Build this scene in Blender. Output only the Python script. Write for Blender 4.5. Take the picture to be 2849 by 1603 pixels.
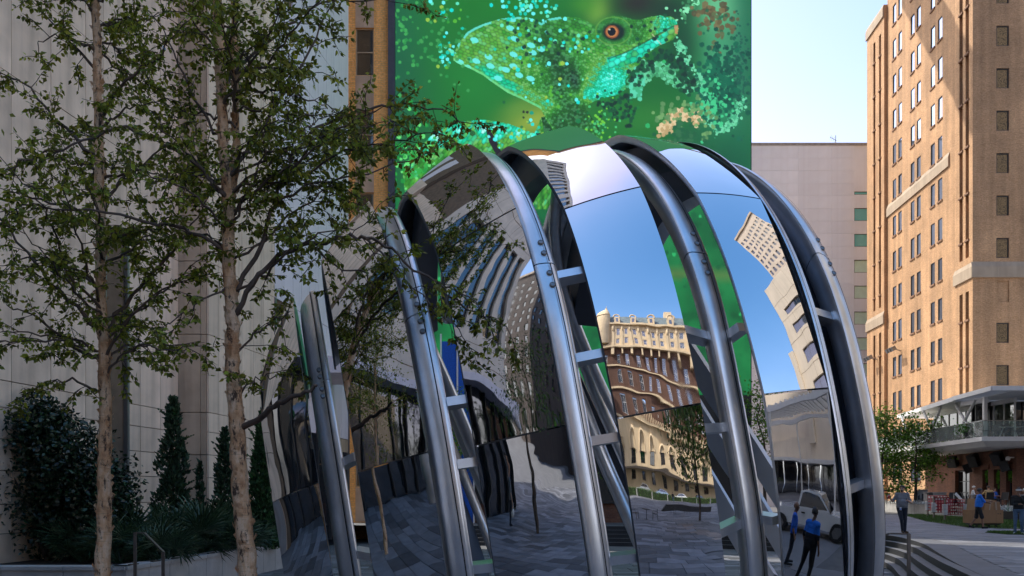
import bpy, bmesh, math, random
import numpy as np
from mathutils import Vector, Matrix
R = math.radians
random.seed(7)
for o in list(bpy.data.objects):
    bpy.data.objects.remove(o)
SC = bpy.context.scene
COL = SC.collection

# ------------------------------------------------------------------ camera, sky, sun, exposure
FPX, PX, PY, EYE = 2374.0, 1424.5, 1380.0, 1.4      # focal length, principal column, horizon row, eye height
EXPO = 1.4
cd = bpy.data.cameras.new('camera'); cam = bpy.data.objects.new('camera', cd); COL.objects.link(cam)
cam.location = (0, 0, EYE); cam.rotation_euler = (R(90), 0, 0)
cd.sensor_width = 36; cd.lens = 36 * FPX / 2849; cd.shift_y = (PY - 801.5) / 2849
cd.clip_start = 0.05; cd.clip_end = 3000
SC.camera = cam
SUN_EL, SUN_AZ = R(50), R(-53)                      # azimuth from +Y, clockwise positive (towards +X)
sv = Vector((math.sin(SUN_AZ) * math.cos(SUN_EL), math.cos(SUN_AZ) * math.cos(SUN_EL), math.sin(SUN_EL)))
w = bpy.data.worlds.new('World'); SC.world = w; w.use_nodes = True
nt = w.node_tree
sky = nt.nodes.new('ShaderNodeTexSky'); sky.sky_type = 'NISHITA'; sky.sun_disc = False
sky.sun_elevation = SUN_EL; sky.sun_rotation = SUN_AZ; sky.air_density = 1.0; sky.dust_density = 1.4; sky.ozone_density = 2.2
sp_ = nt.nodes.new('ShaderNodeSeparateColor'); cb_ = nt.nodes.new('ShaderNodeCombineColor'); nt.links.new(sky.outputs[0], sp_.inputs[0])
graded = []
for ch, (g_, k_) in enumerate(((2.0, .70), (1.25, .79), (1.0, .96))):          # clear-air grade: deeper blue overhead, whiter towards the horizon
    pw_ = nt.nodes.new('ShaderNodeMath'); pw_.operation = 'POWER'; pw_.inputs[1].default_value = g_; nt.links.new(sp_.outputs[ch], pw_.inputs[0])
    ml_ = nt.nodes.new('ShaderNodeMath'); ml_.operation = 'MULTIPLY'; ml_.inputs[1].default_value = k_; nt.links.new(pw_.outputs[0], ml_.inputs[0]); graded.append(ml_)
m1_ = nt.nodes.new('ShaderNodeMath'); m1_.operation = 'MINIMUM'; nt.links.new(graded[1].outputs[0], m1_.inputs[0]); nt.links.new(graded[2].outputs[0], m1_.inputs[1])
m0_ = nt.nodes.new('ShaderNodeMath'); m0_.operation = 'MINIMUM'; nt.links.new(graded[0].outputs[0], m0_.inputs[0]); nt.links.new(m1_.outputs[0], m0_.inputs[1])
for ch, n_ in enumerate((m0_, m1_, graded[2])): nt.links.new(n_.outputs[0], cb_.inputs[ch])
nt.links.new(cb_.outputs[0], nt.nodes['Background'].inputs[0]); nt.nodes['Background'].inputs[1].default_value = 0.15
sl = bpy.data.lights.new('sun', 'SUN'); sl.energy = 2.0; sl.angle = R(0.53); sl.color = (1, .93, .82)
so = bpy.data.objects.new('sun', sl); COL.objects.link(so); so.location = (0, 0, 120)
so.rotation_euler = sv.to_track_quat('Z', 'Y').to_euler()
vs = SC.view_settings; SC.display_settings.display_device = 'sRGB'
vs.view_transform = 'Standard'; vs.look = 'None'; vs.gamma = 1; vs.use_curve_mapping = False; vs.exposure = EXPO
try:
    cy = SC.cycles; cy.max_bounces = 10; cy.diffuse_bounces = 4; cy.glossy_bounces = 6; cy.use_denoising = True
    cy.caustics_reflective = False; cy.caustics_refractive = False; cy.sample_clamp_indirect = 6
except Exception:
    pass

# ------------------------------------------------------------------ helpers
def at(x, y, Y):
    """world point at depth Y that is seen at photo pixel x, y (2849 px wide)"""
    return Vector(((x - PX) / FPX * Y, Y, EYE + (PY - y) / FPX * Y))
def gnd(x, y, z=0.0):
    Y = (EYE - z) * FPX / (y - PY); return Vector(((x - PX) / FPX * Y, Y, z))
def setp(o, label=None, cat=None, group=None, kind=None):
    if label: o['label'] = label
    if cat: o['category'] = cat
    if group: o['group'] = group
    if kind: o['kind'] = kind
    return o
def thing(name, label, cat, loc=(0, 0, 0), rz=0, group=None, kind=None):
    o = bpy.data.objects.new(name, None); COL.objects.link(o)
    o.location = loc; o.rotation_euler = (0, 0, rz); o.empty_display_size = .2
    return setp(o, label, cat, group, kind)
KIDS = {}
def link(o, parent=None):
    COL.objects.link(o)
    if parent:
        o.parent = parent; KIDS.setdefault(parent.name, []).append(o)
    return o
def copy_tree(o, parent=None):
    c = o.copy(); COL.objects.link(c)
    if parent: c.parent = parent; KIDS.setdefault(parent.name, []).append(c)
    for ch in KIDS.get(o.name, []): copy_tree(ch, c)
    return c
def inst(name, mesh, parent, loc, rz=0, mat=None, scale=None):
    o = bpy.data.objects.new(name, mesh); o.location = loc; o.rotation_euler = (0, 0, rz)
    if scale: o.scale = scale
    return link(o, parent)
def world_root(o):
    v = Vector((0, 0, 0))
    while o is not None: v += o.location; o = o.parent
    return v

class MB:
    def __init__(s): s.v = []; s.f = []; s.m = []; s.c = {}
    def vert(s, p): s.v.append((float(p[0]), float(p[1]), float(p[2]))); return len(s.v) - 1
    def poly(s, pts, m=0):
        s.f.append([s.vert(p) for p in pts]); s.m.append(m)
    def hexa(s, P, m=0):      # 8 points: bottom 4 ccw, top 4 ccw
        i = [s.vert(p) for p in P]
        for q in ((3, 2, 1, 0), (4, 5, 6, 7), (0, 1, 5, 4), (1, 2, 6, 5), (2, 3, 7, 6), (3, 0, 4, 7)):
            s.f.append([i[k] for k in q]); s.m.append(m)
    def box(s, x0, x1, y0, y1, z0, z1, m=0):
        s.hexa([(x0, y0, z0), (x1, y0, z0), (x1, y1, z0), (x0, y1, z0), (x0, y0, z1), (x1, y0, z1), (x1, y1, z1), (x0, y1, z1)], m)
    def obox(s, c, ax, ay, az, m=0):   # centre, three half-axis vectors
        c, ax, ay, az = Vector(c), Vector(ax), Vector(ay), Vector(az)
        s.hexa([c - ax - ay - az, c + ax - ay - az, c + ax + ay - az, c - ax + ay - az, c - ax - ay + az, c + ax - ay + az, c + ax + ay + az, c - ax + ay + az], m)
    def beam(s, a, b, wd, hg, m=0, up=(0, 0, 1)):
        a, b = Vector(a), Vector(b); d = (b - a); L = d.length
        if L < 1e-6: return
        d /= L; u = Vector(up)
        if abs(d.dot(u)) > .98: u = Vector((1, 0, 0))
        sx = d.cross(u).normalized(); su = sx.cross(d).normalized()
        s.obox((a + b) / 2, sx * wd / 2, d * L / 2, su * hg / 2, m)
    def grid(s, P, m=0, closeu=False, closev=False, flip=False):
        n, k = len(P), len(P[0]); base = len(s.v)
        for row in P:
            for p in row: s.vert(p)
        for i in range(n if closeu else n - 1):
            for j in range(k if closev else k - 1):
                a, b = base + i * k + j, base + i * k + (j + 1) % k
                c, d = base + ((i + 1) % n) * k + (j + 1) % k, base + ((i + 1) % n) * k + j
                s.f.append([d, c, b, a] if flip else [a, b, c, d]); s.m.append(m)
    def tube(s, pts, rad, seg=8, m=0, cap=True):
        pts = [Vector(p) for p in pts]; n = len(pts)
        if not hasattr(rad, '__len__'): rad = [rad] * n
        rows = []; prev = None
        for i in range(n):
            d = (pts[min(i + 1, n - 1)] - pts[max(i - 1, 0)])
            d = d.normalized() if d.length > 1e-9 else Vector((0, 0, 1))
            if prev is None:
                u = Vector((0, 0, 1)) if abs(d.z) < .9 else Vector((1, 0, 0))
                a = d.cross(u).normalized()
            else:
                a = prev - d * prev.dot(d); a = a.normalized() if a.length > 1e-6 else d.cross(Vector((0, 0, 1))).normalized()
            prev = a; b = d.cross(a)
            rows.append([pts[i] + (a * math.cos(2 * math.pi * k / seg) + b * math.sin(2 * math.pi * k / seg)) * rad[i] for k in range(seg)])
        base = len(s.v); s.grid(rows, m, closev=True)
        if cap:
            s.f.append([base + k for k in range(seg)][::-1]); s.m.append(m)
            s.f.append([base + (n - 1) * seg + k for k in range(seg)]); s.m.append(m)
    def lathe(s, prof, c=(0, 0, 0), seg=12, m=0):
        rows = [[(c[0] + r * math.cos(2 * math.pi * k / seg), c[1] + r * math.sin(2 * math.pi * k / seg), c[2] + z) for k in range(seg)] for r, z in prof]
        base = len(s.v); s.grid(rows, m, closev=True)
        s.f.append([base + k for k in range(seg)][::-1]); s.m.append(m)
        s.f.append([base + (len(prof) - 1) * seg + k for k in range(seg)]); s.m.append(m)
    def ball(s, c, r, seg=10, rings=7, m=0):
        rx, ry, rz = r if hasattr(r, '__len__') else (r, r, r)
        rows = []
        for i in range(rings + 1):
            th = math.pi * (i + .02) / (rings + .04)
            rows.append([(c[0] + rx * math.sin(th) * math.cos(2 * math.pi * k / seg), c[1] + ry * math.sin(th) * math.sin(2 * math.pi * k / seg), c[2] - rz * math.cos(th)) for k in range(seg)])
        s.grid(rows, m, closev=True)
    def prism(s, pts, z0, z1, m=0):     # pts ccw 2D; z0,z1 numbers or lists
        n = len(pts)
        za = z0 if hasattr(z0, '__len__') else [z0] * n; zb = z1 if hasattr(z1, '__len__') else [z1] * n
        lo = [s.vert((p[0], p[1], z)) for p, z in zip(pts, za)]; hi = [s.vert((p[0], p[1], z)) for p, z in zip(pts, zb)]
        s.f.append(hi); s.m.append(m); s.f.append(lo[::-1]); s.m.append(m)
        for i in range(n):
            j = (i + 1) % n; s.f.append([lo[i], lo[j], hi[j], hi[i]]); s.m.append(m)
    def wall(s, O, U, N, u0, u1, z0, z1, holes=(), depth=.2, m=0, mr=None):
        """sheet with rectangular openings (ua,ub,za,zb) and their reveals"""
        O, U, N = Vector(O), Vector(U), Vector(N)
        mr = m if mr is None else mr
        us = sorted({u0, u1, *[round(h[0], 4) for h in holes], *[round(h[1], 4) for h in holes]}); zs = sorted({z0, z1, *[round(h[2], 4) for h in holes], *[round(h[3], 4) for h in holes]})
        us = [u for u in us if u0 <= u <= u1]; zs = [z for z in zs if z0 <= z <= z1]
        P = lambda u, z, d=0: O + U * u + Vector((0, 0, z)) - N * d
        idx = {}
        def V(u, z):
            if (u, z) not in idx: idx[(u, z)] = s.vert(P(u, z))
            return idx[(u, z)]
        flip = U.cross(Vector((0, 0, 1))).dot(N) < 0
        for zi in range(len(zs) - 1):
            zc = (zs[zi] + zs[zi + 1]) / 2
            act = [h for h in holes if h[2] < zc < h[3]]
            run = None
            cells = []
            for ui in range(len(us) - 1):
                uc = (us[ui] + us[ui + 1]) / 2
                solid = not any(h[0] < uc < h[1] for h in act)
                if solid: cells.append(ui)
            for ui in cells:
                q = [V(us[ui], zs[zi]), V(us[ui + 1], zs[zi]), V(us[ui + 1], zs[zi + 1]), V(us[ui], zs[zi + 1])]
                s.f.append(q[::-1] if flip else q); s.m.append(m)
        for a, b, c, d in holes:
            c2 = [(a, c), (b, c), (b, d), (a, d)]
            for i in range(4):
                p, q = c2[i], c2[(i + 1) % 4]
                qd = [P(*p), P(*q), P(*q, depth), P(*p, depth)]
                s.poly(qd[::-1] if not flip else qd, mr)
    def mesh(s, name, mats, smooth=False, off=None, attr=None):
        me = bpy.data.meshes.new(name)
        v = s.v if off is None else [(p[0] - off[0], p[1] - off[1], p[2] - off[2]) for p in s.v]
        me.from_pydata(v, [], s.f)
        mats = mats if isinstance(mats, (list, tuple)) else [mats]
        for m in mats: me.materials.append(m)
        if len(mats) > 1: me.polygons.foreach_set('material_index', s.m)
        if smooth is True: me.polygons.foreach_set('use_smooth', [True] * len(me.polygons))
        elif smooth:      # angle in degrees
            me.polygons.foreach_set('use_smooth', [True] * len(me.polygons))
            try: me.set_sharp_from_angle(angle=R(smooth))
            except Exception: pass
        # metric planar uv per face
        nl = len(me.loops); nv = len(me.vertices)
        if nl:
            co = np.empty(nv * 3); me.vertices.foreach_get('co', co); co = co.reshape(-1, 3)
            if off is not None: co = co + np.array(off)
            li = np.empty(nl, int); me.loops.foreach_get('vertex_index', li)
            nf = len(me.polygons); nor = np.empty(nf * 3); me.polygons.foreach_get('normal', nor); nor = nor.reshape(-1, 3)
            tot = np.empty(nf, int); me.polygons.foreach_get('loop_total', tot)
            fn = np.repeat(nor, tot, axis=0); p = co[li]
            t = np.stack([-fn[:, 1], fn[:, 0], np.zeros(nl)], 1); ln = np.linalg.norm(t, axis=1)
            flat = (np.abs(fn[:, 2]) > .72) | (ln < 1e-6); t = t / np.maximum(ln, 1e-6)[:, None]
            uu = np.where(flat, p[:, 0], (p * t).sum(1)); vv = np.where(flat, p[:, 1], p[:, 2])
            uv = me.uv_layers.new(name='UVMap'); uv.data.foreach_set('uv', np.stack([uu, vv], 1).ravel())
        if attr is not None:
            a = me.color_attributes.new('tone', 'FLOAT_COLOR', 'POINT'); a.data.foreach_set('color', np.asarray(attr, float).ravel())
        me.validate(); return me
    def build(s, name, mats, parent=None, smooth=False, kind=None, world=True, attr=None):
        off = world_root(parent) if (parent and world) else None
        me = s.mesh(name, mats, smooth, off, attr)
        o = bpy.data.objects.new(name, me); link(o, parent)
        if kind: o['kind'] = kind
        return o

# ------------------------------------------------------------------ materials
MATS = {}
def NN(nt, t, **k):
    n = nt.nodes.new(t)
    for a, b in k.items():
        if a.startswith('i_'): n.inputs[int(a[2:])].default_value = b
        else: setattr(n, a, b)
    return n
def mixc(nt, fac, a, b, mode='MIX'):
    n = nt.nodes.new('ShaderNodeMix'); n.data_type = 'RGBA'; n.blend_type = mode
    for sock, val in ((n.inputs[0], fac), (n.inputs[6], a), (n.inputs[7], b)):
        if hasattr(val, 'links') or hasattr(val, 'is_linked'): nt.links.new(val, sock)
        else: sock.default_value = (*val, 1) if hasattr(val, '__len__') and len(val) == 3 else val
    return n.outputs[2]
def ramp(nt, src, stops):
    r = nt.nodes.new('ShaderNodeValToRGB'); e = r.color_ramp.elements
    while len(e) < len(stops): e.new(.5)
    for i, (p, c) in enumerate(stops): e[i].position = p; e[i].color = (*c, 1) if hasattr(c, '__len__') else (c, c, c, 1)
    nt.links.new(src, r.inputs[0]); return r.outputs[0]
def new_mat(name):
    m = bpy.data.materials.new(name); m.use_nodes = True; MATS[name] = m
    return m, m.node_tree, m.node_tree.nodes['Principled BSDF']
def M(name, col, rough=.7, metal=0., var=.18, scale=2., bump=0., bscale=25., spec=.5, streak=0., tone=False, coat=0., trans=0., rnd=0., dirt=None):
    m, nt, p = new_mat(name)
    p.inputs['Roughness'].default_value = rough; p.inputs['Metallic'].default_value = metal
    p.inputs['Specular IOR Level'].default_value = spec
    if coat: p.inputs['Coat Weight'].default_value = coat; p.inputs['Coat Roughness'].default_value = .08
    tc = NN(nt, 'ShaderNodeTexCoord')
    nz = NN(nt, 'ShaderNodeTexNoise'); nz.inputs['Scale'].default_value = scale; nz.inputs['Detail'].default_value = 6
    nt.links.new(tc.outputs['Object'], nz.inputs['Vector'])
    lo = [c * (1 - var) for c in col]; hi = [min(1, c * (1 + var)) for c in col]
    c = ramp(nt, nz.outputs[0], [(.3, lo), (.7, hi)])
    if streak:
        mp = NN(nt, 'ShaderNodeMapping'); mp.inputs['Scale'].default_value = (1.6, 1.6, .12); nt.links.new(tc.outputs['Object'], mp.inputs[0])
        n2 = NN(nt, 'ShaderNodeTexNoise'); n2.inputs['Scale'].default_value = 1.4; n2.inputs['Detail'].default_value = 8; nt.links.new(mp.outputs[0], n2.inputs['Vector'])
        f = ramp(nt, n2.outputs[0], [(.45, 0.), (.75, streak)])
        c = mixc(nt, f, c, dirt or [x * .55 for x in col])
    if tone:
        at_ = NN(nt, 'ShaderNodeAttribute', attribute_name='tone'); c = mixc(nt, 1.0, c, at_.outputs[0], 'MULTIPLY')
    if rnd:
        oi = NN(nt, 'ShaderNodeObjectInfo'); f = ramp(nt, oi.outputs['Random'], [(0, 1 - rnd), (1, 1 + rnd)]); c = mixc(nt, 1.0, c, f, 'MULTIPLY')
    nt.links.new(c, p.inputs['Base Color'])
    if bump:
        n3 = NN(nt, 'ShaderNodeTexNoise'); n3.inputs['Scale'].default_value = bscale; n3.inputs['Detail'].default_value = 5; nt.links.new(tc.outputs['Object'], n3.inputs['Vector'])
        b = NN(nt, 'ShaderNodeBump'); b.inputs['Strength'].default_value = bump; b.inputs['Distance'].default_value = .02
        nt.links.new(n3.outputs[0], b.inputs['Height']); nt.links.new(b.outputs[0], p.inputs['Normal'])
    if trans:
        tr = NN(nt, 'ShaderNodeBsdfTranslucent'); nt.links.new(c, tr.inputs[0]); mx = NN(nt, 'ShaderNodeMixShader'); mx.inputs[0].default_value = trans
        nt.links.new(p.outputs[0], mx.inputs[1]); nt.links.new(tr.outputs[0], mx.inputs[2]); nt.links.new(mx.outputs[0], nt.nodes['Material Output'].inputs[0])
    return m
def BRICK(name, c1, c2, mortar, sx=.2, sy=.0677, var=.3, bump=.4, stain=.2):
    m, nt, p = new_mat(name); p.inputs['Roughness'].default_value = .85
    uv = NN(nt, 'ShaderNodeUVMap', uv_map='UVMap')
    b = NN(nt, 'ShaderNodeTexBrick'); b.offset = .5
    for k, v in (('Color1', c1), ('Color2', c2), ('Mortar', mortar)): b.inputs[k].default_value = (*v, 1)
    b.inputs['Scale'].default_value = 1; b.inputs['Brick Width'].default_value = sx; b.inputs['Row Height'].default_value = sy
    b.inputs['Mortar Size'].default_value = .006; b.inputs['Mortar Smooth'].default_value = .1; b.inputs['Bias'].default_value = 0
    nt.links.new(uv.outputs[0], b.inputs['Vector'])
    tc = NN(nt, 'ShaderNodeTexCoord'); nz = NN(nt, 'ShaderNodeTexNoise'); nz.inputs['Scale'].default_value = .35; nz.inputs['Detail'].default_value = 8; nz.inputs['Roughness'].default_value = .7
    nt.links.new(tc.outputs['Object'], nz.inputs['Vector'])
    c = mixc(nt, 1.0, b.outputs['Color'], ramp(nt, nz.outputs[0], [(.3, 1 - stain), (.7, 1 + stain)]), 'MULTIPLY')
    mp = NN(nt, 'ShaderNodeMapping'); mp.inputs['Scale'].default_value = (1.1, 1.1, .09); nt.links.new(tc.outputs['Object'], mp.inputs[0]); n5 = NN(nt, 'ShaderNodeTexNoise'); n5.inputs['Scale'].default_value = 1.2; n5.inputs['Detail'].default_value = 9; nt.links.new(mp.outputs[0], n5.inputs['Vector'])
    c = mixc(nt, 1.0, c, ramp(nt, n5.outputs[0], [(.35, .82), (.65, 1.12)]), 'MULTIPLY')
    n4 = NN(nt, 'ShaderNodeTexNoise'); n4.inputs['Scale'].default_value = 9; n4.inputs['Detail'].default_value = 2; nt.links.new(uv.outputs[0], n4.inputs['Vector'])
    c = mixc(nt, 1.0, c, ramp(nt, n4.outputs[0], [(.3, 1 - var * .6), (.7, 1 + var * .6)]), 'MULTIPLY')
    nt.links.new(c, p.inputs['Base Color'])
    bp = NN(nt, 'ShaderNodeBump'); bp.invert = True; bp.inputs['Strength'].default_value = bump; bp.inputs['Distance'].default_value = .012
    nt.links.new(b.outputs['Fac'], bp.inputs['Height']); nt.links.new(bp.outputs[0], p.inputs['Normal'])
    return m
def GLASS(name, col, rough=.04, metal=0., spec=1.0, wave=.15, wscale=1.2, coat=0):
    """window pane: dark body under a strongly reflecting, slightly wavy skin"""
    m, nt, p = new_mat(name); p.inputs['Base Color'].default_value = (*col, 1); p.inputs['Roughness'].default_value = rough
    p.inputs['Metallic'].default_value = metal; p.inputs['Specular IOR Level'].default_value = spec; p.inputs['IOR'].default_value = 1.9
    if wave:
        tc = NN(nt, 'ShaderNodeTexCoord'); nz = NN(nt, 'ShaderNodeTexNoise'); nz.inputs['Scale'].default_value = wscale; nt.links.new(tc.outputs['Object'], nz.inputs['Vector'])
        oi = NN(nt, 'ShaderNodeObjectInfo'); 
        b = NN(nt, 'ShaderNodeBump'); b.inputs['Strength'].default_value = wave; b.inputs['Distance'].default_value = .03
        nt.links.new(nz.outputs[0], b.inputs['Height']); nt.links.new(b.outputs[0], p.inputs['Normal'])
    return m
def CLEAR(name, tint=(.85, .95, .92), haze=.12):
    """thin clear sheet: see-through with a faint skin reflection"""
    m, nt, p = new_mat(name)
    t = NN(nt, 'ShaderNodeBsdfTransparent'); t.inputs[0].default_value = (*tint, 1)
    g = NN(nt, 'ShaderNodeBsdfGlossy'); g.inputs['Roughness'].default_value = .03
    lw = NN(nt, 'ShaderNodeLayerWeight'); lw.inputs[0].default_value = .25
    mx = NN(nt, 'ShaderNodeMixShader'); nt.links.new(lw.outputs['Fresnel'], mx.inputs[0]); nt.links.new(t.outputs[0], mx.inputs[1]); nt.links.new(g.outputs[0], mx.inputs[2])
    d = NN(nt, 'ShaderNodeBsdfDiffuse'); d.inputs[0].default_value = (.8, .85, .85, 1)
    m2 = NN(nt, 'ShaderNodeMixShader'); m2.inputs[0].default_value = haze; nt.links.new(mx.outputs[0], m2.inputs[1]); nt.links.new(d.outputs[0], m2.inputs[2])
    nt.links.new(m2.outputs[0], nt.nodes['Material Output'].inputs[0]); return m

m_stone = M('travertine', (.83, .64, .48), .75, var=.16, scale=1.1, streak=.45, bump=.15, bscale=14, rnd=.07, dirt=(.36, .27, .19))
m_stonetan = M('tan_travertine', (.5, .37, .26), .75, var=.15, scale=1.3, streak=.6, bump=.2, bscale=14, rnd=.05, dirt=(.25, .18, .12))
m_joint = M('joint_sealant', (.16, .11, .07), .9, var=.2)
m_white = M('white_panel', (.82, .735, .77), .6, var=.06, scale=.5, streak=.15, rnd=.04)
m_louver = M('grey_louver', (.2, .22, .25), .5, var=.1)
m_pale = M('pale_precast', (.83, .89, .92), .85, var=.07, scale=.25, streak=.2, bump=.1, rnd=.03, dirt=(.62, .63, .63))
m_tanbrick = BRICK('tan_brick', (.53, .305, .155), (.42, .23, .105), (.42, .29, .18))
m_redbrick = BRICK('dark_red_brick', (.23, .085, .045), (.15, .055, .032), (.17, .12, .09), stain=.3)
m_yelbrick = BRICK('yellow_brick', (.9, .47, .14), (.82, .4, .11), (.5, .34, .2), sx=.3, sy=.1)
m_brownbrick = BRICK('brown_brick', (.19, .085, .05), (.14, .06, .04), (.16, .11, .08), sx=.3, sy=.1)
m_lime = M('limestone_band', (.40, .31, .22), .8, var=.12, scale=.8, streak=.4, bump=.2)
m_hotel = M('cream_terracotta', (.68, .52, .32), .7, var=.12, scale=.5, streak=.35, bump=.15)
m_copper = M('slate_copper_roof', (.13, .16, .16), .6, var=.3, scale=.7)
m_bgl = GLASS('blue_window_glass', (.02, .03, .045))
m_greyglass = GLASS('grey_coated_glass', (.16, .19, .24), metal=.7, wave=.05)
m_skyglass = GLASS('sky_coated_glass', (.44, .55, .7), metal=.9, wave=.05)
m_dgl = GLASS('dark_window_glass', (.012, .014, .018), spec=.7)
m_ggl = GLASS('mint_blind_glass', (.42, .66, .55), rough=.2, spec=.6)
m_tgl = GLASS('teal_window_glass', (.05, .48, .6), metal=.3)
m_frame = M('dark_window_frame', (.03, .03, .032), .5)
m_sill = M('brick_sill', (.22, .12, .07), .85)
m_concrete = M('grey_concrete', (.36, .35, .33), .85, var=.18, scale=2.5, streak=.3, bump=.2, rnd=.05)
m_dark = M('dark_stone', (.035, .036, .04), .6, var=.2)
m_metal = M('grey_metal', (.25, .25, .25), .4, .8, var=.1)
m_bronze = M('bronze_metal', (.12, .1, .085), .45, .7, var=.1)
m_black = M('black_plastic', (.015, .015, .016), .45)
m_wht = M('white_paint', (.74, .73, .71), .5, var=.05)
m_clear = CLEAR('clear_rail_glass')
# ------------------------------------------------------------------ ground
FLOOR = -.88
def zplaza(y): return min(0., max(FLOOR + .004, -.015 * (30 - y) - max(0., 15. - y) * .075))
m_floor = M('far_pavement', (.12, .12, .125), .75, var=.2, scale=.8)
m_slab = M('granite_slab', (.185, .188, .2), .62, var=.2, scale=2.2, bump=.1, bscale=60, tone=True, rnd=.26)
m_grout = M('paving_grout', (.09, .09, .09), .9)
m_step = M('step_granite', (.125, .13, .14), .6, var=.15, scale=2., bump=.1, bscale=60)
m_riser = M('shade_dark_riser', (.016, .017, .02), .55, var=.25, scale=3)  # step stone darkened to near-black: the risers' shade is put into the colour
m_lawn = M('lawn_soil', (.05, .08, .02), .9, var=.4, scale=8)
m_blade = M('lawn_blades', (.06, .12, .02), .7, var=.4, scale=3, trans=.25)
f = MB(); f.poly([(-900, -900, FLOOR), (900, -900, FLOOR), (900, 1500, FLOOR), (-900, 1500, FLOOR)])
f.build('ground', m_floor, kind='structure')

# top nosing of the curved steps (plaza edge), running from near right round behind the globe
EDGE = [(6.3, 6.6), (7.2, 9.6), (8.2, 13.), (9.9, 18.6), (11.3, 22.6), (12.4, 25.6), (13.1, 28.2), (13.35, 30.2), (13.1, 32.2), (12.3, 34.3), (10.7, 36.5), (8.2, 38.4), (4.5, 39.6), (0., 40.), (-6., 40.)]
def smooth_curve(P, n=6):
    P = [np.array(p, float) for p in P]; out = []
    for i in range(len(P) - 1):
        p0 = P[max(i - 1, 0)]; p1 = P[i]; p2 = P[i + 1]; p3 = P[min(i + 2, len(P) - 1)]
        for k in range(n):
            t = k / n
            out.append(.5 * ((2 * p1) + (-p0 + p2) * t + (2 * p0 - 5 * p1 + 4 * p2 - p3) * t * t + (-p0 + 3 * p1 - 3 * p2 + p3) * t ** 3))
    out.append(P[-1]); return out
EC = smooth_curve(EDGE)
def offset(curve, d):
    out = []
    for i in range(len(curve)):
        t = curve[min(i + 1, len(curve) - 1)] - curve[max(i - 1, 0)]; t = t / np.linalg.norm(t)
        out.append(curve[i] + np.array([-t[1], t[0]]) * d)
    return out
N0 = EC; B0 = offset(EC, -.75)       # border strip of plain stone along the plaza edge
# plaza: border strip, then a grout bed under the slabs
p = MB()
p.grid([[(a[0], a[1], zplaza(a[1])) for a in N0], [(b[0], b[1], zplaza(b[1])) for b in B0]])
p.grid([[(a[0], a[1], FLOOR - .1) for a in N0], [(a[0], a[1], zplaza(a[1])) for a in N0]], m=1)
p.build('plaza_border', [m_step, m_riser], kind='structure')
p = MB()
far = [(140, b[1]) for b in B0[:43]]
ys = [b[1] for b in B0]
k = max(range(len(B0)), key=lambda i: B0[i][0])
p.grid([[(B0[i][0], B0[i][1], zplaza(B0[i][1]) - .012) for i in range(k + 1)], [(150, B0[i][1], zplaza(B0[i][1]) - .012) for i in range(k + 1)]], flip=True)
p.grid([[(B0[i][0], B0[i][1], -.012) for i in range(k, len(B0))], [(B0[i][0], 150, -.012) for i in range(k, len(B0))]], flip=True)
p.poly([(B0[k][0], B0[k][1], -.012), (150, B0[k][1], -.012), (150, 150, -.012), (B0[k][0], 150, -.012)])
p.poly([(-40, 40.75, -.012), (-6., 40.75, -.012), (-6, 150, -.012), (-40, 150, -.012)])
p.build('plaza', m_grout, kind='structure')
# steps
st = thing('curved_steps', 'dark grey stone steps curving round the mirrored globe up to the plaza', 'steps', (11, 28, FLOOR))
for kk in range(1, 5):
    a, b = offset(EC, .24 * kk), offset(EC, .24 * (kk - 1) - (.02 if kk == 1 else 0))
    zt = lambda y: min(-.176 * kk, zplaza(y) - .006 * kk)
    q = MB()
    hi_in = [(u[0], u[1], zt(u[1])) for u in a]; hi_out = [(u[0], u[1], zt(u[1])) for u in b]; lo_in = [(u[0], u[1], FLOOR - .05) for u in a]
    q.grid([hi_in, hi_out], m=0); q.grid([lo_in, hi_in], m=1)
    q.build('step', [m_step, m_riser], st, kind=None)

# paving slabs: plank slabs on the plaza and square slabs on the low floor round the globe
def slab_mesh(L, W, tone):
    b = MB(); g = .006; c = .008
    x0, x1, y0, y1 = g, L - g, g, W - g
    b.hexa([(x0, y0, -.05), (x1, y0, -.05), (x1, y1, -.05), (x0, y1, -.05), (x0 + c, y0 + c, 0), (x1 - c, y0 + c, 0), (x1 - c, y1 - c, 0), (x0 + c, y1 - c, 0)])
    return b.mesh('paving_slab', m_slab, attr=[(tone,) * 3 + (1,)] * len(b.v))
rnd = random.Random(3)
cells = []
import bisect
def edge_x(y):
    # plaza lies right of the border at depth y (near branch of the curve)
    best = None
    for i in range(k):
        if B0[i][1] <= y <= B0[i + 1][1]:
            t = (y - B0[i][1]) / max(1e-6, B0[i + 1][1] - B0[i][1]); best = B0[i][0] + t * (B0[i + 1][0] - B0[i][0]); break
    if best is None: best = B0[k][0] if y > B0[k][1] else B0[0][0]
    return best
y = 11.0
LENS = (1.2, 1.5, 1.8, 2.4); WD = (.45, .6, .45, .3)
row = 0
while y < 66:
    wd = WD[row % 4]; row += 1
    xl = edge_x(y + wd / 2) + .02; x = xl; first = True
    xmax = .6 * y + 3
    while x < xmax:
        L = rnd.choice(LENS) * (rnd.uniform(.4, 1) if first else 1); first = False
        cells.append((x, y, L, wd)); x += L
    y += wd
LAWN = [gnd(2516, 1434), gnd(2577, 1451), gnd(2694, 1468), gnd(2800, 1471), gnd(2960, 1472), gnd(2960, 1450), gnd(2800, 1444), gnd(2700, 1440), gnd(2590, 1431)]
LAWN2 = [gnd(2741, 1482), gnd(2800, 1487), gnd(2990, 1491), gnd(2990, 1485), gnd(2860, 1482)]
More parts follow.
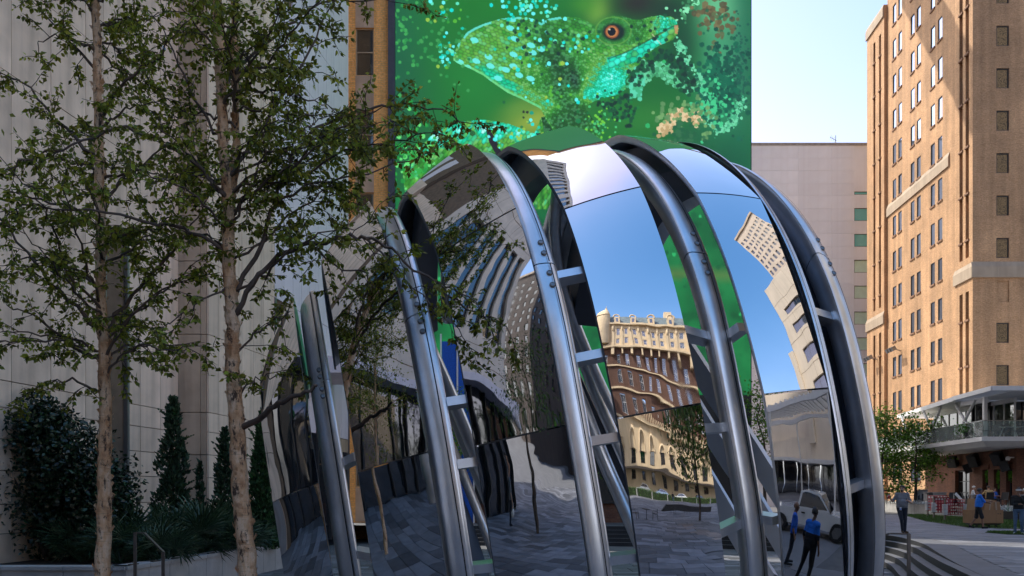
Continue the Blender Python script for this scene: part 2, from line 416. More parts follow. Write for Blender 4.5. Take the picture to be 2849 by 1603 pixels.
def inside(p, poly):
    c = False; n = len(poly)
    for i in range(n):
        a, b = poly[i], poly[i - 1]
        if (a[1] > p[1]) != (b[1] > p[1]) and p[0] < (b[0] - a[0]) * (p[1] - a[1]) / (b[1] - a[1]) + a[0]: c = not c
    return c
vis = []
for c in cells:
    cx, cyy = c[0] + c[2] / 2, c[1] + c[3] / 2
    zz = zplaza(cyy); sx, sy = PX + FPX * cx / cyy, PY + FPX * (EYE - zz) / cyy
    infr = 2440 < sx < 2880 and sy < 1625 and not inside((cx, cyy), LAWN) and not inside((cx, cyy), LAWN2)
    area = (c[2] * FPX / cyy) * (c[3] * FPX * (EYE - zz) / cyy ** 2)
    vis.append((area if infr else 0, c))
vis.sort(key=lambda t: -t[0])
pav = thing('plaza_paving', 'grey granite plank paving of the raised plaza on the right', 'paving', (14, 28, 0), kind='structure')
cache = {}
rest = MB(); rest_t = []
def tilt_of(y): return .09 if y < 14.6 else .015 if y < 30 else 0.
for i, (ar, c) in enumerate(vis):
    x, y, L, wd = c
    t = rnd.choice((.6, .8, .95, 1.05, 1.25, 1.45)); dz = rnd.uniform(-.002, .002)
    if i < 290 and ar > 0:
        if (L, wd) not in cache: cache[(L, wd)] = slab_mesh(L, wd, 1.0)
        o = inst('paving_slab', cache[(L, wd)], pav, (x - 14, y - 28, zplaza(y) + dz)); o.rotation_euler = (math.atan(tilt_of(y)), 0, 0)
    else:
        za, zb = zplaza(y) + dz, zplaza(y + wd) + dz; g = .006
        rest.hexa([(x + g, y + g, za - .04), (x + L - g, y + g, za - .04), (x + L - g, y + wd - g, zb - .04), (x + g, y + wd - g, zb - .04), (x + g, y + g, za), (x + L - g, y + g, za), (x + L - g, y + wd - g, zb), (x + g, y + wd - g, zb)])
        rest_t += [(t, t, t, 1)] * 8
rest.build('paving_slabs_far', m_slab, pav, kind='stuff', attr=rest_t)
# low floor slabs (mirrored in the globe)
lf = MB(); lt = []
yy = -43.; row = 0
while yy < 34:
    wd = .6; x = -24 - (row % 3) * .31; row += 1
    while x < 24:
        L = rnd.choice((.9, 1.2, 1.2, 1.5)); cx, cyy = x + L / 2, yy + wd / 2
        ok = cx < (edge_x(cyy) - 2.4 if cyy > 2 else 24) and cx > (-8.0 if cyy > 16 else (-18.2 + .143 * (cyy + 8) + 2 if cyy > -9 else -24))
        if ok and cyy < 33:
            g = .007; tn = rnd.choice((.5, .7, .85, 1., 1.2, 1.5)); z = FLOOR + .03 + rnd.uniform(-.0015, .0015)
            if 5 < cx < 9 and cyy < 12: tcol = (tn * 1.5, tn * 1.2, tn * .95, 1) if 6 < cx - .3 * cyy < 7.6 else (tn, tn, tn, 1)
            else: tcol = (tn, tn, tn * 1.03, 1)
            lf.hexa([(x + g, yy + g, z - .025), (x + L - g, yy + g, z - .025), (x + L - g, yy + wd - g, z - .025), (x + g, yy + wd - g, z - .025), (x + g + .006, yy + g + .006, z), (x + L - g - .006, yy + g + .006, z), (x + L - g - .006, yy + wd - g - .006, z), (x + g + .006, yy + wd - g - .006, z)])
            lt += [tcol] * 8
        x += L
    yy += wd
lowp = thing('lower_paving', 'grey granite slab paving of the low court round the globe', 'paving', (0, 5, FLOOR), kind='structure')
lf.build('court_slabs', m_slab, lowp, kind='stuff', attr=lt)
# lawn
def lawn(name, poly, label, n, seed):
    t = thing(name, label, 'lawn', (poly[0][0], poly[0][1], 0), kind='structure')
    b = MB(); b.prism([(q[0], q[1]) for q in poly], -.03, .022); b.build('turf', m_lawn, t)
    r = random.Random(seed); g = MB(); xs = [q[0] for q in poly]; ysl = [q[1] for q in poly]; c = 0
    while c < n:
        x, y = r.uniform(min(xs), max(xs)), r.uniform(min(ysl), max(ysl))
        if not inside((x, y), poly): continue
        c += 1; a = r.uniform(0, 6.28); h = r.uniform(.05, .1); wv = .02
        g.poly([(x - wv * math.cos(a), y - wv * math.sin(a), .02), (x + wv * math.cos(a), y + wv * math.sin(a), .02), (x + r.uniform(-.04, .04), y + r.uniform(-.04, .04), .02 + h)])
    g.build('grass', m_blade, t, kind='stuff')
lawn('lawn', LAWN, 'broad green lawn strip under the red game boards', 16000, 1)
lawn('lawn', LAWN2, 'narrow green lawn strip at the feet of the headband person', 3500, 2)
# ------------------------------------------------------------------ brick tower on the right
rng = random.Random(11)
ux, uy = .049 / math.hypot(1, .049), 1 / math.hypot(1, .049)
U = Vector((ux, uy, 0)); NL = Vector((-uy, ux, 0))
CX0, CY0 = 40.8, 75.0                                  # near corner of the tower
T = thing('brick_tower', 'tall tan brick office tower in sunlight with paired narrow windows', 'tower', (CX0, CY0, FLOOR))
def tpos(Y, out=0.): return Vector((CX0 + .049 * (Y - CY0), Y, 0)) + NL * out
def window_mesh(wd, hg, fr=.06, glass=None, rec=.02, mull=0, tr=0):
    a = MB()
    a.box(-wd / 2, -wd / 2 + fr, -.03, .05, 0, hg); a.box(wd / 2 - fr, wd / 2, -.03, .05, 0, hg); a.box(-wd / 2 + fr, wd / 2 - fr, -.03, .05, 0, fr); a.box(-wd / 2 + fr, wd / 2 - fr, -.03, .05, hg - fr, hg)
    for q in range(mull):
        x = -wd / 2 + wd * (q + 1) / (mull + 1); a.box(x - .025, x + .025, -.025, .04, fr, hg - fr)
    for q in range(tr):
        z = hg * (q + 1) / (tr + 1); a.box(-wd / 2 + fr, wd / 2 - fr, -.028, .035, z - .03, z + .03)
    b = MB(); b.poly([(-wd / 2 + fr * .5, rec, fr * .5), (wd / 2 - fr * .5, rec, fr * .5), (wd / 2 - fr * .5, rec, hg - fr * .5), (-wd / 2 + fr * .5, rec, hg - fr * .5)])
    return a, b
def add_window(parent, root, pos, rz, fm, gm, sm=None, name='window'):
    w_ = inst(name, fm, parent, Vector(pos) - root, rz)
    g_ = inst('pane', gm, w_, (0, 0, 0)); g_.rotation_euler = (R(rng.uniform(-.5, .5)), 0, R(rng.uniform(-.5, .5)))
    if sm: inst('sill', sm, w_, (0, 0, 0))
    return w_
TR = T.location.copy()
rzL = math.atan2(-ux, uy) + R(-90)                       # local x runs along -U seen from outside, y into the wall
rzL = math.atan2(-U.y, -U.x)
fa, gb = window_mesh(.92, 2.12); FM1 = fa.mesh('window', m_frame); GM1 = gb.mesh('pane', m_skyglass); GM1d = gb.mesh('pane', m_greyglass)
sb = MB(); sb.box(-.52, .52, -.16, .0, -.17, -.005); SM1 = sb.mesh('sill', m_sill)
holes = []; places = []
cols = [93.0, 91.5, 88.3, 86.8, 83.6, 82.0]
for ci, Yc in enumerate(cols):
    for kk in range(-9, 9):
        zt = 31.9 - 3.84 * kk if kk >= 0 else 35.9 - 3.82 * (kk + 1)
        if zt < 4: continue
        u = (Yc - CY0) / uy
        holes.append((u - .46, u + .46, zt - 2.12, zt)); places.append((u, zt - 2.12, ci, kk))
sh = MB()
sh.wall((CX0, CY0, 0), U, NL, 3.4, 20.0, FLOOR, 76, holes, .1)
# recessed dark strip, right bay, left corner bay (bays stand proud)
sh.wall(tpos(CY0, -.9), U, NL, 3.0, 5.2, FLOOR, 76)
sh.poly([tpos(CY0) + U * 5.0, tpos(CY0, -.9) + U * 5.0, tpos(CY0, -.9) + U * 5.0 + Vector((0, 0, 76)), tpos(CY0) + U * 5.0 + Vector((0, 0, 76))])
bay_h = []; bay_p = []
def slot(u, wd, z0, z1): bay_h.append((u - wd / 2, u + wd / 2, z0, z1)); bay_p.append((u, wd, z0, z1))
for u in (1.0, 2.15):
    slot(u, .62, 22.6, 60); slot(u, .62, 3.2, 19.6)
# main face opening for recessed strip: face starts at u=5
sh2 = MB(); sh2.wall(tpos(CY0, .3), U, NL, 0.0, 3.3, FLOOR, 76, bay_h, .45)
sh2.poly([tpos(CY0, .3) + U * 3.3 + Vector((0, 0, FLOOR)), tpos(CY0, -.9) + U * 3.3 + Vector((0, 0, FLOOR)), tpos(CY0, -.9) + U * 3.3 + Vector((0, 0, 76)), tpos(CY0, .3) + U * 3.3 + Vector((0, 0, 76))])
bay2_h = [(21.2 - .3, 21.2 + .3, 22.6, 53.4), (22.9 - .3, 22.9 + .3, 22.6, 53.4), (21.2 - .3, 21.2 + .3, 3.2, 19.8), (22.9 - .3, 22.9 + .3, 3.2, 19.8)]
sh2.wall(tpos(CY0, .35), U, NL, 20.0, 25.2, FLOOR, 56.1, bay2_h, .45)
sh2.poly([tpos(CY0, .35) + U * 20.0, tpos(CY0, -.1) + U * 20.0, tpos(CY0, -.1) + U * 20.0 + Vector((0, 0, 56.1)), tpos(CY0, .35) + U * 20.0 + Vector((0, 0, 56.1))])
q0 = tpos(CY0, .35) + U * 25.2
sh2.poly([q0 + Vector((0, 0, 56.1)), q0 + Vector((30, 0, 56.1)), tpos(CY0, .35) + U * 20 + Vector((30, 0, 56.1)), tpos(CY0, .35) + U * 20 + Vector((0, 0, 56.1))])
sh2.poly([q0 + Vector((0, 0, FLOOR)), q0 + Vector((40, 0, FLOOR)), q0 + Vector((40, 0, 56)), q0 + Vector((0, 0, 56))])
# front (camera-facing) wall
fr_h = []; fr_p = []
wx = CX0 + 2.64
for kk in range(-6, 12):
    zt = 42.75 - 3.73 * kk
    if zt < 6 or kk == 6: 
        continue
    fr_h.append((wx - CX0 - .56, wx - CX0 + .56, zt - 1.78, zt)); fr_p.append(zt - 1.78)
zb = 42.75 - 3.73 * 6
NB = Vector((0, -1, 0)); UX = Vector((1, 0, 0))
fr_h.append((wx - CX0 - .5, wx - CX0 + .55, zb - 1.9, zb - .05))
front = tpos(CY0, .3)
sh3 = MB(); sh3.wall((front.x, front.y, 0), UX, NB, 0, 34, FLOOR, 76, fr_h + [(h[0] + 6.2, h[1] + 6.2, h[2], h[3]) for h in fr_h[:-1]], .16)
# drop the main face where the strip is (u 3.4..5): handled by starting u
sh.v = sh.v; 
wl = MB(); wl.v, wl.f, wl.m = sh.v, sh.f, sh.m
wl.build('wall', m_tanbrick, T); sh2.build('wall', m_tanbrick, T); sh3.build('wall', m_tanbrick, T)
tb = MB(); tb.box(CX0 + 1, CX0 + 34, CY0 + 1.5, CY0 + 20, 75.5, 76); tb.box(front.x + 33.9, front.x + 34, CY0 - .2, CY0 + 20, FLOOR, 76); tb.build('roof', m_concrete, T)
for u, z, ci, kk in places:
    p_ = Vector((CX0, CY0, 0)) + U * u - NL * .06 + Vector((0, 0, z))
    add_window(T, TR, p_, rzL, FM1, GM1 if (kk < 2 + (ci < 2) * 3) else GM1d, SM1)
# slots: dark window column with spandrels
def slot_part(u, wd, z0, z1, out, step=3.82):
    a = MB(); b = MB(); zz = z0
    base = tpos(CY0, out)
    Yd = base + U * u - NL * .42
    n = max(1, int((z1 - z0) / step)); hh = (z1 - z0) / n
    fm, gm = window_mesh(wd - .02, hh * .6, .05); FMs = fm.mesh('window', m_frame); GMs = gm.mesh('pane', m_bgl)
    for i in range(n):
        za = z0 + hh * i
        a.obox(Yd + NL * .05 + Vector((0, 0, za + hh * .2)), U * (wd / 2 - .01), NL * .06, Vector((0, 0, hh * .2 - .02)))
        a.obox(Yd + NL * .3 + Vector((0, 0, za + hh * .4 - .12)), U * (wd / 2 + .08), NL * .22, Vector((0, 0, .08)))
        add_window(T, TR, Yd + NL * .12 + Vector((0, 0, za + hh * .4)), rzL, FMs, GMs)
    a.build('spandrels', m_sill, T, kind='stuff')
for u, wd, z0, z1 in bay_p: slot_part(u, wd, z0, z1, .3)
for h in bay2_h: slot_part((h[0] + h[1]) / 2, .6, h[2], h[3], .35)
fm, gm = window_mesh(1.1, 1.76, .07); FMf = fm.mesh('window', m_frame); GMf = gm.mesh('pane', GLASS('amber_reflecting_glass', (.15, .12, .075), metal=.7, wave=.5, wscale=2.2))
for z in fr_p:
    for dx in (0, 6.2):
        add_window(T, TR, (front.x + wx - CX0 + dx, front.y + .1, z), 0, FMf, GMf)
b = MB(); b.poly([(front.x + wx - CX0 - .5, front.y + .1, zb - 1.9), (front.x + wx - CX0 + .55, front.y + .1, zb - 1.9), (front.x + wx - CX0 + .55, front.y + .1, zb - .05), (front.x + wx - CX0 - .5, front.y + .1, zb - .05)]); b.build('bricked_window', m_tanbrick, T)
# limestone bands
def band(u0, u1, z0, z1, out, nm='stone_band'):
    n = max(1, round((u1 - u0) / 1.5))
    for i in range(n):
        b = MB(); a0 = u0 + (u1 - u0) * i / n + .006; a1 = u0 + (u1 - u0) * (i + 1) / n - .006
        p = [tpos(CY0, out + d) + U * a + Vector((0, 0, z)) for a in (a0, a1) for d, z in ((0, z0), (.16, z0), (.16, z1 - .45), (.0, z1))]
        b.hexa([p[0], p[1], p[5], p[4], p[3], p[2], p[6], p[7]]); b.build(nm, m_lime, T)
band(5.0, 20.0, 32.35, 33.7, .0); band(-.1, 3.4, 20.6, 22.0, .3); band(19.9, 25.3, 20.6, 22.0, .35); band(20, 25.3, 54.8, 56.2, .36)
for i in range(14):
    b = MB(); x0 = front.x + 2.2 * i + .006 - .15; b.hexa([(x0, front.y - .16, 20.6), (x0 + 2.188, front.y - .16, 20.6), (x0 + 2.188, front.y, 20.6), (x0, front.y, 20.6), (x0, front.y - .16, 21.55), (x0 + 2.188, front.y - .16, 21.55), (x0 + 2.188, front.y - .01, 22.0), (x0, front.y - .01, 22.0)]); b.build('stone_band', m_lime, T)
# floodlights on the lit wall
def floodlights(Y, z, label):
    t = thing('floodlight_bracket', label, 'floodlight', tpos(Y, .36 if Y > 94 else .0) + Vector((0, 0, z)), 0, 'floodlights on the tan tower wall')
    L = t.location; a = MB(); a.beam(L, L + NL * .9 + Vector((0, 0, .25)), .08, .08); a.beam(L + NL * .9 + U * -.9 + Vector((0, 0, .25)), L + NL * .9 + U * .9 + Vector((0, 0, .25)), .07, .07); a.build('bracket', m_metal, t)
    for q in (-.7, 0, .7):
        h = MB(); c = L + NL * 1.05 + U * q + Vector((0, 0, .12)); h.obox(c, U * .22, NL * .18 + Vector((0, 0, -.1)), Vector((0, 0, .2)) + NL * .1); h.build('lamp_head', m_metal, t)
floodlights(91.3, at(2494, 976, 91.3).z, 'triple floodlight bracket on the broad sunlit face of the tan tower')
floodlights(97.0, at(2438, 1000, 97).z, 'triple floodlight bracket on the far corner bay of the tan tower')

# ------------------------------------------------------------------ pale precast building in the middle distance
PB = thing('pale_office_block', 'pale grey precast block with teal strip windows between screen and tower', 'building', (46, 110, FLOOR))
YP = 110.; zt = at(0, 398, YP).z
hs = [(47.6 - 3.7, 47.6 + 1.2)]
ph = []; pz = []
for kk in range(13):
    y0 = 579 + 72 * kk; hgt = 1.66
    z1 = at(0, y0, YP).z
    if z1 < 3: break
    ph.append((44.12, 49.3, z1 - hgt, z1)); pz.append((z1 - hgt, hgt, kk))
zs1 = at(0, 533, YP).z; ph.append((44.12, 49.3, zs1 - .42, zs1)); pz.append((zs1 - .42, .42, -1))
mb = MB(); mb.wall((0, YP, 0), UX, NB, 29.5, 49.5, FLOOR, zt - .3, ph, .16); mb.box(29.5, 49.5, YP + .3, YP + 1.2, FLOOR, zt - .35, 0); mb.box(49.5, 70, YP, YP + 14, FLOOR, zt); 
mb.poly([(29.5, YP, FLOOR), (29.5, YP + 14, FLOOR), (29.5, YP + 14, zt - .3), (29.5, YP, zt - .3)]); mb.poly([(29.5, YP, zt - .3), (70, YP, zt - .3), (70, YP + 14, zt - .3), (29.5, YP + 14, zt - .3)])
mb.build('wall', m_pale, PB)
PR = PB.location
m_mint = M('mint_blind', (.62, .9, .76), .5, var=.12, scale=.8)
pw, phh = 2.9, 1.64
pc = {}
zz = zt - .35; rowi = 0
xs = [29.6, 36.9, 41.2, 44.1]
while zz > 4:
    hgt = 1.62 if zz - 1.62 > 0 else zz
    for i in range(3):
        wd = xs[i + 1] - xs[i] - .015
        kq = round(wd, 3)
        if kq not in pc:
            b = MB(); b.hexa([(0, -.05, 0), (wd, -.05, 0), (wd, 0, 0), (0, 0, 0), (0, -.05, 1.605), (wd, -.05, 1.605), (wd, 0, 1.605), (0, 0, 1.605)]); pc[kq] = b.mesh('precast_panel', m_pale)
        inst('precast_panel', pc[kq], PB, Vector((xs[i], YP + rng.uniform(-.006, .006), zz - 1.62)) - PR)
    zz -= 1.62
for z, hgt, kk in pz:
    fm, gm = window_mesh(5.18, hgt, .06, mull=1); a = fm.mesh('window', m_frame); g = gm.mesh('pane', m_tgl if kk in (-1, 0, 1) else m_mint)
    add_window(PB, PR, (46.71, YP + .08, z), 0, a, g)
mb = MB(); mb.box(29.4, 49.6, YP - .12, YP + .3, zt - .3, zt); mb.build('parapet_cap', m_concrete, PB)
mb = MB(); mb.box(41.4, 60, YP + 2, YP + 12, zt - .3, zt + .55); mb.box(41.0, 41.7, YP + 2.5, YP + 3.5, zt - .3, zt + .75); mb.build('roof_plant', m_pale, PB)
t = thing('roof_vent', 'small white roof vent on the pale block roofline', 'vent', (at(2243, 0, YP + 2).x, YP + 2, zt - .3)); L = t.location
mb = MB(); mb.lathe([(.42, 0), (.42, .75)], L, 12); mb.build('stack', m_wht, t); mb = MB(); mb.lathe([(.55, .75), (.55, .95), (.3, 1.05)], L, 12); mb.build('cap', m_wht, t)
t = thing('roof_antenna', 'thin roof antenna beside the roof plant of the pale block', 'antenna', (at(2325, 0, YP + 1).x, YP + 1, zt - .3)); L = t.location
mb = MB(); mb.tube([L, L + Vector((0, 0, 1.7))], .05, 6); mb.build('mast', m_metal, t)
mb = MB(); mb.beam(L + Vector((-.75, 0, 1.5)), L + Vector((.1, 0, 1.0)), .05, .05)
for q in range(4): c = L + Vector((-.65 + .2 * q, 0, 1.45 - .12 * q)); mb.beam(c + Vector((.1, 0, .3)), c - Vector((.1, 0, .3)), .03, .03)
mb.build('aerial', m_metal, t)

# ------------------------------------------------------------------ screen building with brick strip
YS = 45.0
def sx(x, Y=YS): return (x - PX) / FPX * Y
XL, XR = sx(1101), sx(2087)
SB = thing('screen_building', 'tall building carrying the green screen, with an ochre brick strip of windows', 'building', (0, YS + 6, FLOOR)); SBR = SB.location
xb0, xb1 = sx(962), sx(1081)
wx0, wx1 = sx(989), sx(1040)
hh = []; hp = []
for kk in range(-3, 6):
    ya = 78 + 229 * kk; z1 = at(0, ya, YS).z; z0 = at(0, ya + 132, YS).z
    if z0 < 1: break
    hh.append((wx0 - xb0, wx1 - xb0, z0, z1)); hp.append((z0, z1))
b = MB(); b.wall((xb0, YS, 0), UX, NB, 0, xb1 - xb0, FLOOR, 62, hh, .18); b.build('wall', m_yelbrick, SB)
for z0, z1 in hp:
    fm, gm = window_mesh(wx1 - wx0 - .01, z1 - z0, .06, tr=1)
    w_ = add_window(SB, SBR, ((wx0 + wx1) / 2, YS + .12, z0), 0, fm.mesh('window', M('tan_window_frame', (.42, .33, .22)) if 'tan_window_frame' not in MATS else MATS['tan_window_frame']), gm.mesh('pane', m_dgl))
for z0, z1 in hp:                                   # tan spandrel panel below each window
    b = MB(); b.box(wx0, wx1, YS - .015, YS + .05, z0 - 1.83, z0 - .02); b.build('spandrel_panel', m_stonetan, SB)
b = MB(); b.box(xb1 + .005, XL - .01, YS - .25, YS + 2, FLOOR, 62); b.build('edge_cladding', M('slate_cladding', (.06, .065, .08), .5), SB)
b = MB(); b.box(XL, XR + .06, YS + .06, YS + 12, FLOOR, 62); b.box(xb0, XL - .02, YS + .3, YS + 12, FLOOR, 62); b.build('core', m_brownbrick, SB)
# taller tan tower set back behind the screen (mirrored in the top of the globe)
hs2 = []
for i in range(8):
    for kk in range(16): hs2.append((1.2 + 2.6 * i, 2.5 + 2.6 * i, 30 + 3.8 * kk, 32 + 3.8 * kk))
b = MB(); b.wall((-11, 63, 0), UX, NB, 0, 22, FLOOR, 94, hs2, .2); b.box(-11, 11, 63.2, 75, FLOOR, 93.9); b.build('rear_tower', m_tanbrick, SB)
b = MB(); 
for h in hs2: b.box(-11 + h[0], -11 + h[1], 63.1, 63.19, h[2], h[3])
b.build('rear_windows', m_bgl, SB, kind='stuff')
bd = Vector((.937, .349, 0)); bo = Vector((.349, -.937, 0))  # unseen slab and its support, added to throw a diagonal shadow on the brick tower
b = MB(); b.obox(Vector((15.8, 93.9, 70.3)) + bd * 5 + bo * 2.6, bd * 17, bo * 2.6, Vector((0, 0, .2))); b.box(-6, 0, 84, 92, FLOOR, 70); b.build('unseen_shadow_caster', m_concrete, SB)

# ------------------------------------------------------------------ terrace pavilion and dark brick podium
PW = thing('brick_podium', 'dark red brick ground floor wall below the white terrace', 'building', (35.5, 60, FLOOR)); PWR = PW.location
def pos2(Y, out=0.): return Vector((35.5 + .049 * (Y - 60), Y, 0)) + NL * out
def upx(x):      # distance along the podium wall where photo column x meets it
    r = (x - PX) / FPX; Y = (35.5 - 2.94) / (r - .049); return (Y - 60) / uy
ztop = 5.05
openings = [('door', 2657, 2697, -.1, 3.45), ('window', 2733, 2749, .75, 3.4), ('window', 2765, 2782, .75, 3.35), ('window', 2799, 2816, .75, 3.3)]
oh = [(upx(b_), upx(a_), z0, z1) for _, a_, b_, z0, z1 in openings]
b = MB(); b.wall((35.5, 60, 0), U, NL, 0, upx(2574), -.1, ztop, oh, .4); b.wall((35.5, 60, 0), UX, NB, 0, 40, -.1, ztop); b.build('wall', m_redbrick, PW)
b = MB(); e = pos2(60) + U * upx(2574); b.poly([e + Vector((0, 0, -.1)), e + Vector((6, 0, -.1)), e + Vector((6, 0, ztop)), e + Vector((0, 0, ztop))]); b.poly([(35.5, 60.01, ztop), (75, 60.01, ztop), (75, 76, ztop), (e.x, e.y, ztop)]); b.build('roof', m_concrete, PW)
m_leaf = M('tree_leaf', (.085, .16, .03), .5, var=.4, scale=1.2, trans=.4, tone=True)
def leafcloud(mb, tones, c, rad, n, size, r, col=(1, 1, 1)):
    for _ in range(n):
        p = Vector(c) + Vector((r.gauss(0, 1) * rad[0], r.gauss(0, 1) * rad[1], r.gauss(0, 1) * rad[2]))
        leaf(mb, tones, p, size * r.uniform(.7, 1.3), r, col)
def leaf(mb, tones, p, s, r, col=(1, 1, 1), droop=.5):
    d = Vector((r.gauss(0, 1), r.gauss(0, 1), r.gauss(-droop, .6))).normalized(); u = d.orthogonal().normalized(); u = (Matrix.Rotation(r.uniform(0, 6.28), 3, d) @ u)
    n = d.cross(u); a = p + d * s * .45 + u * s * .3 - n * s * .06; b_ = p + d * s * .45 - u * s * .3 - n * s * .06; t = p + d * s; base = len(mb.v)
    for q in (p, a, t, b_): mb.v.append((q[0], q[1], q[2]))
    mb.f.append([base, base + 1, base + 2]); mb.f.append([base, base + 2, base + 3]); mb.m += [0, 0]
    k_ = r.uniform(.55, 1.5); tones += [(col[0] * k_, col[1] * k_, col[2] * k_, 1)] * 4
for (nm, a_, b_, z0, z1), h in zip(openings, oh):
    wd = h[1] - h[0]; c = pos2(60) + U * (h[0] + h[1]) / 2 - NL * .3 + Vector((0, 0, z0))
    if nm == 'door':
        fm, gm = window_mesh(wd, z1 - z0, .12, mull=1, tr=3)
        d_ = inst('door', fm.mesh('door', m_frame), PW, c - PWR, rzL); inst('pane', gm.mesh('pane', m_dgl), d_, (0, 0, 0))
        hb = MB(); hb.box(-.1, -.06, -.12, -.08, 1.0, 1.5); inst('handle', hb.mesh('handle', m_metal), d_, (0, 0, 0))
    else:
        fm, gm = window_mesh(wd, z1 - z0, .07)
        w_ = inst('window', fm.mesh('window', m_frame), PW, c - PWR, rzL); inst('pane', gm.mesh('pane', m_dgl), w_, (0, 0, 0))
    lb = MB(); n = max(3, int((wd + .4) / .1))
    lb.obox(c + NL * .33 + Vector((0, 0, z1 - z0 + .17)), U * (wd / 2 + .2), NL * .05, Vector((0, 0, .16))); lb.build('lintel', m_redbrick, PW)
rv = random.Random(5)
for i, (nm, a_, b_, z0, z1) in enumerate(openings[1:]):
    h = oh[i + 1]; c = pos2(60) + U * (h[0] + h[1]) / 2 - NL * .12
    t = thing('hanging_vine', ('bright hanging vine in the window nearest the door', 'fuller hanging vine in the middle podium window', 'short hanging vine in the podium window below the camera')[i], 'vine', c + Vector((0, 0, z1 - .1)))
    mb = MB(); tn = []
    for s_ in range(14):
        o_ = U * rv.uniform(-.28, .28); L = rv.uniform(.4, (1.0, 1.5, .9)[i])
        for q in range(int(L / .05)): leaf(mb, tn, c + o_ + Vector((0, 0, z1 - .12 - q * .05)), .11, rv, (1.5, 2.2, 1.0))
    mb.build('foliage', m_leaf, t, kind='stuff', attr=tn)
# wall speakers
def speaker(x, y, w_, h_, yaw, pitch, label, tall=False):
    r_ = (x - PX) / FPX; Yw = (35.5 - 2.94) / (r_ - .049); p = pos2(Yw, .45); z = at(0, y, Yw).z; p.z = z
    t = thing('wall_speaker', label, 'speaker', p, 0, 'loudspeakers on the brick podium wall')
    m_ = Matrix.Translation(p) @ Matrix.Rotation(rzL + R(yaw), 4, 'Z') @ Matrix.Rotation(R(pitch), 4, 'X')
    b = MB(); P = [Vector((a * w_ / 2 * (.8 if bq > 0 else 1), bq * .26, c * h_ / 2)) for c in (-1, 1) for a, bq in ((-1, -1), (1, -1), (1, 1), (-1, 1))]
    b.hexa([m_ @ q for q in P]); b.build('cabinet', m_black, t)
    g = MB(); P = [Vector((a * w_ / 2 * .9, -.275 - .02 * e_, c * h_ / 2 * .92)) for c in (-1, 1) for a, e_ in ((-1, 1), (1, 1), (1, 0), (-1, 0))]
    g.hexa([m_ @ q for q in P]); g.build('grille', m_dark, t)
    a = MB(); a.beam(p, pos2(Yw, .01) + Vector((0, 0, z + .1)), .08, .08); a.build('bracket', m_bronze, t)
speaker(2667, 1285, .75, .85, 35, 25, 'large wall speaker nearest the tree, above the podium door')
speaker(2727, 1281, .78, .95, 30, 28, 'large wall speaker with sunlit lower face above the first window')
speaker(2708, 1304, .5, .72, -25, 22, 'small tilted wall speaker right of the door')
speaker(2795, 1276, .8, .95, 25, 30, 'large wall speaker left of the white security camera')
speaker(2813, 1297, .55, .75, -35, 20, 'grey small wall speaker just under the white security camera')
t = thing('security_camera', 'white dome camera high on the brick podium wall', 'camera', pos2(62, .0) + Vector((0, 0, at(0, 1275, 61.5).z)), 0); L = t.location
L.y = (35.5 - 2.94) / ((2821 - PX) / FPX - .049); L.x = pos2(L.y).x; t.location = L
b = MB(); b.beam(L, L + NL * .35, .09, .09); b.build('arm', m_wht, t); b = MB(); b.ball(L + NL * .42 - Vector((0, 0, .08)), (.16, .16, .18)); b.build('dome', m_wht, t, smooth=True); b = MB(); b.ball(L + NL * .44 - Vector((0, 0, .2)), .1); b.build('lens', m_black, t, smooth=True)

# terrace
TE = thing('terrace_pavilion', 'white steel terrace pavilion with slatted roof and X braces over the podium', 'pavilion', (32, 58, 4.9)); TER = TE.location
zs, zr = 5.37, 8.43
def le(Y, out=0.): return Vector((31.4 + .049 * (Y - 57), Y, 0)) + NL * out      # left edge line of the terrace
sl_ = MB(); a, b_ = le(57), le(84); sl_.hexa([(a.x, 57, zs - .3), (70, 57, zs - .3), (70, 84, zs - .3), (b_.x, 84, zs - .3), (a.x, 57, zs), (70, 57, zs), (70, 84, zs), (b_.x, 84, zs)]); 
sl_.hexa([(a.x + .6, 57.6, zs - .62), (70, 57.6, zs - .62), (70, 84, zs - .62), (b_.x + 1.6, 84, zs - .62), (a.x + .05, 57.05, zs - .305), (70, 57.05, zs - .305), (70, 84, zs - .305), (b_.x + .05, 84, zs - .305)]); sl_.build('terrace_slab', m_wht, TE)
rf = MB()
c1 = Vector((30.7, 54.6, 0)); c2 = Vector((31.26, 60.5, 0)); c3 = Vector((33.4, 74, 0))
rf.hexa([(c2.x, c2.y, zr - .32), (36, c2.y, zr - .32), (36, 74, zr - .32), (c3.x, 74, zr - .32), (c2.x, c2.y, zr), (36, c2.y, zr), (36, 74, zr), (c3.x, 74, zr)])
rf.box(36, 70, 60.5, 74, zr - .32, zr); rf.build('roof', m_wht, TE)
# front slatted canopy: edge beams + boards
ed = MB(); ed.beam((c1.x, c1.y, zr - .14), (c2.x, c2.y, zr - .14), .14, .3); ed.beam((c1.x, c1.y, zr - .14), (70, c1.y, zr - .14), .14, .3); ed.build('edge_beam', m_wht, TE)
nb = 9
for i in range(nb):
    y = 54.75 + (60.4 - 54.75) * (i + .5) / nb; b = MB(); x0 = c1.x + .095 * (y - 54.6) + 1.5; b.box(x0, 62, y - .285, y + .285, zr - .27, zr - .22); b.build('ceiling_board', m_wht, TE)
for i in range(24):
    y = 54.8 + i * .24; b = MB(); x0 = c1.x + .095 * (y - 54.6) + .08; b.obox(((x0 + x0 + 1.35) / 2, y, zr - .17), (.66, 0, 0), (0, .07, .09), (0, -.012, .01)); b.build('louver_slat', m_wht, TE)
b = MB(); b.beam((c1.x + 1.45, 54.7, zr - .18), (c2.x + 1.45, 60.4, zr - .18), .08, .2); b.build('edge_beam', m_wht, TE)
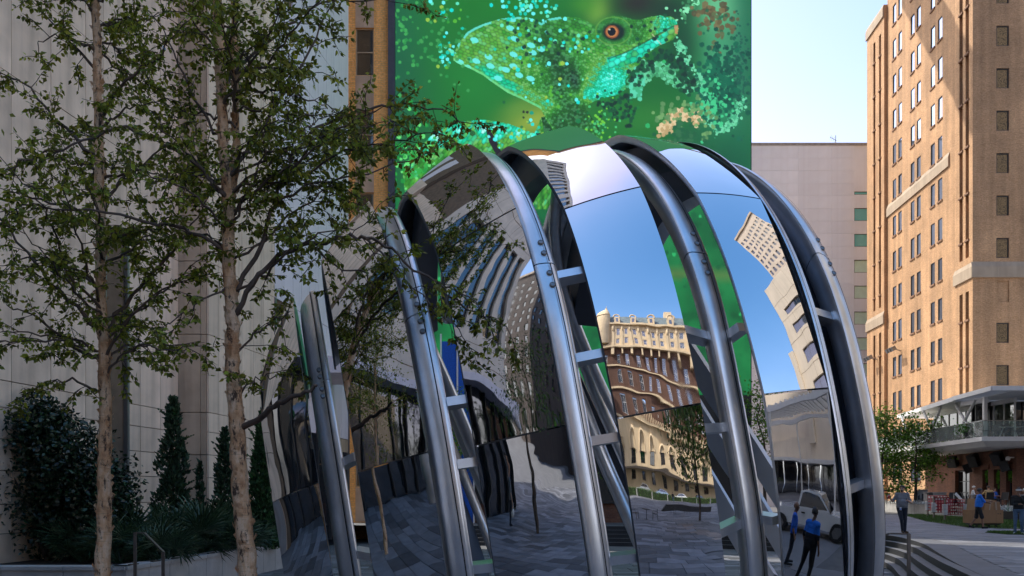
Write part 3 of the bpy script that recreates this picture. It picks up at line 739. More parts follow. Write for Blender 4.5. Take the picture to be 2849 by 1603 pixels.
# posts, braces
fasc = MB(); fasc.beam(le(58.3, -1.0) + Vector((0, 0, zr - .5)), le(60.6, -.4) + Vector((0, 0, zr - .5)), .25, .3); fasc.build('edge_beam', m_wht, TE)
pst = MB(); pst.box(le(58.0, -.6).x, le(58.0, -.6).x + .22, 57.9, 58.15, zs, zr - .3); pst.build('post', m_wht, TE)
for ya, yb in ((61.9, 58.9), (58.9, 61.9), (67.2, 64.6), (64.2, 66.6), (71.5, 69.3)):
    b = MB(); b.tube([le(ya, -.5) + Vector((0, 0, zr - .35)), le(yb, -.45) + Vector((0, 0, zs))], .1, 8); b.build('brace', m_wht, TE, smooth=40)
# glazed rooms: left side glass wall and front dark glass
gx = 34.3
m_green_glass = GLASS('terrace_glass', (.06, .075, .05), spec=.6)
m_curt = M('curtain', (.3, .24, .17), .9, var=.3, scale=3)
for i in range(9):
    y0 = 58.2 + i * 1.25; b = MB(); b.poly([(gx, y0 + .04, zs + .05), (gx, y0 + 1.2, zs + .05), (gx, y0 + 1.2, zr - .6), (gx, y0 + .04, zr - .6)][::-1]); b.build('glass_panel', m_green_glass, TE)
    b = MB(); b.box(gx - .06, gx + .06, y0 - .03, y0 + .03, zs, zr - .35); b.build('mullion', m_wht, TE)
    if i % 2: b = MB(); b.box(gx + .1, gx + .2, y0 + .3, y0 + .9, zs, zr - .6); b.build('curtain', m_curt, TE)
b = MB(); b.box(gx - .12, gx + .1, 58.1, 70, zr - .62, zr - .32); b.build('edge_beam', m_wht, TE)
for i in range(7):
    x0 = 33.1 + i * 1.65
    b = MB(); b.poly([(x0 + .03, 60.9, zs + .03), (x0 + 1.62, 60.9, zs + .03), (x0 + 1.62, 60.9, zr - .33), (x0 + .03, 60.9, zr - .33)]); b.build('glass_panel', m_dgl, TE)
    b = MB(); b.box(x0 - .03, x0 + .03, 60.82, 60.95, zs, zr - .33); b.build('mullion', m_frame, TE)
b = MB(); b.box(33.1, 46, 61.4, 61.5, zs, zr); b.build('inner_wall', m_dark, TE)
# glass balustrade
def rail(a, b_, n, parent):
    a, b_ = Vector(a), Vector(b_)
    for i in range(n):
        p, q = a.lerp(b_, (i + .01) / n), a.lerp(b_, (i + .99) / n)
        m_ = MB(); m_.beam(p + Vector((0, 0, .55)), q + Vector((0, 0, .55)), .02, 1.0); m_.build('rail_panel', m_clear, parent)
    m_ = MB(); m_.beam(a + Vector((0, 0, 1.08)), b_ + Vector((0, 0, 1.08)), .06, .05); m_.build('handrail', m_metal, parent)
RL = thing('glass_balustrade', 'clear glass balustrade with steel rail round the terrace edge', 'balustrade', (31.6, 57.2, zs)); p0 = le(57.1, -.1); p0.z = zs
p1 = le(76, -.1); p1.z = zs; rail(p0, p1, 14, RL); rail(p0, (46, 57.1, zs), 8, RL)
# terrace furniture
def chair_meshes():
    s_ = MB(); s_.box(-.22, .22, -.22, .22, .42, .46)
    b = MB(); b.obox((0, .24, .68), (.22, 0, 0), (0, .02, 0), (0, .07, .24))
    l = [MB() for _ in range(4)]
    for q, (x, y) in zip(l, ((-.2, -.2), (.2, -.2), (-.2, .2), (.2, .2))): q.tube([(x, y, .42), (x * 1.15, y * 1.2, 0)], .014, 6)
    return s_, b, l
cs, cb, cl = chair_meshes()
def chair(mt, name, label, loc, rz, group):
    t = thing(name, label, 'chair', loc, rz, group)
    key = 'ch' + mt.name
    if key not in MATS: MATS[key] = (cs.mesh('seat', mt), cb.mesh('backrest', mt), [q.mesh('leg', mt) for q in cl])
    a, b, l = MATS[key]
    inst('seat', a, t, (0, 0, 0)); inst('backrest', b, t, (0, 0, 0))
    for q in l: inst('leg', q, t, (0, 0, 0))
    return t
G1 = 'dark chairs on the upper terrace'
for i, (x, y, rz, lb) in enumerate(((2742, 57.9, 60, 'dark terrace chair right beside the white corner post'), (2760, 58.6, -80, 'dark terrace chair second from the corner post, back to the rail'), (2771, 58.2, -60, 'dark terrace chair at the left end of the white table'), (2796, 59.3, 150, 'dark terrace chair behind the white table'), (2812, 58.0, 20, 'dark terrace chair under the right end of the white table'), (2838, 58.8, -100, 'dark terrace chair at the right edge of the photo'))):
    chair(m_black, 'terrace_chair', lb, ((x - PX) / FPX * y, y, zs), R(rz), G1)
t = thing('terrace_table', 'white terrace table behind the glass balustrade', 'table', (at(2806, 0, 58.5).x, 58.5, zs)); L = t.location
b = MB(); b.box(L.x - .8, L.x + .8, L.y - .4, L.y + .4, zs + .72, zs + .75); b.build('tabletop', m_wht, t)
for s_ in (-1, 1): b = MB(); b.beam((L.x + s_ * .65, L.y, zs), (L.x + s_ * .35, L.y, zs + .72), .06, .06); b.build('leg', m_wht, t)
t = thing('terrace_shrub', 'round green shrub behind the glass under the X brace', 'shrub', at(2694, 1215, 59.4)); mb = MB(); tn = []; L = t.location
leafcloud(mb, tn, L + Vector((0, 0, .55)), (.36, .3, .22), 500, .13, rv, (1, 1.5, .9)); mb.build('foliage', m_leaf, t, kind='stuff', attr=tn)
b = MB(); b.lathe([(.25, 0), (.32, .35)], L, 10); b.build('pot', m_dark, t)
# ------------------------------------------------------------------ mirrored globe of sliced rings
m_mirror, nt_, p_ = new_mat('mirror_steel')
p_.inputs['Base Color'].default_value = (.78, .79, .81, 1); p_.inputs['Metallic'].default_value = 1; p_.inputs['Roughness'].default_value = .012
tc_ = NN(nt_, 'ShaderNodeTexCoord'); nz_ = NN(nt_, 'ShaderNodeTexNoise'); nz_.inputs['Scale'].default_value = 1.7; nz_.inputs['Detail'].default_value = 1.5; nt_.links.new(tc_.outputs['Object'], nz_.inputs['Vector'])
bp_ = NN(nt_, 'ShaderNodeBump'); bp_.inputs['Strength'].default_value = .5; bp_.inputs['Distance'].default_value = .009; nt_.links.new(nz_.outputs[0], bp_.inputs['Height']); nt_.links.new(bp_.outputs[0], p_.inputs['Normal'])
nr_ = NN(nt_, 'ShaderNodeTexNoise'); nr_.inputs['Scale'].default_value = 3.5; nr_.inputs['Detail'].default_value = 9; nr_.inputs['Roughness'].default_value = .7; mr_ = NN(nt_, 'ShaderNodeMapping'); mr_.inputs['Scale'].default_value = (1, 1, .35); nt_.links.new(tc_.outputs['Object'], mr_.inputs[0]); nt_.links.new(mr_.outputs[0], nr_.inputs['Vector'])
nt_.links.new(ramp(nt_, nr_.outputs[0], [(.45, .006), (.62, .03), (.8, .09)]), p_.inputs['Roughness'])
m_tube = M('satin_aluminium', (.78, .79, .81), .31, .8, var=.12, scale=3, streak=.25, bump=.05, bscale=120)
m_web = M('dark_painted_web', (.12, .135, .165), .4, .3, var=.08)
m_seam = M('seam_black', (.02, .02, .022), .7)
GA, GE = R(11.27), R(8.7); GN = np.array([math.cos(GA) * math.cos(GE), math.sin(GA) * math.cos(GE), math.sin(GE)]); GC = np.array([.765, 13.4, 1.747])
g_a = np.array([0, 0, 1.]) - GN[2] * GN; g_a /= np.linalg.norm(g_a); g_b = np.cross(GN, g_a)
G = thing('mirror_globe', 'huge globe sculpture of mirror polished steel ribs with silver tubes', 'sculpture', (.765, 13.4, FLOOR))
GT, FLAT = R(31.6), .22
S0 = R(51.55)                                             # first seam in view
def gp(h, r, t, A=None):
    r = r * (1 - (CURA if A is None else A) * math.exp(-((abs(t) - R(85)) / R(22)) ** 2))
    rho = math.sqrt(max(.01, r * r - h * h)); return GC + GN * h + rho * (math.cos(t) * g_a + math.sin(t) * g_b)
CURA = 0.
def t_max(h, r):
    rho = math.sqrt(max(.01, r * r - h * h)); c = (FLOOR - .12 - GC[2] - GN[2] * h) / (rho * g_a[2]); return math.acos(max(-1, min(1, c)))
def flat_mul(t, tilt=True):
    u = ((t - S0) / GT) % 1.0; uu = 2 * u - 1; sag = 1 - math.cos(GT / 2)
    return 1 - FLAT * sag * (1 - uu * uu)
TB = R(-46)                                              # the ribs end just behind the crest
def segs(tm):
    k0 = math.ceil((TB - S0) / GT); cuts = [TB]; k = k0
    while S0 + GT * k < tm:
        if S0 + GT * k > TB + .05 and S0 + GT * k < tm - .05: cuts.append(S0 + GT * k)
        k += 1
    return cuts + [tm]
def ringgrid(mb, prof, t0, t1, n, flip=False, mul=False):
    """prof: list of (h, r) across the ring; swept from t0 to t1"""
    rows = []
    for i in range(n + 1):
        t = t0 + (t1 - t0) * i / n
        rows.append([gp(h, r * (flat_mul(t) if mul else 1), t) for h, r in prof])
    mb.grid(rows, flip=flip)
# module table: (h left, h right, r left, r right), tube (h centre, half width, r centre, half depth)
MODS = [
    dict(m=(-4.25, -3.62, 4.70, 4.80), tube=(-3.43, .13, 4.52, .10), w=.2),
    dict(m=(-3.17, -2.44, 4.77, 4.91), tube=(-2.27, .14, 4.60, .12), w=.25),
    dict(m=(-1.92, -1.05, 4.75, 4.99), tube=(-.88, .14, 4.70, .14), w=.3),
    dict(m=(-.48, .38, 4.83, 5.02), tube=(.93, .16, 4.62, .14), w=.45),
    dict(m=(1.10, 1.95, 4.97, 5.08), tube=(2.63, .17, 4.92, .17), w=.62, trim=True),
]
boltm = MB(); boltm.lathe([(.034, -.012), (.034, .008), (.026, .016), (.026, .012)], (0, 0, 0), 10); BOLT = boltm.mesh('bolt', m_metal)
STRUT_T = [R(v) for v in (61.0, 73.3, 85.6, -20, 98, 110)]
for mi, md in enumerate(MODS):
    CURA = (.02, .03, .065, .058, .025)[mi]
    hL, hR, rL, rR = md['m']; tm = t_max((hL + hR) / 2, (rL + rR) / 2); cuts = segs(tm); K = 8
    prof = []
    for i in range(K + 1):
        s_ = i / K; h = hL + (hR - hL) * s_; prof.append((h, rL + (rR - rL) * s_))
    gap = .0022
    for a, b_ in zip(cuts[:-1], cuts[1:]):
        n = max(4, int((b_ - a) / R(1.1)))
        q = MB(); ringgrid(q, prof, a + gap, b_ - gap, n, flip=True, mul=True); 
        q.build('mirror_panel', m_mirror, G, smooth=True)
        q = MB(); ringgrid(q, [(h, r - .03) for h, r in prof[::4]], a + gap, b_ - gap, n, flip=False, mul=True); q.build('inner_skin', m_tube, G, smooth=True)
    # edge flanges of the mirror skin, deep webs and inner skin of the box rib behind it
    n = int((tm - TB) / R(1.3)); t0, t1 = TB, tm
    q = MB(); ringgrid(q, [(hL, rL - .001), (hL - .004, rL - .05), (hL + .03, rL - .09)], t0, t1, n, mul=True); q.build('edge_flange', m_tube if mi == 4 else m_web, G, smooth=40)
    q = MB(); ringgrid(q, [(hR, rR - .001), (hR + .004, rR - .04), (hR - .03, rR - .12)], t0, t1, n, flip=True, mul=True); q.build('edge_flange', m_tube, G, smooth=40)
    q = MB(); ringgrid(q, [(hR - .16, rR - .13), (hR - .15, rR - .22), (hR - .05, rR - .22), (hR - .04, rR - .13)], t0, t1, n); q.build('stiffener', m_web, G, smooth=30)
    # deep box behind the crest, fading out down the front
    rows = []
    for i in range(41):
        t = TB + (R(46) - TB) * i / 40; fd = max(0., min(1., (R(46) - t) / R(38))); fd = fd * fd * (3 - 2 * fd); d_ = .12 + md['w'] * fd
        rows.append([gp(h, r, t) for h, r in ((hL + .3, rL - .1), (hL + .33, rL - d_), (hR - .1, rR - d_ - .1), (hR - .06, rR - .14))])
    q = MB(); q.grid(rows); q.build('box_rib', m_web, G, smooth=30)
    # silver tube rib right of the panel, with its own seams
    hc, hw, rc, hd = md['tube']
    tt = t_max(hc, rc); S1 = R(60.2)
    cutt = [TB, S1, tt]
    profT = []
    for i in range(17):
        a = 2 * math.pi * i / 16; ca, sa = math.cos(a), math.sin(a); ex = .62
        profT.append((hc + hw * math.copysign(abs(ca) ** ex, ca), rc + hd * math.copysign(abs(sa) ** ex, sa) - .05 * ca * (1 if mi == 2 else .4)))
    for a, b_ in zip(cutt[:-1], cutt[1:]):
        q = MB(); ringgrid(q, profT, a + .0014, b_ - .0014, max(8, int((b_ - a) / R(1.3)))); tb_ = q.build('tube_rib', m_tube, G, smooth=50)
        # long seam along the crown of the tube
        lw = MB(); ringgrid(lw, [(hc + hw * .28, rc + hd * 1.0 + .004), (hc + hw * .28 + .012, rc + hd * 1.0 + .004)], a + .002, b_ - .002, max(8, int((b_ - a) / R(1.6))), flip=True); lw.build('seam_line', m_seam, tb_)
        lw = MB(); ringgrid(lw, [(hc - hw * .86, rc + hd * .8 + .006), (hc - hw * .86 + .01, rc + hd * .83 + .006)], a + .002, b_ - .002, max(8, int((b_ - a) / R(1.6))), flip=True); lw.build('seam_line', m_seam, tb_)
        for e_, sg in ((a, 1), (b_, -1)):
            if abs(abs(e_) - S1) < .01:
                for kq in (1, 2):
                    t = e_ + sg * (.022 + .032 * (kq - 1) + .006); P = gp(hc + hw * .1, rc + hd + .0, t); out = Vector(P - GC).normalized(); out = (Vector(P) - Vector(GC + GN * hc)).normalized()
                    o_ = inst('bolt', BOLT, tb_, Vector(P) - world_root(tb_)); o_.rotation_euler = out.to_track_quat('Z', 'Y').to_euler()
    # dark gutter plate between panel and tube
    if mi == 4:
        q = MB(); ringgrid(q, [(hR - .05, rR - .16), (hR + .02, rR - .40), (hc - hw * .6, rc - .22), (hc - hw * .5, rc - .02)], t0, t1, n); q.build('gutter_plate', m_web, G, smooth=30)
    if md.get('trim'):
        q = MB(); ringgrid(q, [(hR + .004, rR + .004), (hR + .02, rR + .012), (hR + .13, rR - .02), (hR + .14, rR - .09), (hR + .004, rR - .03)], TB, tm, n, flip=True); q.build('trim_rail', m_tube, G, smooth=30)
        for off_ in (.035, .1):
            q = MB(); ringgrid(q, [(hR + off_, rR + .0135 - .03 * (off_ > .05)), (hR + off_ + .008, rR + .013 - .03 * (off_ > .05))], TB, tm, n, flip=True); q.build('seam_line', m_seam, G)
    # struts: panel box to tube, tube to next module
    spans = []
    if hc - hw - hR > .1: spans.append((hR - .05, hc - hw + .05, rR - .16, rc - .03, CURA, CURA, (72.8, 86.2, 100, 112) if mi < 4 else (70.7, 98)))
    if mi < 4:
        nh = MODS[mi + 1]['m']; spans.append((hc + hw - .04, nh[0] + .05, rc - .06, nh[2] - .2, CURA, (.02, .03, .065, .058, .025)[mi + 1], ((79.4, 100), (75.2, 85.3, 102), (61.2, 73.6, 85.4, 102), (72.8, 100))[mi]))
    for (h0, h1, r0, r1, A0_, A1_, tl) in spans:
        for t in tl:
            t = R(t); a, b_ = Vector(gp(h0, r0, t, A0_)), Vector(gp(h1, r1, t, A1_)); up = Vector(math.cos(t) * g_a + math.sin(t) * g_b)
            q = MB(); q.beam(a, b_, .1, .15, up=up); q.build('strut', m_tube, G)
# closing discs of the outermost rings
q = MB(); hL, hR, rL, rR = MODS[0]['m']; tm = t_max(hL, rL); ringgrid(q, [(hL + .02, rL - .02), (hL + .02, rL - .35)], TB, tm, 60); q.build('end_plate', m_web, G)

# open back of the globe: slanting tubes and flat blades on the far side
CURA = 0.
def back(x, y, r=4.5):
    d = Vector(((x - PX) / FPX, 1, -(y - PY) / FPX)).normalized(); oc = Vector((0, 0, EYE)) - Vector(GC); B = d.dot(oc); c = oc.dot(oc) - r * r
    return Vector((0, 0, EYE)) + d * (-B + math.sqrt(max(0, B * B - c)))
def curve3(P, r): return [Vector(v) for v in smooth_curve([tuple(back(x, y, r)) for x, y in P], 6)]
for P, rad, r in (([(1562, 480), (1548, 560), (1544, 647), (1558, 757), (1580, 841), (1626, 961), (1694, 1115), (1790, 1290), (1880, 1480), (1960, 1640)], .1, 4.3),
                  ([(1560, 830), (1626, 1013), (1673, 1132), (1733, 1269), (1800, 1420), (1900, 1620)], .12, 4.5), ([(1600, 1080), (1676, 1270), (1733, 1400), (1802, 1560), (1840, 1640)], .15, 4.5),
                  ([(1110, 760), (1150, 870), (1215, 1010), (1280, 1160), (1345, 1320), (1420, 1500), (1480, 1640)], .13, 4.4), ([(1180, 1080), (1250, 1230), (1320, 1400), (1390, 1580)], .1, 4.5)):
    q = MB(); q.tube(curve3(P, r), rad, 12); q.build('back_tube', m_tube, G, smooth=True)
def blade(P, wpx, r, mat_, nm='back_blade'):
    up = curve3(P, r); lo = curve3([(x, y + wpx) for x, y in P], r); q = MB()
    rows = []
    for a, c in zip(up, lo):
        o_ = (a - Vector(GC)).normalized() * .05; rows.append([a - o_, a + o_, c + o_, c - o_])
    q.grid(rows, closev=True); q.build(nm, mat_, G, smooth=30)
m_blade_g = M('pale_satin_blade', (.6, .62, .66), .35, .5, var=.04)
blade([(1860, 850), (1962, 1008), (2050, 1140), (2140, 1280), (2240, 1440), (2330, 1600)], 92, 4.6, m_blade_g)
blade([(1890, 1020), (1997, 1195), (2070, 1302), (2160, 1450), (2260, 1620)], 82, 4.6, m_blade_g)
blade([(1920, 1210), (2017, 1372), (2081, 1480), (2160, 1600)], 100, 4.6, m_blade_g)
blade([(1600, 1010), (1700, 1230), (1780, 1400), (1880, 1600)], 150, 4.7, m_web)
blade([(1170, 930), (1230, 1060), (1300, 1230), (1380, 1430), (1440, 1600)], 60, 4.7, m_blade_g)
blade([(1130, 1020), (1220, 1230), (1300, 1420), (1360, 1600)], 120, 4.7, m_web)
# ------------------------------------------------------------------ cream travertine tower on the left
LD = Vector((.143, 1, 0)).normalized(); LN = Vector((LD.y, -LD.x, 0))       # direction along the street front, outward normal
CT = thing('travertine_tower', 'cream travertine tower on the left with stone panels and glass slots', 'tower', (-11, 28, FLOOR)); CTR = CT.location
def lp(o, s, z=0, out=0.): return Vector((o[0], o[1], 0)) + LD * s + LN * out + Vector((0, 0, z))
A0 = (-11.0, 28.0); B0_ = (-10.02, 28.0)
rzF = math.atan2(LD.y, LD.x)
def panel_mesh(wd, hg, mat_):
    b = MB(); g = .011; b.hexa([(g, -.05, g), (wd - g, -.05, g), (wd - g, .02, g), (g, .02, g), (g, -.05, hg - g), (wd - g, -.05, hg - g), (wd - g, .02, hg - g), (g, .02, hg - g)]); return b.mesh('stone_panel', mat_)
# box local frame: x along LD, -y outward  -> rotate so that -y points to LN
PMC = {}
def panels(o, s_edges, z_edges, mat_, skip=lambda s, z: False):
    for i in range(len(s_edges) - 1):
        for j in range(len(z_edges) - 1):
            if skip((s_edges[i] + s_edges[i + 1]) / 2, (z_edges[j] + z_edges[j + 1]) / 2): continue
            wd, hg = round(s_edges[i + 1] - s_edges[i], 3), round(z_edges[j + 1] - z_edges[j], 3)
            if (wd, hg, mat_.name) not in PMC: PMC[(wd, hg, mat_.name)] = panel_mesh(wd, hg, mat_)
            inst('stone_panel', PMC[(wd, hg, mat_.name)], CT, lp(o, s_edges[i], z_edges[j], .02 + rng.uniform(-.004, .004)) - CTR, rzF)
core = MB()
core.hexa([lp(A0, -11, FLOOR), lp(A0, 0, FLOOR), lp(A0, 0, FLOOR, -8), lp(A0, -11, FLOOR, -8), lp(A0, -11, 40), lp(A0, 0, 40), lp(A0, 0, 40, -8), lp(A0, -11, 40, -8)])
core.hexa([lp(B0_, .3, FLOOR), lp(B0_, 13.9, FLOOR), lp(B0_, 13.9, FLOOR, -8), lp(B0_, .3, FLOOR, -8), lp(B0_, .3, 40), lp(B0_, 13.9, 40), lp(B0_, 13.9, 40, -8), lp(B0_, .3, 40, -8)])
core.build('core', m_joint, CT)
ze = [FLOOR, .5, 1.2, 2.0, 2.75, 3.5, 4.14, 6.7, 9.1, 11.5, 13.9, 16.3, 18.7, 21.1]
s1 = [-10.4, -9.0, -7.6, -6.2, -4.8, -4.0, -2.9, -2.2, -1.1, -.03]
panels(A0, s1, ze, m_stone, lambda s, z: -4.0 < s < -2.9 and z < 9.1)
# glass slot in the first front
def slot_glass(o, s0, s1_, z0, z1, n, mat_, out=-.01):
    for i in range(n):
        za, zb = z0 + (z1 - z0) * i / n, z0 + (z1 - z0) * (i + 1) / n
        b = MB(); b.poly([lp(o, s0 + .05, za + .03, out), lp(o, s1_ - .05, za + .03, out), lp(o, s1_ - .05, zb - .03, out), lp(o, s0 + .05, zb - .03, out)]); b.build('glass_panel', mat_, CT)
    for s_ in (s0, s1_): b = MB(); b.obox(lp(o, s_, (z0 + z1) / 2, .04), LD * .05, LN * .09, Vector((0, 0, (z1 - z0) / 2))); b.build('mullion', m_metal, CT)
slot_glass(A0, -4.0, -2.9, FLOOR, 9.1, 5, m_bgl)
# tan pilaster facing the viewer
for j in range(len(ze) - 1):
    if ze[j] < 4 and ze[j] > FLOOR and j % 2: continue
    z0 = ze[j]; z1 = ze[j + 1] if ze[j + 1] > 4 else ze[min(j + 2, 6)]
    if z0 < 4 and j % 2 == 0: z1 = ze[j + 2] if ze[j + 2] <= 4.14 else 4.14
    for x0, x1 in ((A0[0] + .03, A0[0] + .26), (A0[0] + .27, A0[0] + .78), (A0[0] + .79, B0_[0] - .01)):
        b = MB(); b.box(x0, x1, A0[1] - .02 - (.03 if x1 - x0 > .4 else 0), A0[1] + .3, z0 + .012, z1 - .012); b.build('pilaster_panel', m_stonetan, CT)
s2 = [0, .7, 1.5, 2.4, 3.3, 4.2, 5.2]; s2b = [7.0, 7.9, 8.8, 9.8, 10.8, 11.8, 12.8, 13.85]
panels(B0_, s2, ze, m_stone); panels(B0_, [5.2, 6.1, 7.0], ze[8:], m_white); panels(B0_, s2b, ze[6:] + [23.5, 26], m_white); panels(B0_, s2[3:], [21.1, 23.5, 26], m_white)
panels(B0_, s2b[:2], ze[:7], m_stone); panels(B0_, [11.8, 12.8, 13.85], [3.5, 4.14], m_stonetan)
slot_glass(B0_, 5.2, 7.0, 3.2, 9.1, 2, m_ggl); panels(B0_, [5.2, 6.1, 7.0], [1.0, 3.2], m_white); slot_glass(B0_, 5.2, 7.0, FLOOR, 1.0, 1, m_dgl)
# low canopy and doorway beyond
b = MB(); b.obox(lp(B0_, 9.8, 6.9, .9), LD * 1.9, LN * 1.0, Vector((0, 0, .35))); b.build('entrance_canopy', m_white, CT)
slot_glass(B0_, 7.9, 13.8, FLOOR, 6.5, 2, m_dgl, .06)
for q in (8, 9.6, 11.2): b = MB(); b.obox(lp(B0_, q, 3, .1), LD * .06, LN * .08, Vector((0, 0, 3.6))); b.build('mullion', m_frame, CT)
# grey louver bands high up and a slanted glass beam
for i, (z0, z1) in enumerate(((14.1, 14.7), (14.95, 15.55), (15.85, 16.35), (16.6, 17.1))):
    b = MB(); b.box(-19, -12.9 + .25 * i, 25.2 - .5 * i, 26.4, z0, z1); b.build('louver_band', m_louver, CT)
b = MB(); b.beam((-14.6, 24.9, 18.9), (-11.25, 27.2, 15.4), .5, .5); b.build('glass_beam', m_bgl, CT)
# tower shaft above and towards the viewer's left (seen only mirrored, and shading the court)
hs3 = []
S_ = 34.
for i in range(16): 
    for zz0 in (10.5, 60): hs3.append((.9 + 2.3 * i, 2.35 + 2.3 * i, zz0, zz0 + 14.5))
m_shaft = M('travertine_far', (.72, .61, .5), .75, var=.12, scale=.5, streak=.3)
b = MB()
o_ = lp(A0, -36, 0, -.06)
b.wall(o_, LD, LN, 0, 25, 6.0, 78, [h for h in hs3 if h[1] < 25], .35)
b.wall(lp(A0, -11, 0, -.06), LD, LN, 0, 25, 40, 78, [(h[0] + .3, h[1] + .3, max(h[2], 40.5), h[3]) for h in hs3 if h[1] < 24 and h[3] > 41], .35)
b.poly([lp(A0, -36, FLOOR, 0), lp(A0, -36, FLOOR, -30), lp(A0, -36, 78, -30), lp(A0, -36, 78, 0)]); b.poly([lp(A0, 14, 40, 0), lp(A0, 14, 78, 0), lp(A0, 14, 78, -30), lp(A0, 14, 40, -30)]); b.poly([lp(A0, -36, 78, 0), lp(A0, 14, 78, 0), lp(A0, 14, 78, -30), lp(A0, -36, 78, -30)])
b.poly([lp(A0, -11, 39.9, .02), lp(A0, 14, 39.9, 1.2), lp(A0, 14, 39.9, -8), lp(A0, -11, 39.9, -8)])
b.build('tower_shaft', m_shaft, CT)
b = MB()
b.obox(lp(A0, -23.5, 42, -.6), LD * 12.3, LN * .1, Vector((0, 0, 35.5))); b.obox(lp(A0, 1, 59, -.6), LD * 12, LN * .1, Vector((0, 0, 18.5))); b.build('shaft_glass', m_bgl, CT)
# glazed street level nearer the viewer with dark fins, a band and a leaning white column
b = MB(); b.poly([lp(A0, -36, FLOOR, -.3), lp(A0, -11, FLOOR, -.3), lp(A0, -11, 6.0, -.3), lp(A0, -36, 6.0, -.3)]); b.build('shopfront_glass', m_dgl, CT)
for i in range(17): b = MB(); b.obox(lp(A0, -36 + 1.5 * i, 2.6, -.12), LD * .05, LN * .14, Vector((0, 0, 3.4))); b.build('mullion', m_frame, CT)
b = MB(); b.obox(lp(A0, -23.5, 6.1, .5), LD * 12.5, LN * .8, Vector((0, 0, .25))); b.build('entrance_canopy', m_white, CT)
b = MB()
for i in range(12): b.obox(lp(A0, -35.6 + 2.3 * i, 50, -.055), LD * .02, LN * .004, Vector((0, 0, 24)))
for z in (7.6, 9.3, 26.2, 29, 31.8, 34.6, 37.4, 40.2, 43, 45.8, 48.6): b.obox(lp(A0, -23.5, z, -.055), LD * 12.4, LN * .004, Vector((0, 0, .025)))
b.build('panel_joints', m_joint, CT)
for s_ in (-17, -25): b = MB(); b.tube([lp(A0, s_, FLOOR, 2.2), lp(A0, s_ + .3, 3, 2.0), lp(A0, s_ + .8, 6.0, 1.1)], [.22, .2, .16], 12); b.build('column', m_wht, CT, smooth=True)
# stone seat wall of the planter
PL = thing('planter_wall', 'low pale stone planter wall in front of the palmettos', 'planter', (-8, 17.8, FLOOR)); PLR = PL.location
w0 = Vector((-8.05, 17.8, 0)); w1 = Vector((-6.8, 29.5, 0)); wz = -.075
m_seat = M('seat_wall_stone', (.43, .41, .39), .8, var=.14, scale=2.2, streak=.2, bump=.35, bscale=22, rnd=.06)
wd_ = (w1 - w0).normalized(); wn = Vector((wd_.y, -wd_.x, 0)); Lw = (w1 - w0).length
n = 13
for i in range(n):
    a = w0 + wd_ * (Lw * i / n + .008); c = w0 + wd_ * (Lw * (i + 1) / n - .008)
    b = MB(); b.hexa([a + Vector((0, 0, FLOOR)), a + wn * -.4 + Vector((0, 0, FLOOR)), c + wn * -.4 + Vector((0, 0, FLOOR)), c + Vector((0, 0, FLOOR)), a + Vector((0, 0, wz - .08)), a + wn * -.4 + Vector((0, 0, wz - .08)), c + wn * -.4 + Vector((0, 0, wz - .08)), c + Vector((0, 0, wz - .08))]); b.build('stone', m_seat, PL)
    b = MB(); a2 = a + wn * .03; c2 = c + wn * .03; b.hexa([a2 + Vector((0, 0, wz - .075)), a + wn * -.45 + Vector((0, 0, wz - .075)), c + wn * -.45 + Vector((0, 0, wz - .075)), c2 + Vector((0, 0, wz - .075)), a2 + Vector((0, 0, wz)), a + wn * -.45 + Vector((0, 0, wz)), c + wn * -.45 + Vector((0, 0, wz)), c2 + Vector((0, 0, wz))]); b.build('coping_stone', m_seat, PL)
    m_ = (a + c) / 2 + wn * -.1 + Vector((0, 0, wz + .012)); b = MB(); b.obox(m_, wd_ * .16, wn * .035, Vector((0, 0, .012))); b.build('skate_stop', m_bronze, PL)
for i in range(6):
    x1 = -8.07 - 1.3 * i; b = MB(); b.box(x1 - 1.285, x1, 17.8, 18.2, FLOOR, wz - .08); b.build('stone', m_seat, PL); b = MB(); b.box(x1 - 1.285, x1, 17.76, 18.25, wz - .075, wz); b.build('coping_stone', m_seat, PL)
soil = MB(); soil.poly([(-16, 18.2, wz - .12), (-8.3, 18.2, wz - .12), (-7.1, 29.5, wz - .12), (-9.6, 29.5, wz - .12), (-16, 20, wz - .12)]); soil.build('soil', M('dark_soil', (.03, .022, .016), .95, var=.4, scale=6), PL)
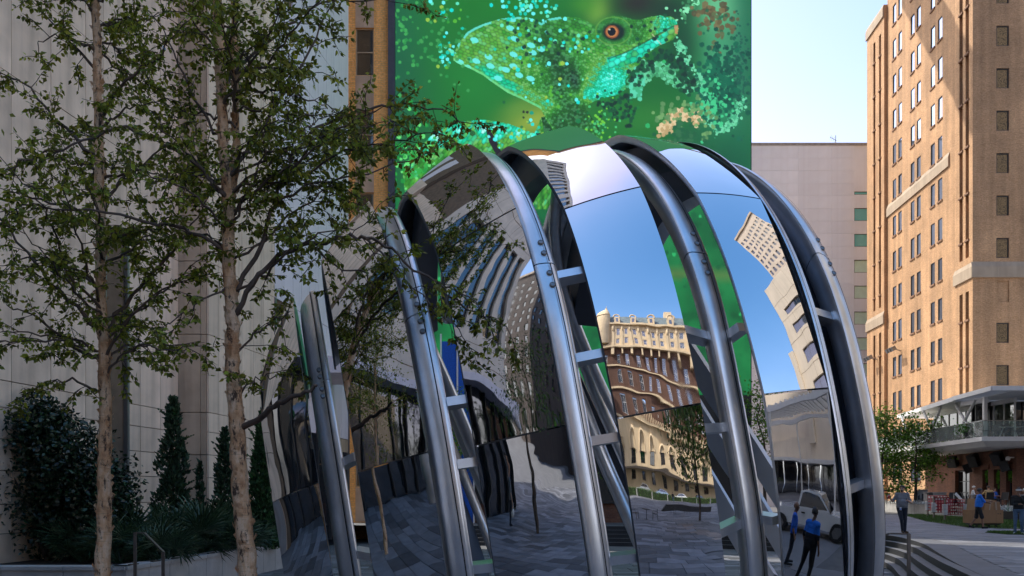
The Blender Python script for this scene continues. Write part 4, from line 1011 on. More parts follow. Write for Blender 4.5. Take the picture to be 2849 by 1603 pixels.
# ------------------------------------------------------------------ outdoor screen showing a green crested lizard (picture = vertex colours, screen gives off light)
def paint_screen():
    rg = np.random.default_rng(4)
    zx = np.linspace(431, 2549, 640); zy = np.r_[np.linspace(-30, 1130, 350), np.linspace(1138, 2360, 170)]
    Xg, Yg = np.meshgrid(zx, zy)
    def lin(c): c = np.asarray(c, float) / 255; return np.where(c < .04045, c / 12.92, ((c + .055) / 1.055) ** 2.4)
    img = np.zeros(Xg.shape + (3,)); 
    def vnoise(sc, seed, oct_=3):
        out = np.zeros(Xg.shape); amp = 1; tot = 0
        for o in range(oct_):
            r = np.random.default_rng(seed + o); L = r.random((64, 64)); s = sc / (2 ** o)
            u = (Xg / s) % 63; v = ((Yg + 4000) / s) % 63; i = u.astype(int); j = v.astype(int); fu = u - i; fv = v - j; fu = fu * fu * (3 - 2 * fu); fv = fv * fv * (3 - 2 * fv)
            out += amp * (L[j, i] * (1 - fu) * (1 - fv) + L[j, (i + 1) % 64] * fu * (1 - fv) + L[(j + 1) % 64, i] * (1 - fu) * fv + L[(j + 1) % 64, (i + 1) % 64] * fu * fv); tot += amp; amp *= .5
        return out / tot
    def blend(m, c): 
        nonlocal img
        img = img * (1 - m[..., None]) + m[..., None] * lin(c)
    def blob(cx, cy, rx, ry, c, s=1., rot=0., p=1.):
        dx, dy = Xg - cx, Yg - cy; a = math.radians(rot); u = (dx * math.cos(a) + dy * math.sin(a)) / rx; v = (-dx * math.sin(a) + dy * math.cos(a)) / ry
        blend(s * np.exp(-(u * u + v * v) ** p), c)
    def inpoly(P):
        P = np.array(P, float); c = np.zeros(Xg.shape, bool); n = len(P)
        for i in range(n):
            (x1, y1), (x0, y0) = P[i], P[i - 1]
            if y1 == y0: continue
            k = ((y1 > Yg) != (y0 > Yg)) & (Xg < (x0 - x1) * (Yg - y1) / (y0 - y1) + x1); c ^= k
        return c
    def dseg(P):
        d = np.full(Xg.shape, 1e9)
        for (x0, y0), (x1, y1) in zip(P[:-1], P[1:]):
            dx, dy = x1 - x0, y1 - y0; t = np.clip(((Xg - x0) * dx + (Yg - y0) * dy) / (dx * dx + dy * dy), 0, 1)
            d = np.minimum(d, np.hypot(Xg - x0 - t * dx, Yg - y0 - t * dy))
        return d
    # soft forest background
    img[:] = lin((44, 118, 54))
    blob(430, 300, 260, 900, (44, 100, 78), .9); blob(1050, 40, 420, 260, (48, 132, 52), .9); blob(950, 430, 320, 260, (54, 138, 66), .8)
    blob(1270, 720, 190, 90, (156, 178, 88), .95, -18); blob(1180, 640, 120, 60, (120, 160, 80), .6, -20); blob(1640, 60, 70, 90, (140, 190, 92), .9, 15); blob(1560, 30, 90, 60, (90, 160, 60), .6)
    blob(1880, 20, 190, 110, (52, 46, 30), 1.); blob(2060, 60, 170, 90, (38, 60, 40), .9); blob(2150, 250, 110, 230, (30, 74, 48), .9); blob(2030, 560, 260, 150, (34, 108, 52), .8); blob(1950, 700, 260, 110, (70, 138, 66), .6)
    blob(2480, 300, 150, 900, (52, 116, 92), .9); blob(2350, 60, 100, 150, (136, 205, 160), .95); blob(2360, 350, 110, 330, (92, 170, 130), .85); blob(2330, 620, 110, 170, (60, 150, 112), .7); blob(2380, 1000, 260, 220, (26, 92, 66), .95)
    blob(2200, 830, 160, 120, (44, 104, 72), .7)
    low = np.clip((Yg - 1050) / 250, 0, 1); blend(low * .8, (30, 104, 66)); blend(low * np.clip(vnoise(130, 50) * 2.2 - .8, 0, 1) * .6, (58, 150, 92)); blend(low * np.clip(vnoise(60, 57) * 2.6 - 1.3, 0, 1) * .6, (18, 70, 44))
    streak = np.clip(1 - np.abs((Yg - 1640) / 60 - .1 * np.sin(Xg / 90)), 0, 1) * (Xg > 1700); blend(streak * .5, (120, 140, 84))
    img *= (.9 + .2 * vnoise(300, 9))[..., None]
    img *= (.88 - .22 * np.exp(-((Xg - 1450) / 700) ** 2 - ((Yg - 330) / 330) ** 2))[..., None]
    # jittered cells for scales
    def cells(size, seed, ax=1., ay=1., rot=0.):
        a = math.radians(rot); u = (Xg * math.cos(a) + Yg * math.sin(a)) / (size * ax); v = (-Xg * math.sin(a) + Yg * math.cos(a)) / (size * ay)
        off = .5 * (np.floor(v).astype(int) % 2); iu = np.floor(u).astype(int); iv = np.floor(v).astype(int)
        d1 = np.full(Xg.shape, 9.); d2 = np.full(Xg.shape, 9.); idv = np.zeros(Xg.shape)
        for di in (-1, 0, 1, 2):
            for dj in (-1, 0, 1):
                gi, gj = iu + di, iv + dj
                h = (gi * 374761393 + gj * 668265263 + seed * 974634777) & 0x7fffffff; h = ((h ^ (h >> 13)) * 1274126177) & 0x7fffffff
                r1 = (h % 1000) / 1000.; r2 = ((h // 1000) % 1000) / 1000.; r3 = ((h // 7919) % 997) / 997.
                px = gi + .5 * (gj % 2) + .25 * (r1 - .5) * 2; py = gj + .5 + .22 * (r2 - .5) * 2
                d = np.hypot(u - px, v - py); m = d < d1; d2 = np.where(m, d1, np.minimum(d2, d)); idv = np.where(m, r3, idv); d1 = np.where(m, d, d1)
        return d1, d2 - d1, idv
    def pal(t, stops):
        t = np.clip(t, 0, 1); out = np.zeros(t.shape + (3,)); xs = [s[0] for s in stops]; C = np.array([lin(s[1]) for s in stops])
        for k in range(3): out[..., k] = np.interp(t, xs, C[:, k])
        return out
    P_ = [(0, (20, 46, 26)), (.25, (46, 104, 40)), (.45, (72, 148, 62)), (.58, (112, 170, 84)), (.72, (52, 176, 130)), (.88, (84, 222, 200)), (1, (186, 246, 236))]
    def skin(mask, size, seed, base, contrast=.16, ax=1., ay=1., rot=0., edge=.55, cap=.35):
        nonlocal img
        d1, e, idv = cells(size, seed, ax, ay, rot)
        t = base + (idv - .5) * 2 * contrast
        c = pal(t, P_) * (.6 + .55 * np.clip(1 - d1 * 1.1, 0, 1))[..., None] * (1 - edge * np.clip(1 - e / .16, 0, 1))[..., None]
        c = c + (idv > 1 - cap)[..., None] * .06 * np.array([.5, 1, .9])
        m = mask.astype(float)
        img = img * (1 - m[..., None]) + c * m[..., None]
    # lower body / back fin
    body = [(560, 900), (640, 815), (720, 765), (820, 728), (960, 715), (1100, 738), (1260, 798), (1300, 700), (1345, 700), (1440, 800), (1620, 830), (1760, 1250), (500, 1250), (470, 1000)]
    bm = inpoly(body)
    fan = np.arctan2(Yg - 1500, Xg - 1300); stripe = .5 + .5 * np.sin(fan * 46 + vnoise(90, 21) * 2)
    base = .4 + .2 * stripe + .1 * (vnoise(70, 34) - .5) - .25 * np.clip(1 - np.abs(Yg - (760 + .0007 * (Xg - 960) ** 2)) / 120, 0, 1) * -1.2 + .25 * (vnoise(110, 31) - .5)
    skin(bm, 27, 5, base, .12, 1.7, .7, -52, edge=.45)
    neck = inpoly([(1300, 700), (1345, 690), (1560, 640), (1640, 760), (1760, 1250), (1420, 1250), (1330, 860)]); skin(neck, 12, 6, .16 + .62 * np.clip(np.sin((Xg * .8 - Yg * .55) / 26.) * 2 - .9, 0, 1) + .12 * (vnoise(80, 33) - .5), .1, 1.3, .9, -50)
    for P in ([(970, 770), (1000, 775), (1060, 900), (1110, 985), (1090, 1060), (1050, 960), (990, 850)], [(1265, 795), (1330, 800), (1370, 850), (1300, 850)], [(1040, 900), (1110, 1000), (1090, 1080), (1030, 1000)], [(1310, 680), (1390, 680), (1390, 700), (1330, 700)], [(1540, 1010), (1700, 1150), (1560, 1200)]):
        blend(inpoly(P) * 1., (38, 34, 38))
    # head with crest
    head = [(775, 345), (785, 310), (808, 255), (860, 192), (905, 165), (965, 140), (1060, 112), (1180, 100), (1250, 112), (1300, 138), (1345, 112), (1430, 98), (1520, 106), (1600, 140), (1634, 163), (1655, 122), (1720, 95), (1790, 100), (1850, 117), (1900, 117), (1950, 100), (2010, 92), (2078, 100), (2106, 122), (2119, 170), (2112, 203), (2085, 238), (2010, 268), (1960, 300), (1925, 350), (1880, 385), (1835, 430), (1800, 480), (1806, 530), (1770, 562), (1700, 580), (1620, 602), (1560, 640), (1600, 720), (1650, 800), (1680, 860), (1400, 860), (1370, 760), (1320, 690), (1290, 645), (1200, 600), (1100, 555), (1020, 500), (955, 452), (880, 412), (805, 380), (778, 362)]
    hm = inpoly(head)
    base = np.full(Xg.shape, .43) + .16 * (vnoise(140, 61) - .5)
    def field(cx, cy, rx, ry, val, s=1., rot=0.):
        nonlocal base
        dx, dy = Xg - cx, Yg - cy; a = math.radians(rot); u = (dx * math.cos(a) + dy * math.sin(a)) / rx; v = (-dx * math.sin(a) + dy * math.cos(a)) / ry
        w_ = s * np.exp(-(u * u + v * v)); base = base * (1 - w_) + val * w_
    field(980, 300, 260, 130, .54, .95, 20); field(1180, 260, 110, 90, .6, .8); field(1400, 430, 120, 300, .05, 1., -18); field(1500, 600, 100, 220, .14, .95, -20); field(1330, 300, 70, 60, .08, .8); field(1560, 280, 160, 90, .4, .8); field(1640, 470, 80, 130, .45, .8, -15)
    field(1720, 470, 130, 120, .88, 1., 0); field(1630, 560, 150, 60, .84, .95); field(1180, 540, 200, 40, .72, .8, 25); field(1000, 440, 120, 30, .86, .8, 30); field(1900, 190, 130, 50, .5, .8, -10); field(2060, 150, 60, 50, .68, .7); field(1450, 130, 120, 40, .28, .8); field(1260, 420, 130, 90, .52, .8, 35); field(1500, 480, 30, 70, .02, .9, -10); field(1330, 640, 60, 60, .85, .7); field(1420, 760, 120, 60, .15, .8, 50)
    small = hm & (Xg > 1180) & (Yg > 330); skin(hm, 21, 7, base + .05, .085, 1.3, .85, 20, edge=.4); skin(small, 12.5, 8, base, .08, 1.2, .95, -20, edge=.45); 
    jaw = inpoly([(1690, 345), (1790, 320), (1900, 265), (2010, 210), (2105, 150), (2119, 175), (2085, 238), (2010, 268), (1940, 310), (1870, 370), (1770, 400), (1700, 410)])
    skin(hm & jaw, 31, 13, .8 + .2 * (vnoise(60, 71) - .5) - .3 * np.clip((Xg - 1990) / 90, 0, 1), .1, 1.25, .9, -26, edge=.5)
    top = inpoly([(1600, 140), (1655, 122), (1720, 95), (1790, 100), (1900, 117), (2010, 92), (2106, 122), (2115, 165), (2000, 200), (1900, 240), (1830, 270), (1640, 260)])
    skin(hm & top, 13, 15, .38 + .14 * (vnoise(70, 72) - .5) + .16 * np.clip((Xg - 1900) / 130, 0, 1) * 2.2, .07)
    spot = hm & (Xg < 1330) & (Yg < 520); d1, e, idv = cells(64, 17, 1.3, .8, 20); m = spot & (d1 < .3) & (idv > .62); blend(m * .85, (130, 226, 224))
    rim = hm & (dseg(head[:13]) < 13); d1, e, idv = cells(40, 19); blend(rim * (idv > .35) * .8, (120, 214, 206))
    rim = hm & (dseg(head[44:]) < 12); blend(rim * .6, (128, 216, 160))
    blend(hm * np.clip(1 - dseg([(1700, 352), (1800, 316), (1900, 262), (2000, 206), (2070, 165), (2112, 150)]) / 7, 0, 1) * .8, (40, 56, 34))
    blend(hm * np.clip(1 - dseg([(1962, 205), (1990, 240), (2016, 268)]) / 5, 0, 1) * .8, (196, 190, 170)); blend(inpoly([(2092, 150), (2116, 150), (2114, 205), (2098, 200)]) * .7, (196, 140, 110))
    # eye
    el = lambda cx, cy, rx, ry: ((Xg - cx) / rx) ** 2 + ((Yg - cy) / ry) ** 2
    blend(np.clip(1.6 - el(1730, 185, 112, 88), 0, 1) * .5, (58, 120, 58)); blend(np.clip(2 - 1.6 * el(1732, 192, 72, 56), 0, 1), (22, 44, 26)); ring = np.abs(np.sqrt(el(1730, 185, 105, 82)) - 1) * 90; blend(np.clip(1 - ring / 6, 0, 1) * .6, (120, 170, 90))
    ir = el(1722, 190, 42, 40); blend((ir < 1) * 1., (150, 100, 66)); blend((ir < .6) * .6, (196, 146, 100)); blend((ir > .8) * (ir < 1.02) * .7, (96, 52, 28)); blend((el(1720, 190, 24, 25) < 1) * 1., (12, 10, 10)); blend((el(1706, 176, 7, 5) < 1) * .8, (220, 210, 190))
    blend((el(2002, 106, 10, 7) < 1) * .9, (36, 46, 30))
    # scattered hexagon dots
    def dots(pts, col, alpha=.92):
        nonlocal img
        for (x, y, r, c) in pts:
            i0, i1 = np.searchsorted(zx, (x - r, x + r)); j0, j1 = np.searchsorted(zy, (y - r, y + r))
            if i1 <= i0 or j1 <= j0: continue
            dx = np.abs(Xg[j0:j1, i0:i1] - x); dy = np.abs(Yg[j0:j1, i0:i1] - y); m = (np.maximum(dy * .866 + dx * .5, dx) < r * .92)[..., None] * alpha
            img[j0:j1, i0:i1] = img[j0:j1, i0:i1] * (1 - m) + m * lin(c)
    CY = [(70, 214, 206), (130, 232, 232), (60, 190, 170), (120, 220, 190)]; DK = [(24, 66, 44), (30, 84, 54), (20, 52, 36)]; GR = [(96, 170, 70), (150, 186, 90), (70, 150, 70)]
    def cluster(n, cx, cy, sx_, sy_, cols, r0, r1, rot=0.):
        a = math.radians(rot); o = []
        for _ in range(n):
            u, v = rg.normal() * sx_, rg.normal() * sy_; o.append((cx + u * math.cos(a) - v * math.sin(a), cy + u * math.sin(a) + v * math.cos(a), rg.uniform(r0, r1), cols[rg.integers(len(cols))]))
        return o
    def path(P, n, w_, cols, r0, r1):
        o = []; P = np.array(P, float); seg = np.linalg.norm(np.diff(P, axis=0), axis=1); cum = np.r_[0, np.cumsum(seg)]
        for _ in range(n):
            s = rg.uniform(0, cum[-1]); i = min(len(seg) - 1, np.searchsorted(cum, s) - 1 if s > 0 else 0); i = max(i, 0); t = (s - cum[i]) / seg[i]; p = P[i] * (1 - t) + P[i + 1] * t
            o.append((p[0] + rg.normal() * w_, p[1] + rg.normal() * w_, rg.uniform(r0, r1), cols[rg.integers(len(cols))]))
        return o
    D = cluster(48, 1240, 40, 90, 34, CY, 7, 13) + cluster(20, 720, 60, 60, 50, CY + GR, 8, 13) + cluster(26, 730, 330, 30, 60, CY + GR, 7, 13) + cluster(60, 700, 280, 90, 110, [(60, 140, 80), (76, 150, 90)], 7, 12) + cluster(30, 1180, 190, 100, 45, DK + CY, 8, 13) + cluster(34, 1480, 255, 100, 36, CY + DK, 7, 12) + cluster(34, 1220, 330, 120, 60, GR + CY + DK, 8, 14) + cluster(22, 1400, 560, 90, 50, CY + GR, 7, 12)
    D += cluster(7, 2090, 110, 40, 25, [(110, 190, 140), (150, 220, 180), (40, 90, 60)], 5, 11) + cluster(16, 1990, 200, 60, 50, DK, 9, 13)
    D += path([(2140, 110), (2180, 40), (2220, 0)], 50, 20, [(120, 200, 150), (70, 130, 90), (150, 220, 180)], 5, 12) + path([(2110, 260), (2160, 370), (2240, 470), (2290, 600), (2305, 720), (2350, 775), (2440, 740), (2500, 600)], 420, 16, [(86, 166, 130), (110, 190, 150), (130, 206, 170)], 3, 12) + path([(1900, 470), (1930, 415), (2000, 400), (2060, 440), (2130, 500), (2230, 500)], 260, 22, [(96, 176, 130), (120, 196, 160), (80, 150, 110)], 8, 15) + path([(1840, 560), (1870, 500), (1900, 440)], 120, 22, [(84, 170, 130), (110, 200, 170)], 8, 15)
    D += path([(1720, 620), (1800, 560), (1840, 640), (1820, 720), (1700, 640), (1640, 600)], 110, 22, DK + [(40, 120, 60)], 8, 14) + path([(1850, 470), (1920, 390), (1990, 340), (2080, 320), (2150, 420), (2200, 560)], 170, 26, DK + [(26, 84, 50)], 9, 16)
    D += cluster(46, 2320, 60, 60, 60, [(104, 96, 66), (120, 110, 78), (90, 84, 58)], 9, 22) + cluster(36, 2390, 150, 60, 70, [(104, 96, 66), (98, 110, 76), (40, 100, 70)], 8, 17) + cluster(330, 2380, 470, 70, 120, [(26, 88, 68), (32, 104, 78), (22, 76, 60)], 7, 17) + cluster(110, 2330, 620, 60, 80, [(24, 96, 74), (90, 190, 140)], 6, 15) + cluster(120, 2490, 400, 26, 170, [(40, 92, 76)], 3, 9)
    D += path([(2005, 800), (2030, 770), (2080, 700), (2150, 680), (2210, 700), (2240, 750)], 150, 16, [(196, 176, 140), (214, 196, 164), (180, 160, 124)], 9, 14) + path([(1990, 700), (2060, 660), (2260, 640), (2280, 790)], 80, 34, [(100, 140, 96), (120, 160, 110)], 9, 14) + cluster(60, 2140, 790, 50, 34, [(60, 110, 76), (40, 96, 64)], 9, 14)
    D += cluster(60, 470, 180, 40, 170, [(60, 140, 80), (80, 160, 96)], 6, 13) + cluster(120, 520, 930, 70, 130, [(66, 160, 80), (120, 210, 130), (50, 140, 70)], 7, 16) + [(1195, 669, 9, (40, 40, 44)), (1218, 671, 9, (40, 40, 44)), (1243, 675, 12, (40, 150, 130)), (1194, 702, 7, (30, 60, 44)), (1224, 730, 11, (40, 140, 120)), (890, 797, 17, (40, 92, 50)), (1026, 832, 13, (110, 230, 230))] + cluster(60, 1220, 830, 130, 45, GR + CY, 5, 13)
    D += cluster(260, 1700, 1500, 420, 380, [(40, 120, 74), (30, 96, 60), (70, 170, 110)], 6, 16) + cluster(120, 1050, 1500, 120, 300, [(70, 190, 110), (40, 120, 60), (130, 230, 180)], 6, 16) + cluster(90, 1640, 740, 60, 70, [(120, 190, 80), (90, 180, 120), (40, 110, 60)], 5, 10)
    dots(D, None)
    img = np.clip(img, 0, 1); g_ = img.mean(-1, keepdims=True); img = np.clip(g_ + (img - g_) * 1.18, 0, 1) ** 1.14 * 1.12
    return zx, zy, np.clip(img, 0, 1)
zx_, zy_, im_ = paint_screen()
SCN = thing('led_screen', 'huge bright outdoor screen showing a green crested lizard in profile', 'screen', (0, YS - .2, 1))
nX, nY = len(zx_), len(zy_)
px_ = 900 + zx_ / 2.147; py_ = zy_ / 2.147
xw = (px_ - PX) / FPX * (YS - .12); zw = EYE + (PY - py_) / FPX * (YS - .12)
xw = XL + (xw - xw[0]) / (xw[-1] - xw[0]) * (XR - XL)
vv = np.stack([np.broadcast_to(xw[None], (nY, nX)), np.full((nY, nX), YS - .12), np.broadcast_to(zw[:, None], (nY, nX))], -1).reshape(-1, 3) - np.array(SCN.location)
ii = (np.arange(nY - 1)[:, None] * nX + np.arange(nX - 1)[None]).ravel(); ff = np.stack([ii, ii + nX, ii + nX + 1, ii + 1], 1)
me = bpy.data.meshes.new('picture'); me.vertices.add(len(vv)); me.vertices.foreach_set('co', vv.ravel()); me.loops.add(ff.size); me.loops.foreach_set('vertex_index', ff.ravel()); me.polygons.add(len(ff)); me.polygons.foreach_set('loop_start', np.arange(0, ff.size, 4)); me.polygons.foreach_set('loop_total', np.full(len(ff), 4)); me.update()
ca = me.color_attributes.new('tone', 'FLOAT_COLOR', 'POINT'); ca.data.foreach_set('color', np.concatenate([im_.reshape(-1, 3), np.ones((nX * nY, 1))], 1).ravel())
m_scr, nt_, p_ = new_mat('screen_picture'); a_ = NN(nt_, 'ShaderNodeAttribute', attribute_name='tone'); p_.inputs['Base Color'].default_value = (.01, .01, .01, 1); p_.inputs['Roughness'].default_value = .5
SCREEN_GAIN = .41
nt_.links.new(a_.outputs[0], p_.inputs['Emission Color']); p_.inputs['Emission Strength'].default_value = SCREEN_GAIN
me.materials.append(m_scr); link(bpy.data.objects.new('picture', me), SCN)
m_scr2, nt_, p_ = new_mat('screen_plain_green'); p_.inputs['Base Color'].default_value = (.01, .01, .01, 1); p_.inputs['Emission Color'].default_value = (.035, .2, .06, 1); p_.inputs['Emission Strength'].default_value = SCREEN_GAIN
b = MB(); b.poly([(XL, YS - .12, zw[0]), (XR, YS - .12, zw[0]), (XR, YS - .12, 60), (XL, YS - .12, 60)]); b.build('picture_top', m_scr2, SCN)
b = MB(); b.box(XL - .06, XR + .05, YS - .1, YS + .05, 1.0, 60.2); b.build('housing', m_black, SCN)
# ------------------------------------------------------------------ the street side of the court (mirrored in the globe)
m_hbrick = BRICK('hotel_brick', (.12, .055, .033), (.09, .042, .026), (.12, .08, .06), sx=.4, sy=.13)
HT = thing('grand_hotel', 'ornate brick and cream stone hotel mirrored in the middle of the globe', 'hotel', (10, -75, FLOOR)); HR = HT.location
HX0, HX1, HY = -13., 36., -75.
NF = Vector((0, 1, 0))
ncol = 11; cw = (HX1 - HX0) / ncol
hb, hu, ha = [], [], []
for c in range(ncol):
    xc = (c + .5) * cw
    for r_ in range(7): hb.append((xc - .75, xc + .75, 10.4 + 4.45 * r_, 13.0 + 4.45 * r_))
    for r_ in range(2): hu.append((xc - .8, xc + .8, 43.4 + 3.9 * r_, 45.9 + 3.9 * r_))
    ha.append((xc - .8, xc + .8, .8, 2.6)); ha.append((xc - 1.0, xc + 1.0, 3.8, 6.2))
b = MB(); b.wall((HX0, HY, 0), UX, NF, 0, HX1 - HX0, 8.6, 42, hb, .35); b.build('brick_wall', m_hbrick, HT)
b = MB(); b.wall((HX0, HY + .3, 0), UX, NF, 0, HX1 - HX0, FLOOR, 8.6, ha, .5); b.wall((HX0, HY + .3, 0), UX, NF, 0, HX1 - HX0, 42, 51.5, hu, .35); 
for z, d, h in ((8.6, .9, .5), (41.6, 1.2, .6), (51.3, 1.3, .7), (3.0, .6, .3), (36.2, .35, .35), (31.7, .3, .3), (27.3, .3, .3), (22.8, .3, .3), (18.4, .3, .3), (14.0, .3, .3)): b.box(HX0 - .3, HX1 + .3, HY - .2, HY + d, z, z + h)
for c in range(ncol + 1):
    x = HX0 + c * cw; b.box(x - .55, x + .55, HY + .3, HY + .62, 42.3, 51.3); b.box(x - .4, x + .4, HY, HY + .9, 39.6, 41.6); b.ball((x, HY + .7, 49.5), (.5, .35, .9), 8, 5)
for c in range(ncol):      # arches over the tall windows
    xc = HX0 + (c + .5) * cw
    b.tube([(xc + 1.2 * math.cos(a), HY + .35, 6.1 + 1.2 * math.sin(a)) for a in [math.pi * k / 10 for k in range(11)]], .28, 6)
for c in range(60): b.box(HX0 + c * .82, HX0 + c * .82 + .3, HY + .9, HY + 1.1, 9.1, 9.8)
b.build('stone_trim', m_hotel, HT)
b = MB(); n = 12
b.hexa([(HX0, HY - 12, 51.9), (HX1, HY - 12, 51.9), (HX1, HY + .6, 51.9), (HX0, HY + .6, 51.9), (HX0 + 1, HY - 8, 57.5), (HX1 - 1, HY - 8, 57.5), (HX1 - 1, HY - 3, 57.5), (HX0 + 1, HY - 3, 57.5)]); b.build('mansard_roof', m_copper, HT)
fm, gm = window_mesh(1.5, 2.5, .1, mull=1, tr=1); f1, g1 = fm.mesh('window', m_wht), gm.mesh('pane', m_bgl)
for h in hb: add_window(HT, HR, (HX0 + (h[0] + h[1]) / 2, HY - .25, h[2]), R(180), f1, g1)
fm, gm = window_mesh(1.6, 2.5, .12, mull=1, tr=1); f1, g1 = fm.mesh('window', m_wht), gm.mesh('pane', m_bgl)
for h in hu: add_window(HT, HR, (HX0 + (h[0] + h[1]) / 2, HY, h[2]), R(180), f1, g1)
for h in ha:
    fm, gm = window_mesh(h[1] - h[0], h[3] - h[2], .12, mull=1, tr=1); add_window(HT, HR, (HX0 + (h[0] + h[1]) / 2, HY - .1, h[2]), R(180), fm.mesh('window', m_bronze), gm.mesh('pane', m_dgl))
for c in (1, 3, 5, 7, 9):
    x = HX0 + (c + .5) * cw; b = MB(); b.box(x - 1.5, x + 1.5, HY - 3, HY + .7, 52, 55.2); b.tube([(x + 1.6 * math.cos(a), HY + .6, 55 + 1.5 * math.sin(a)) for a in [math.pi * k / 8 for k in range(9)]], .35, 6); b.box(x - .6, x + .6, HY + .7, HY + .75, 52.8, 54.6, 1); b.build('dormer', [m_hotel, m_bgl], HT)
b = MB(); b.lathe([(2.0, 44), (2.0, 56), (2.3, 56.3), (1.9, 58), (1.1, 60), (.5, 61.2), (.5, 62), (.12, 62.4), (.1, 64)], (HX0 + 1.2, HY + .2, 0), 14); b.build('corner_turret', m_hotel, HT, smooth=40)
b = MB(); b.box(18, 22, HY - 6, HY - 3, 57, 60.5); b.build('chimney', m_hotel, HT)
b = MB(); b.box(HX0 - 1, HX1 + 1, HY + .3, HY + 4, 2.9, 3.3); b.build('street_canopy', m_bronze, HT)

def block(name, label, x0, x1, y0, y1, h, wm, faces, colw, win, glass, z0=5., cat='building', group=None):
    t = thing(name, label, cat, ((x0 + x1) / 2, (y0 + y1) / 2, FLOOR)); rt = t.location
    for f_ in faces:
        if f_ == 'N': O, Uv, Nv, L, rz = (x0, y1, 0), UX, Vector((0, 1, 0)), x1 - x0, R(180)
        elif f_ == 'E': O, Uv, Nv, L, rz = (x1, y0, 0), Vector((0, 1, 0)), Vector((1, 0, 0)), y1 - y0, R(90)
        else: O, Uv, Nv, L, rz = (x0, y0, 0), Vector((0, 1, 0)), Vector((-1, 0, 0)), y1 - y0, R(-90)
        hs = []; n = int(L / colw); ww, wh, sp = win; k = int((h - z0 - 1) / sp)
        for i in range(n):
            for j in range(k): u = (i + .5) * L / n; hs.append((u - ww / 2, u + ww / 2, z0 + sp * j, z0 + sp * j + wh))
        b = MB(); b.wall(O, Uv, Nv, 0, L, FLOOR, h, hs, .25); b.build('wall', wm, t)
        fm, gm = window_mesh(ww, wh, .08); f1, g1 = fm.mesh('window', m_frame), gm.mesh('pane', glass)
        for q in hs: add_window(t, rt, Vector(O) + Uv * (q[0] + q[1]) / 2 - Nv * .2 + Vector((0, 0, q[2])), rz, f1, g1)
        b = MB(); c = Vector(O) + Uv * L / 2 + Nv * .3; b.obox(c + Vector((0, 0, h - .5)), Uv * (L / 2 + .3), Nv * .35, Vector((0, 0, .6))); b.obox(c + Vector((0, 0, 4.3)), Uv * (L / 2 + .2), Nv * .2, Vector((0, 0, .3))); b.build('cornice', m_lime, t)
    b = MB(); b.box(x0 + .3, x1 - .3, y0 + .3, y1 - .3, FLOOR, h - .05); b.build('core', m_dark, t)
    return t
m_beige = M('beige_stone', (.47, .38, .29), .8, var=.12, scale=.5, streak=.3)
m_cream = M('cream_stone', (.66, .56, .44), .75, var=.07, scale=.4, streak=.2)
block('dark_tower', 'dark brick high rise mirrored in the left part of the globe', -64, -40, -70, -45, 62, BRICK('dark_brick', (.07, .05, .042), (.05, .04, .036), (.06, .05, .045), sx=.4, sy=.13), 'NE', 3.2, (1.3, 2.1, 3.8), m_dgl)
block('beige_block', 'beige stone office block mirrored between the dark high rise and the hotel', -34, -16, -88, -64, 40, m_beige, 'NE', 2.6, (1.2, 2.2, 3.6), m_dgl)
# cream building with strip windows, terrace and slatted pergola on the viewer's right
CB = thing('cream_building', 'cream stone building with long strip windows mirrored at the right of the globe', 'building', (40, 10, FLOOR)); CBR = CB.location
hs = [(2.5, 27.5, 15.5 + 3.5 * k_, 16.9 + 3.5 * k_) for k_ in range(4)]
NW = Vector((-1, 0, 0)); UYv = Vector((0, 1, 0))
b = MB(); b.wall((33, -3, 0), UYv, NW, 0, 30, 5.5, 33, hs, .4); b.box(33.3, 50, -3, 27, 5, 32.9); b.wall((34, -26, 0), UYv, NW, 0, 23, 5.5, 17, [], .3); b.box(34.2, 50, -26, -3, 5, 16.9); b.box(32.4, 33, -4.2, -3.0, 5, 21)
b.build('wall', m_cream, CB)
for q in hs: b = MB(); b.box(33.28, 33.3, -3 + q[0], -3 + q[1], q[2], q[3]); b.build('window', m_bgl, CB)
for k_ in range(7):
    b = MB(); b.box(32.985, 33.0, -3, 27, 8 + 3.5 * k_, 8.03 + 3.5 * k_); b.box(32.985, 33.0, -3 + 4.2 * k_, -2.97 + 4.2 * k_, 5.5, 33); b.build('panel_joint', m_joint, CB)
b = MB(); b.box(32.9, 34, -26, 27, 3.2, 5.5); b.build('spandrel', m_cream, CB)
for k_ in range(16): b = MB(); b.box(33.6, 33.7, -25.5 + 3.3 * k_, -22.4 + 3.3 * k_, FLOOR, 3.2); b.build('shop_window', m_dgl, CB)
b = MB(); b.box(30.5, 33, -22, 22, 3.0, 3.4); b.build('balcony', m_wht, CB)
PG = thing('slatted_pergola', 'white slatted pergola canopy mirrored above the white truck', 'pergola', (26, -3, FLOOR))
for k_ in range(34): b = MB(); y = -17 + k_ * .9; b.obox((26.5, y, 7.2), (4.2, 0, .25), (0, .1, 0), (0, .05, .16)); b.build('slat', m_wht, PG)
for x in (22.4, 30.4): b = MB(); b.box(x - .15, x + .15, -17.5, 13.5, 6.6, 7.0); b.build('beam', m_wht, PG)
for x in (22.4, 30.4):
    for y in (-16, -6, 4, 13): b = MB(); b.tube([(x, y, FLOOR), (x, y, 6.7)], .14, 8); b.build('post', m_wht, PG)
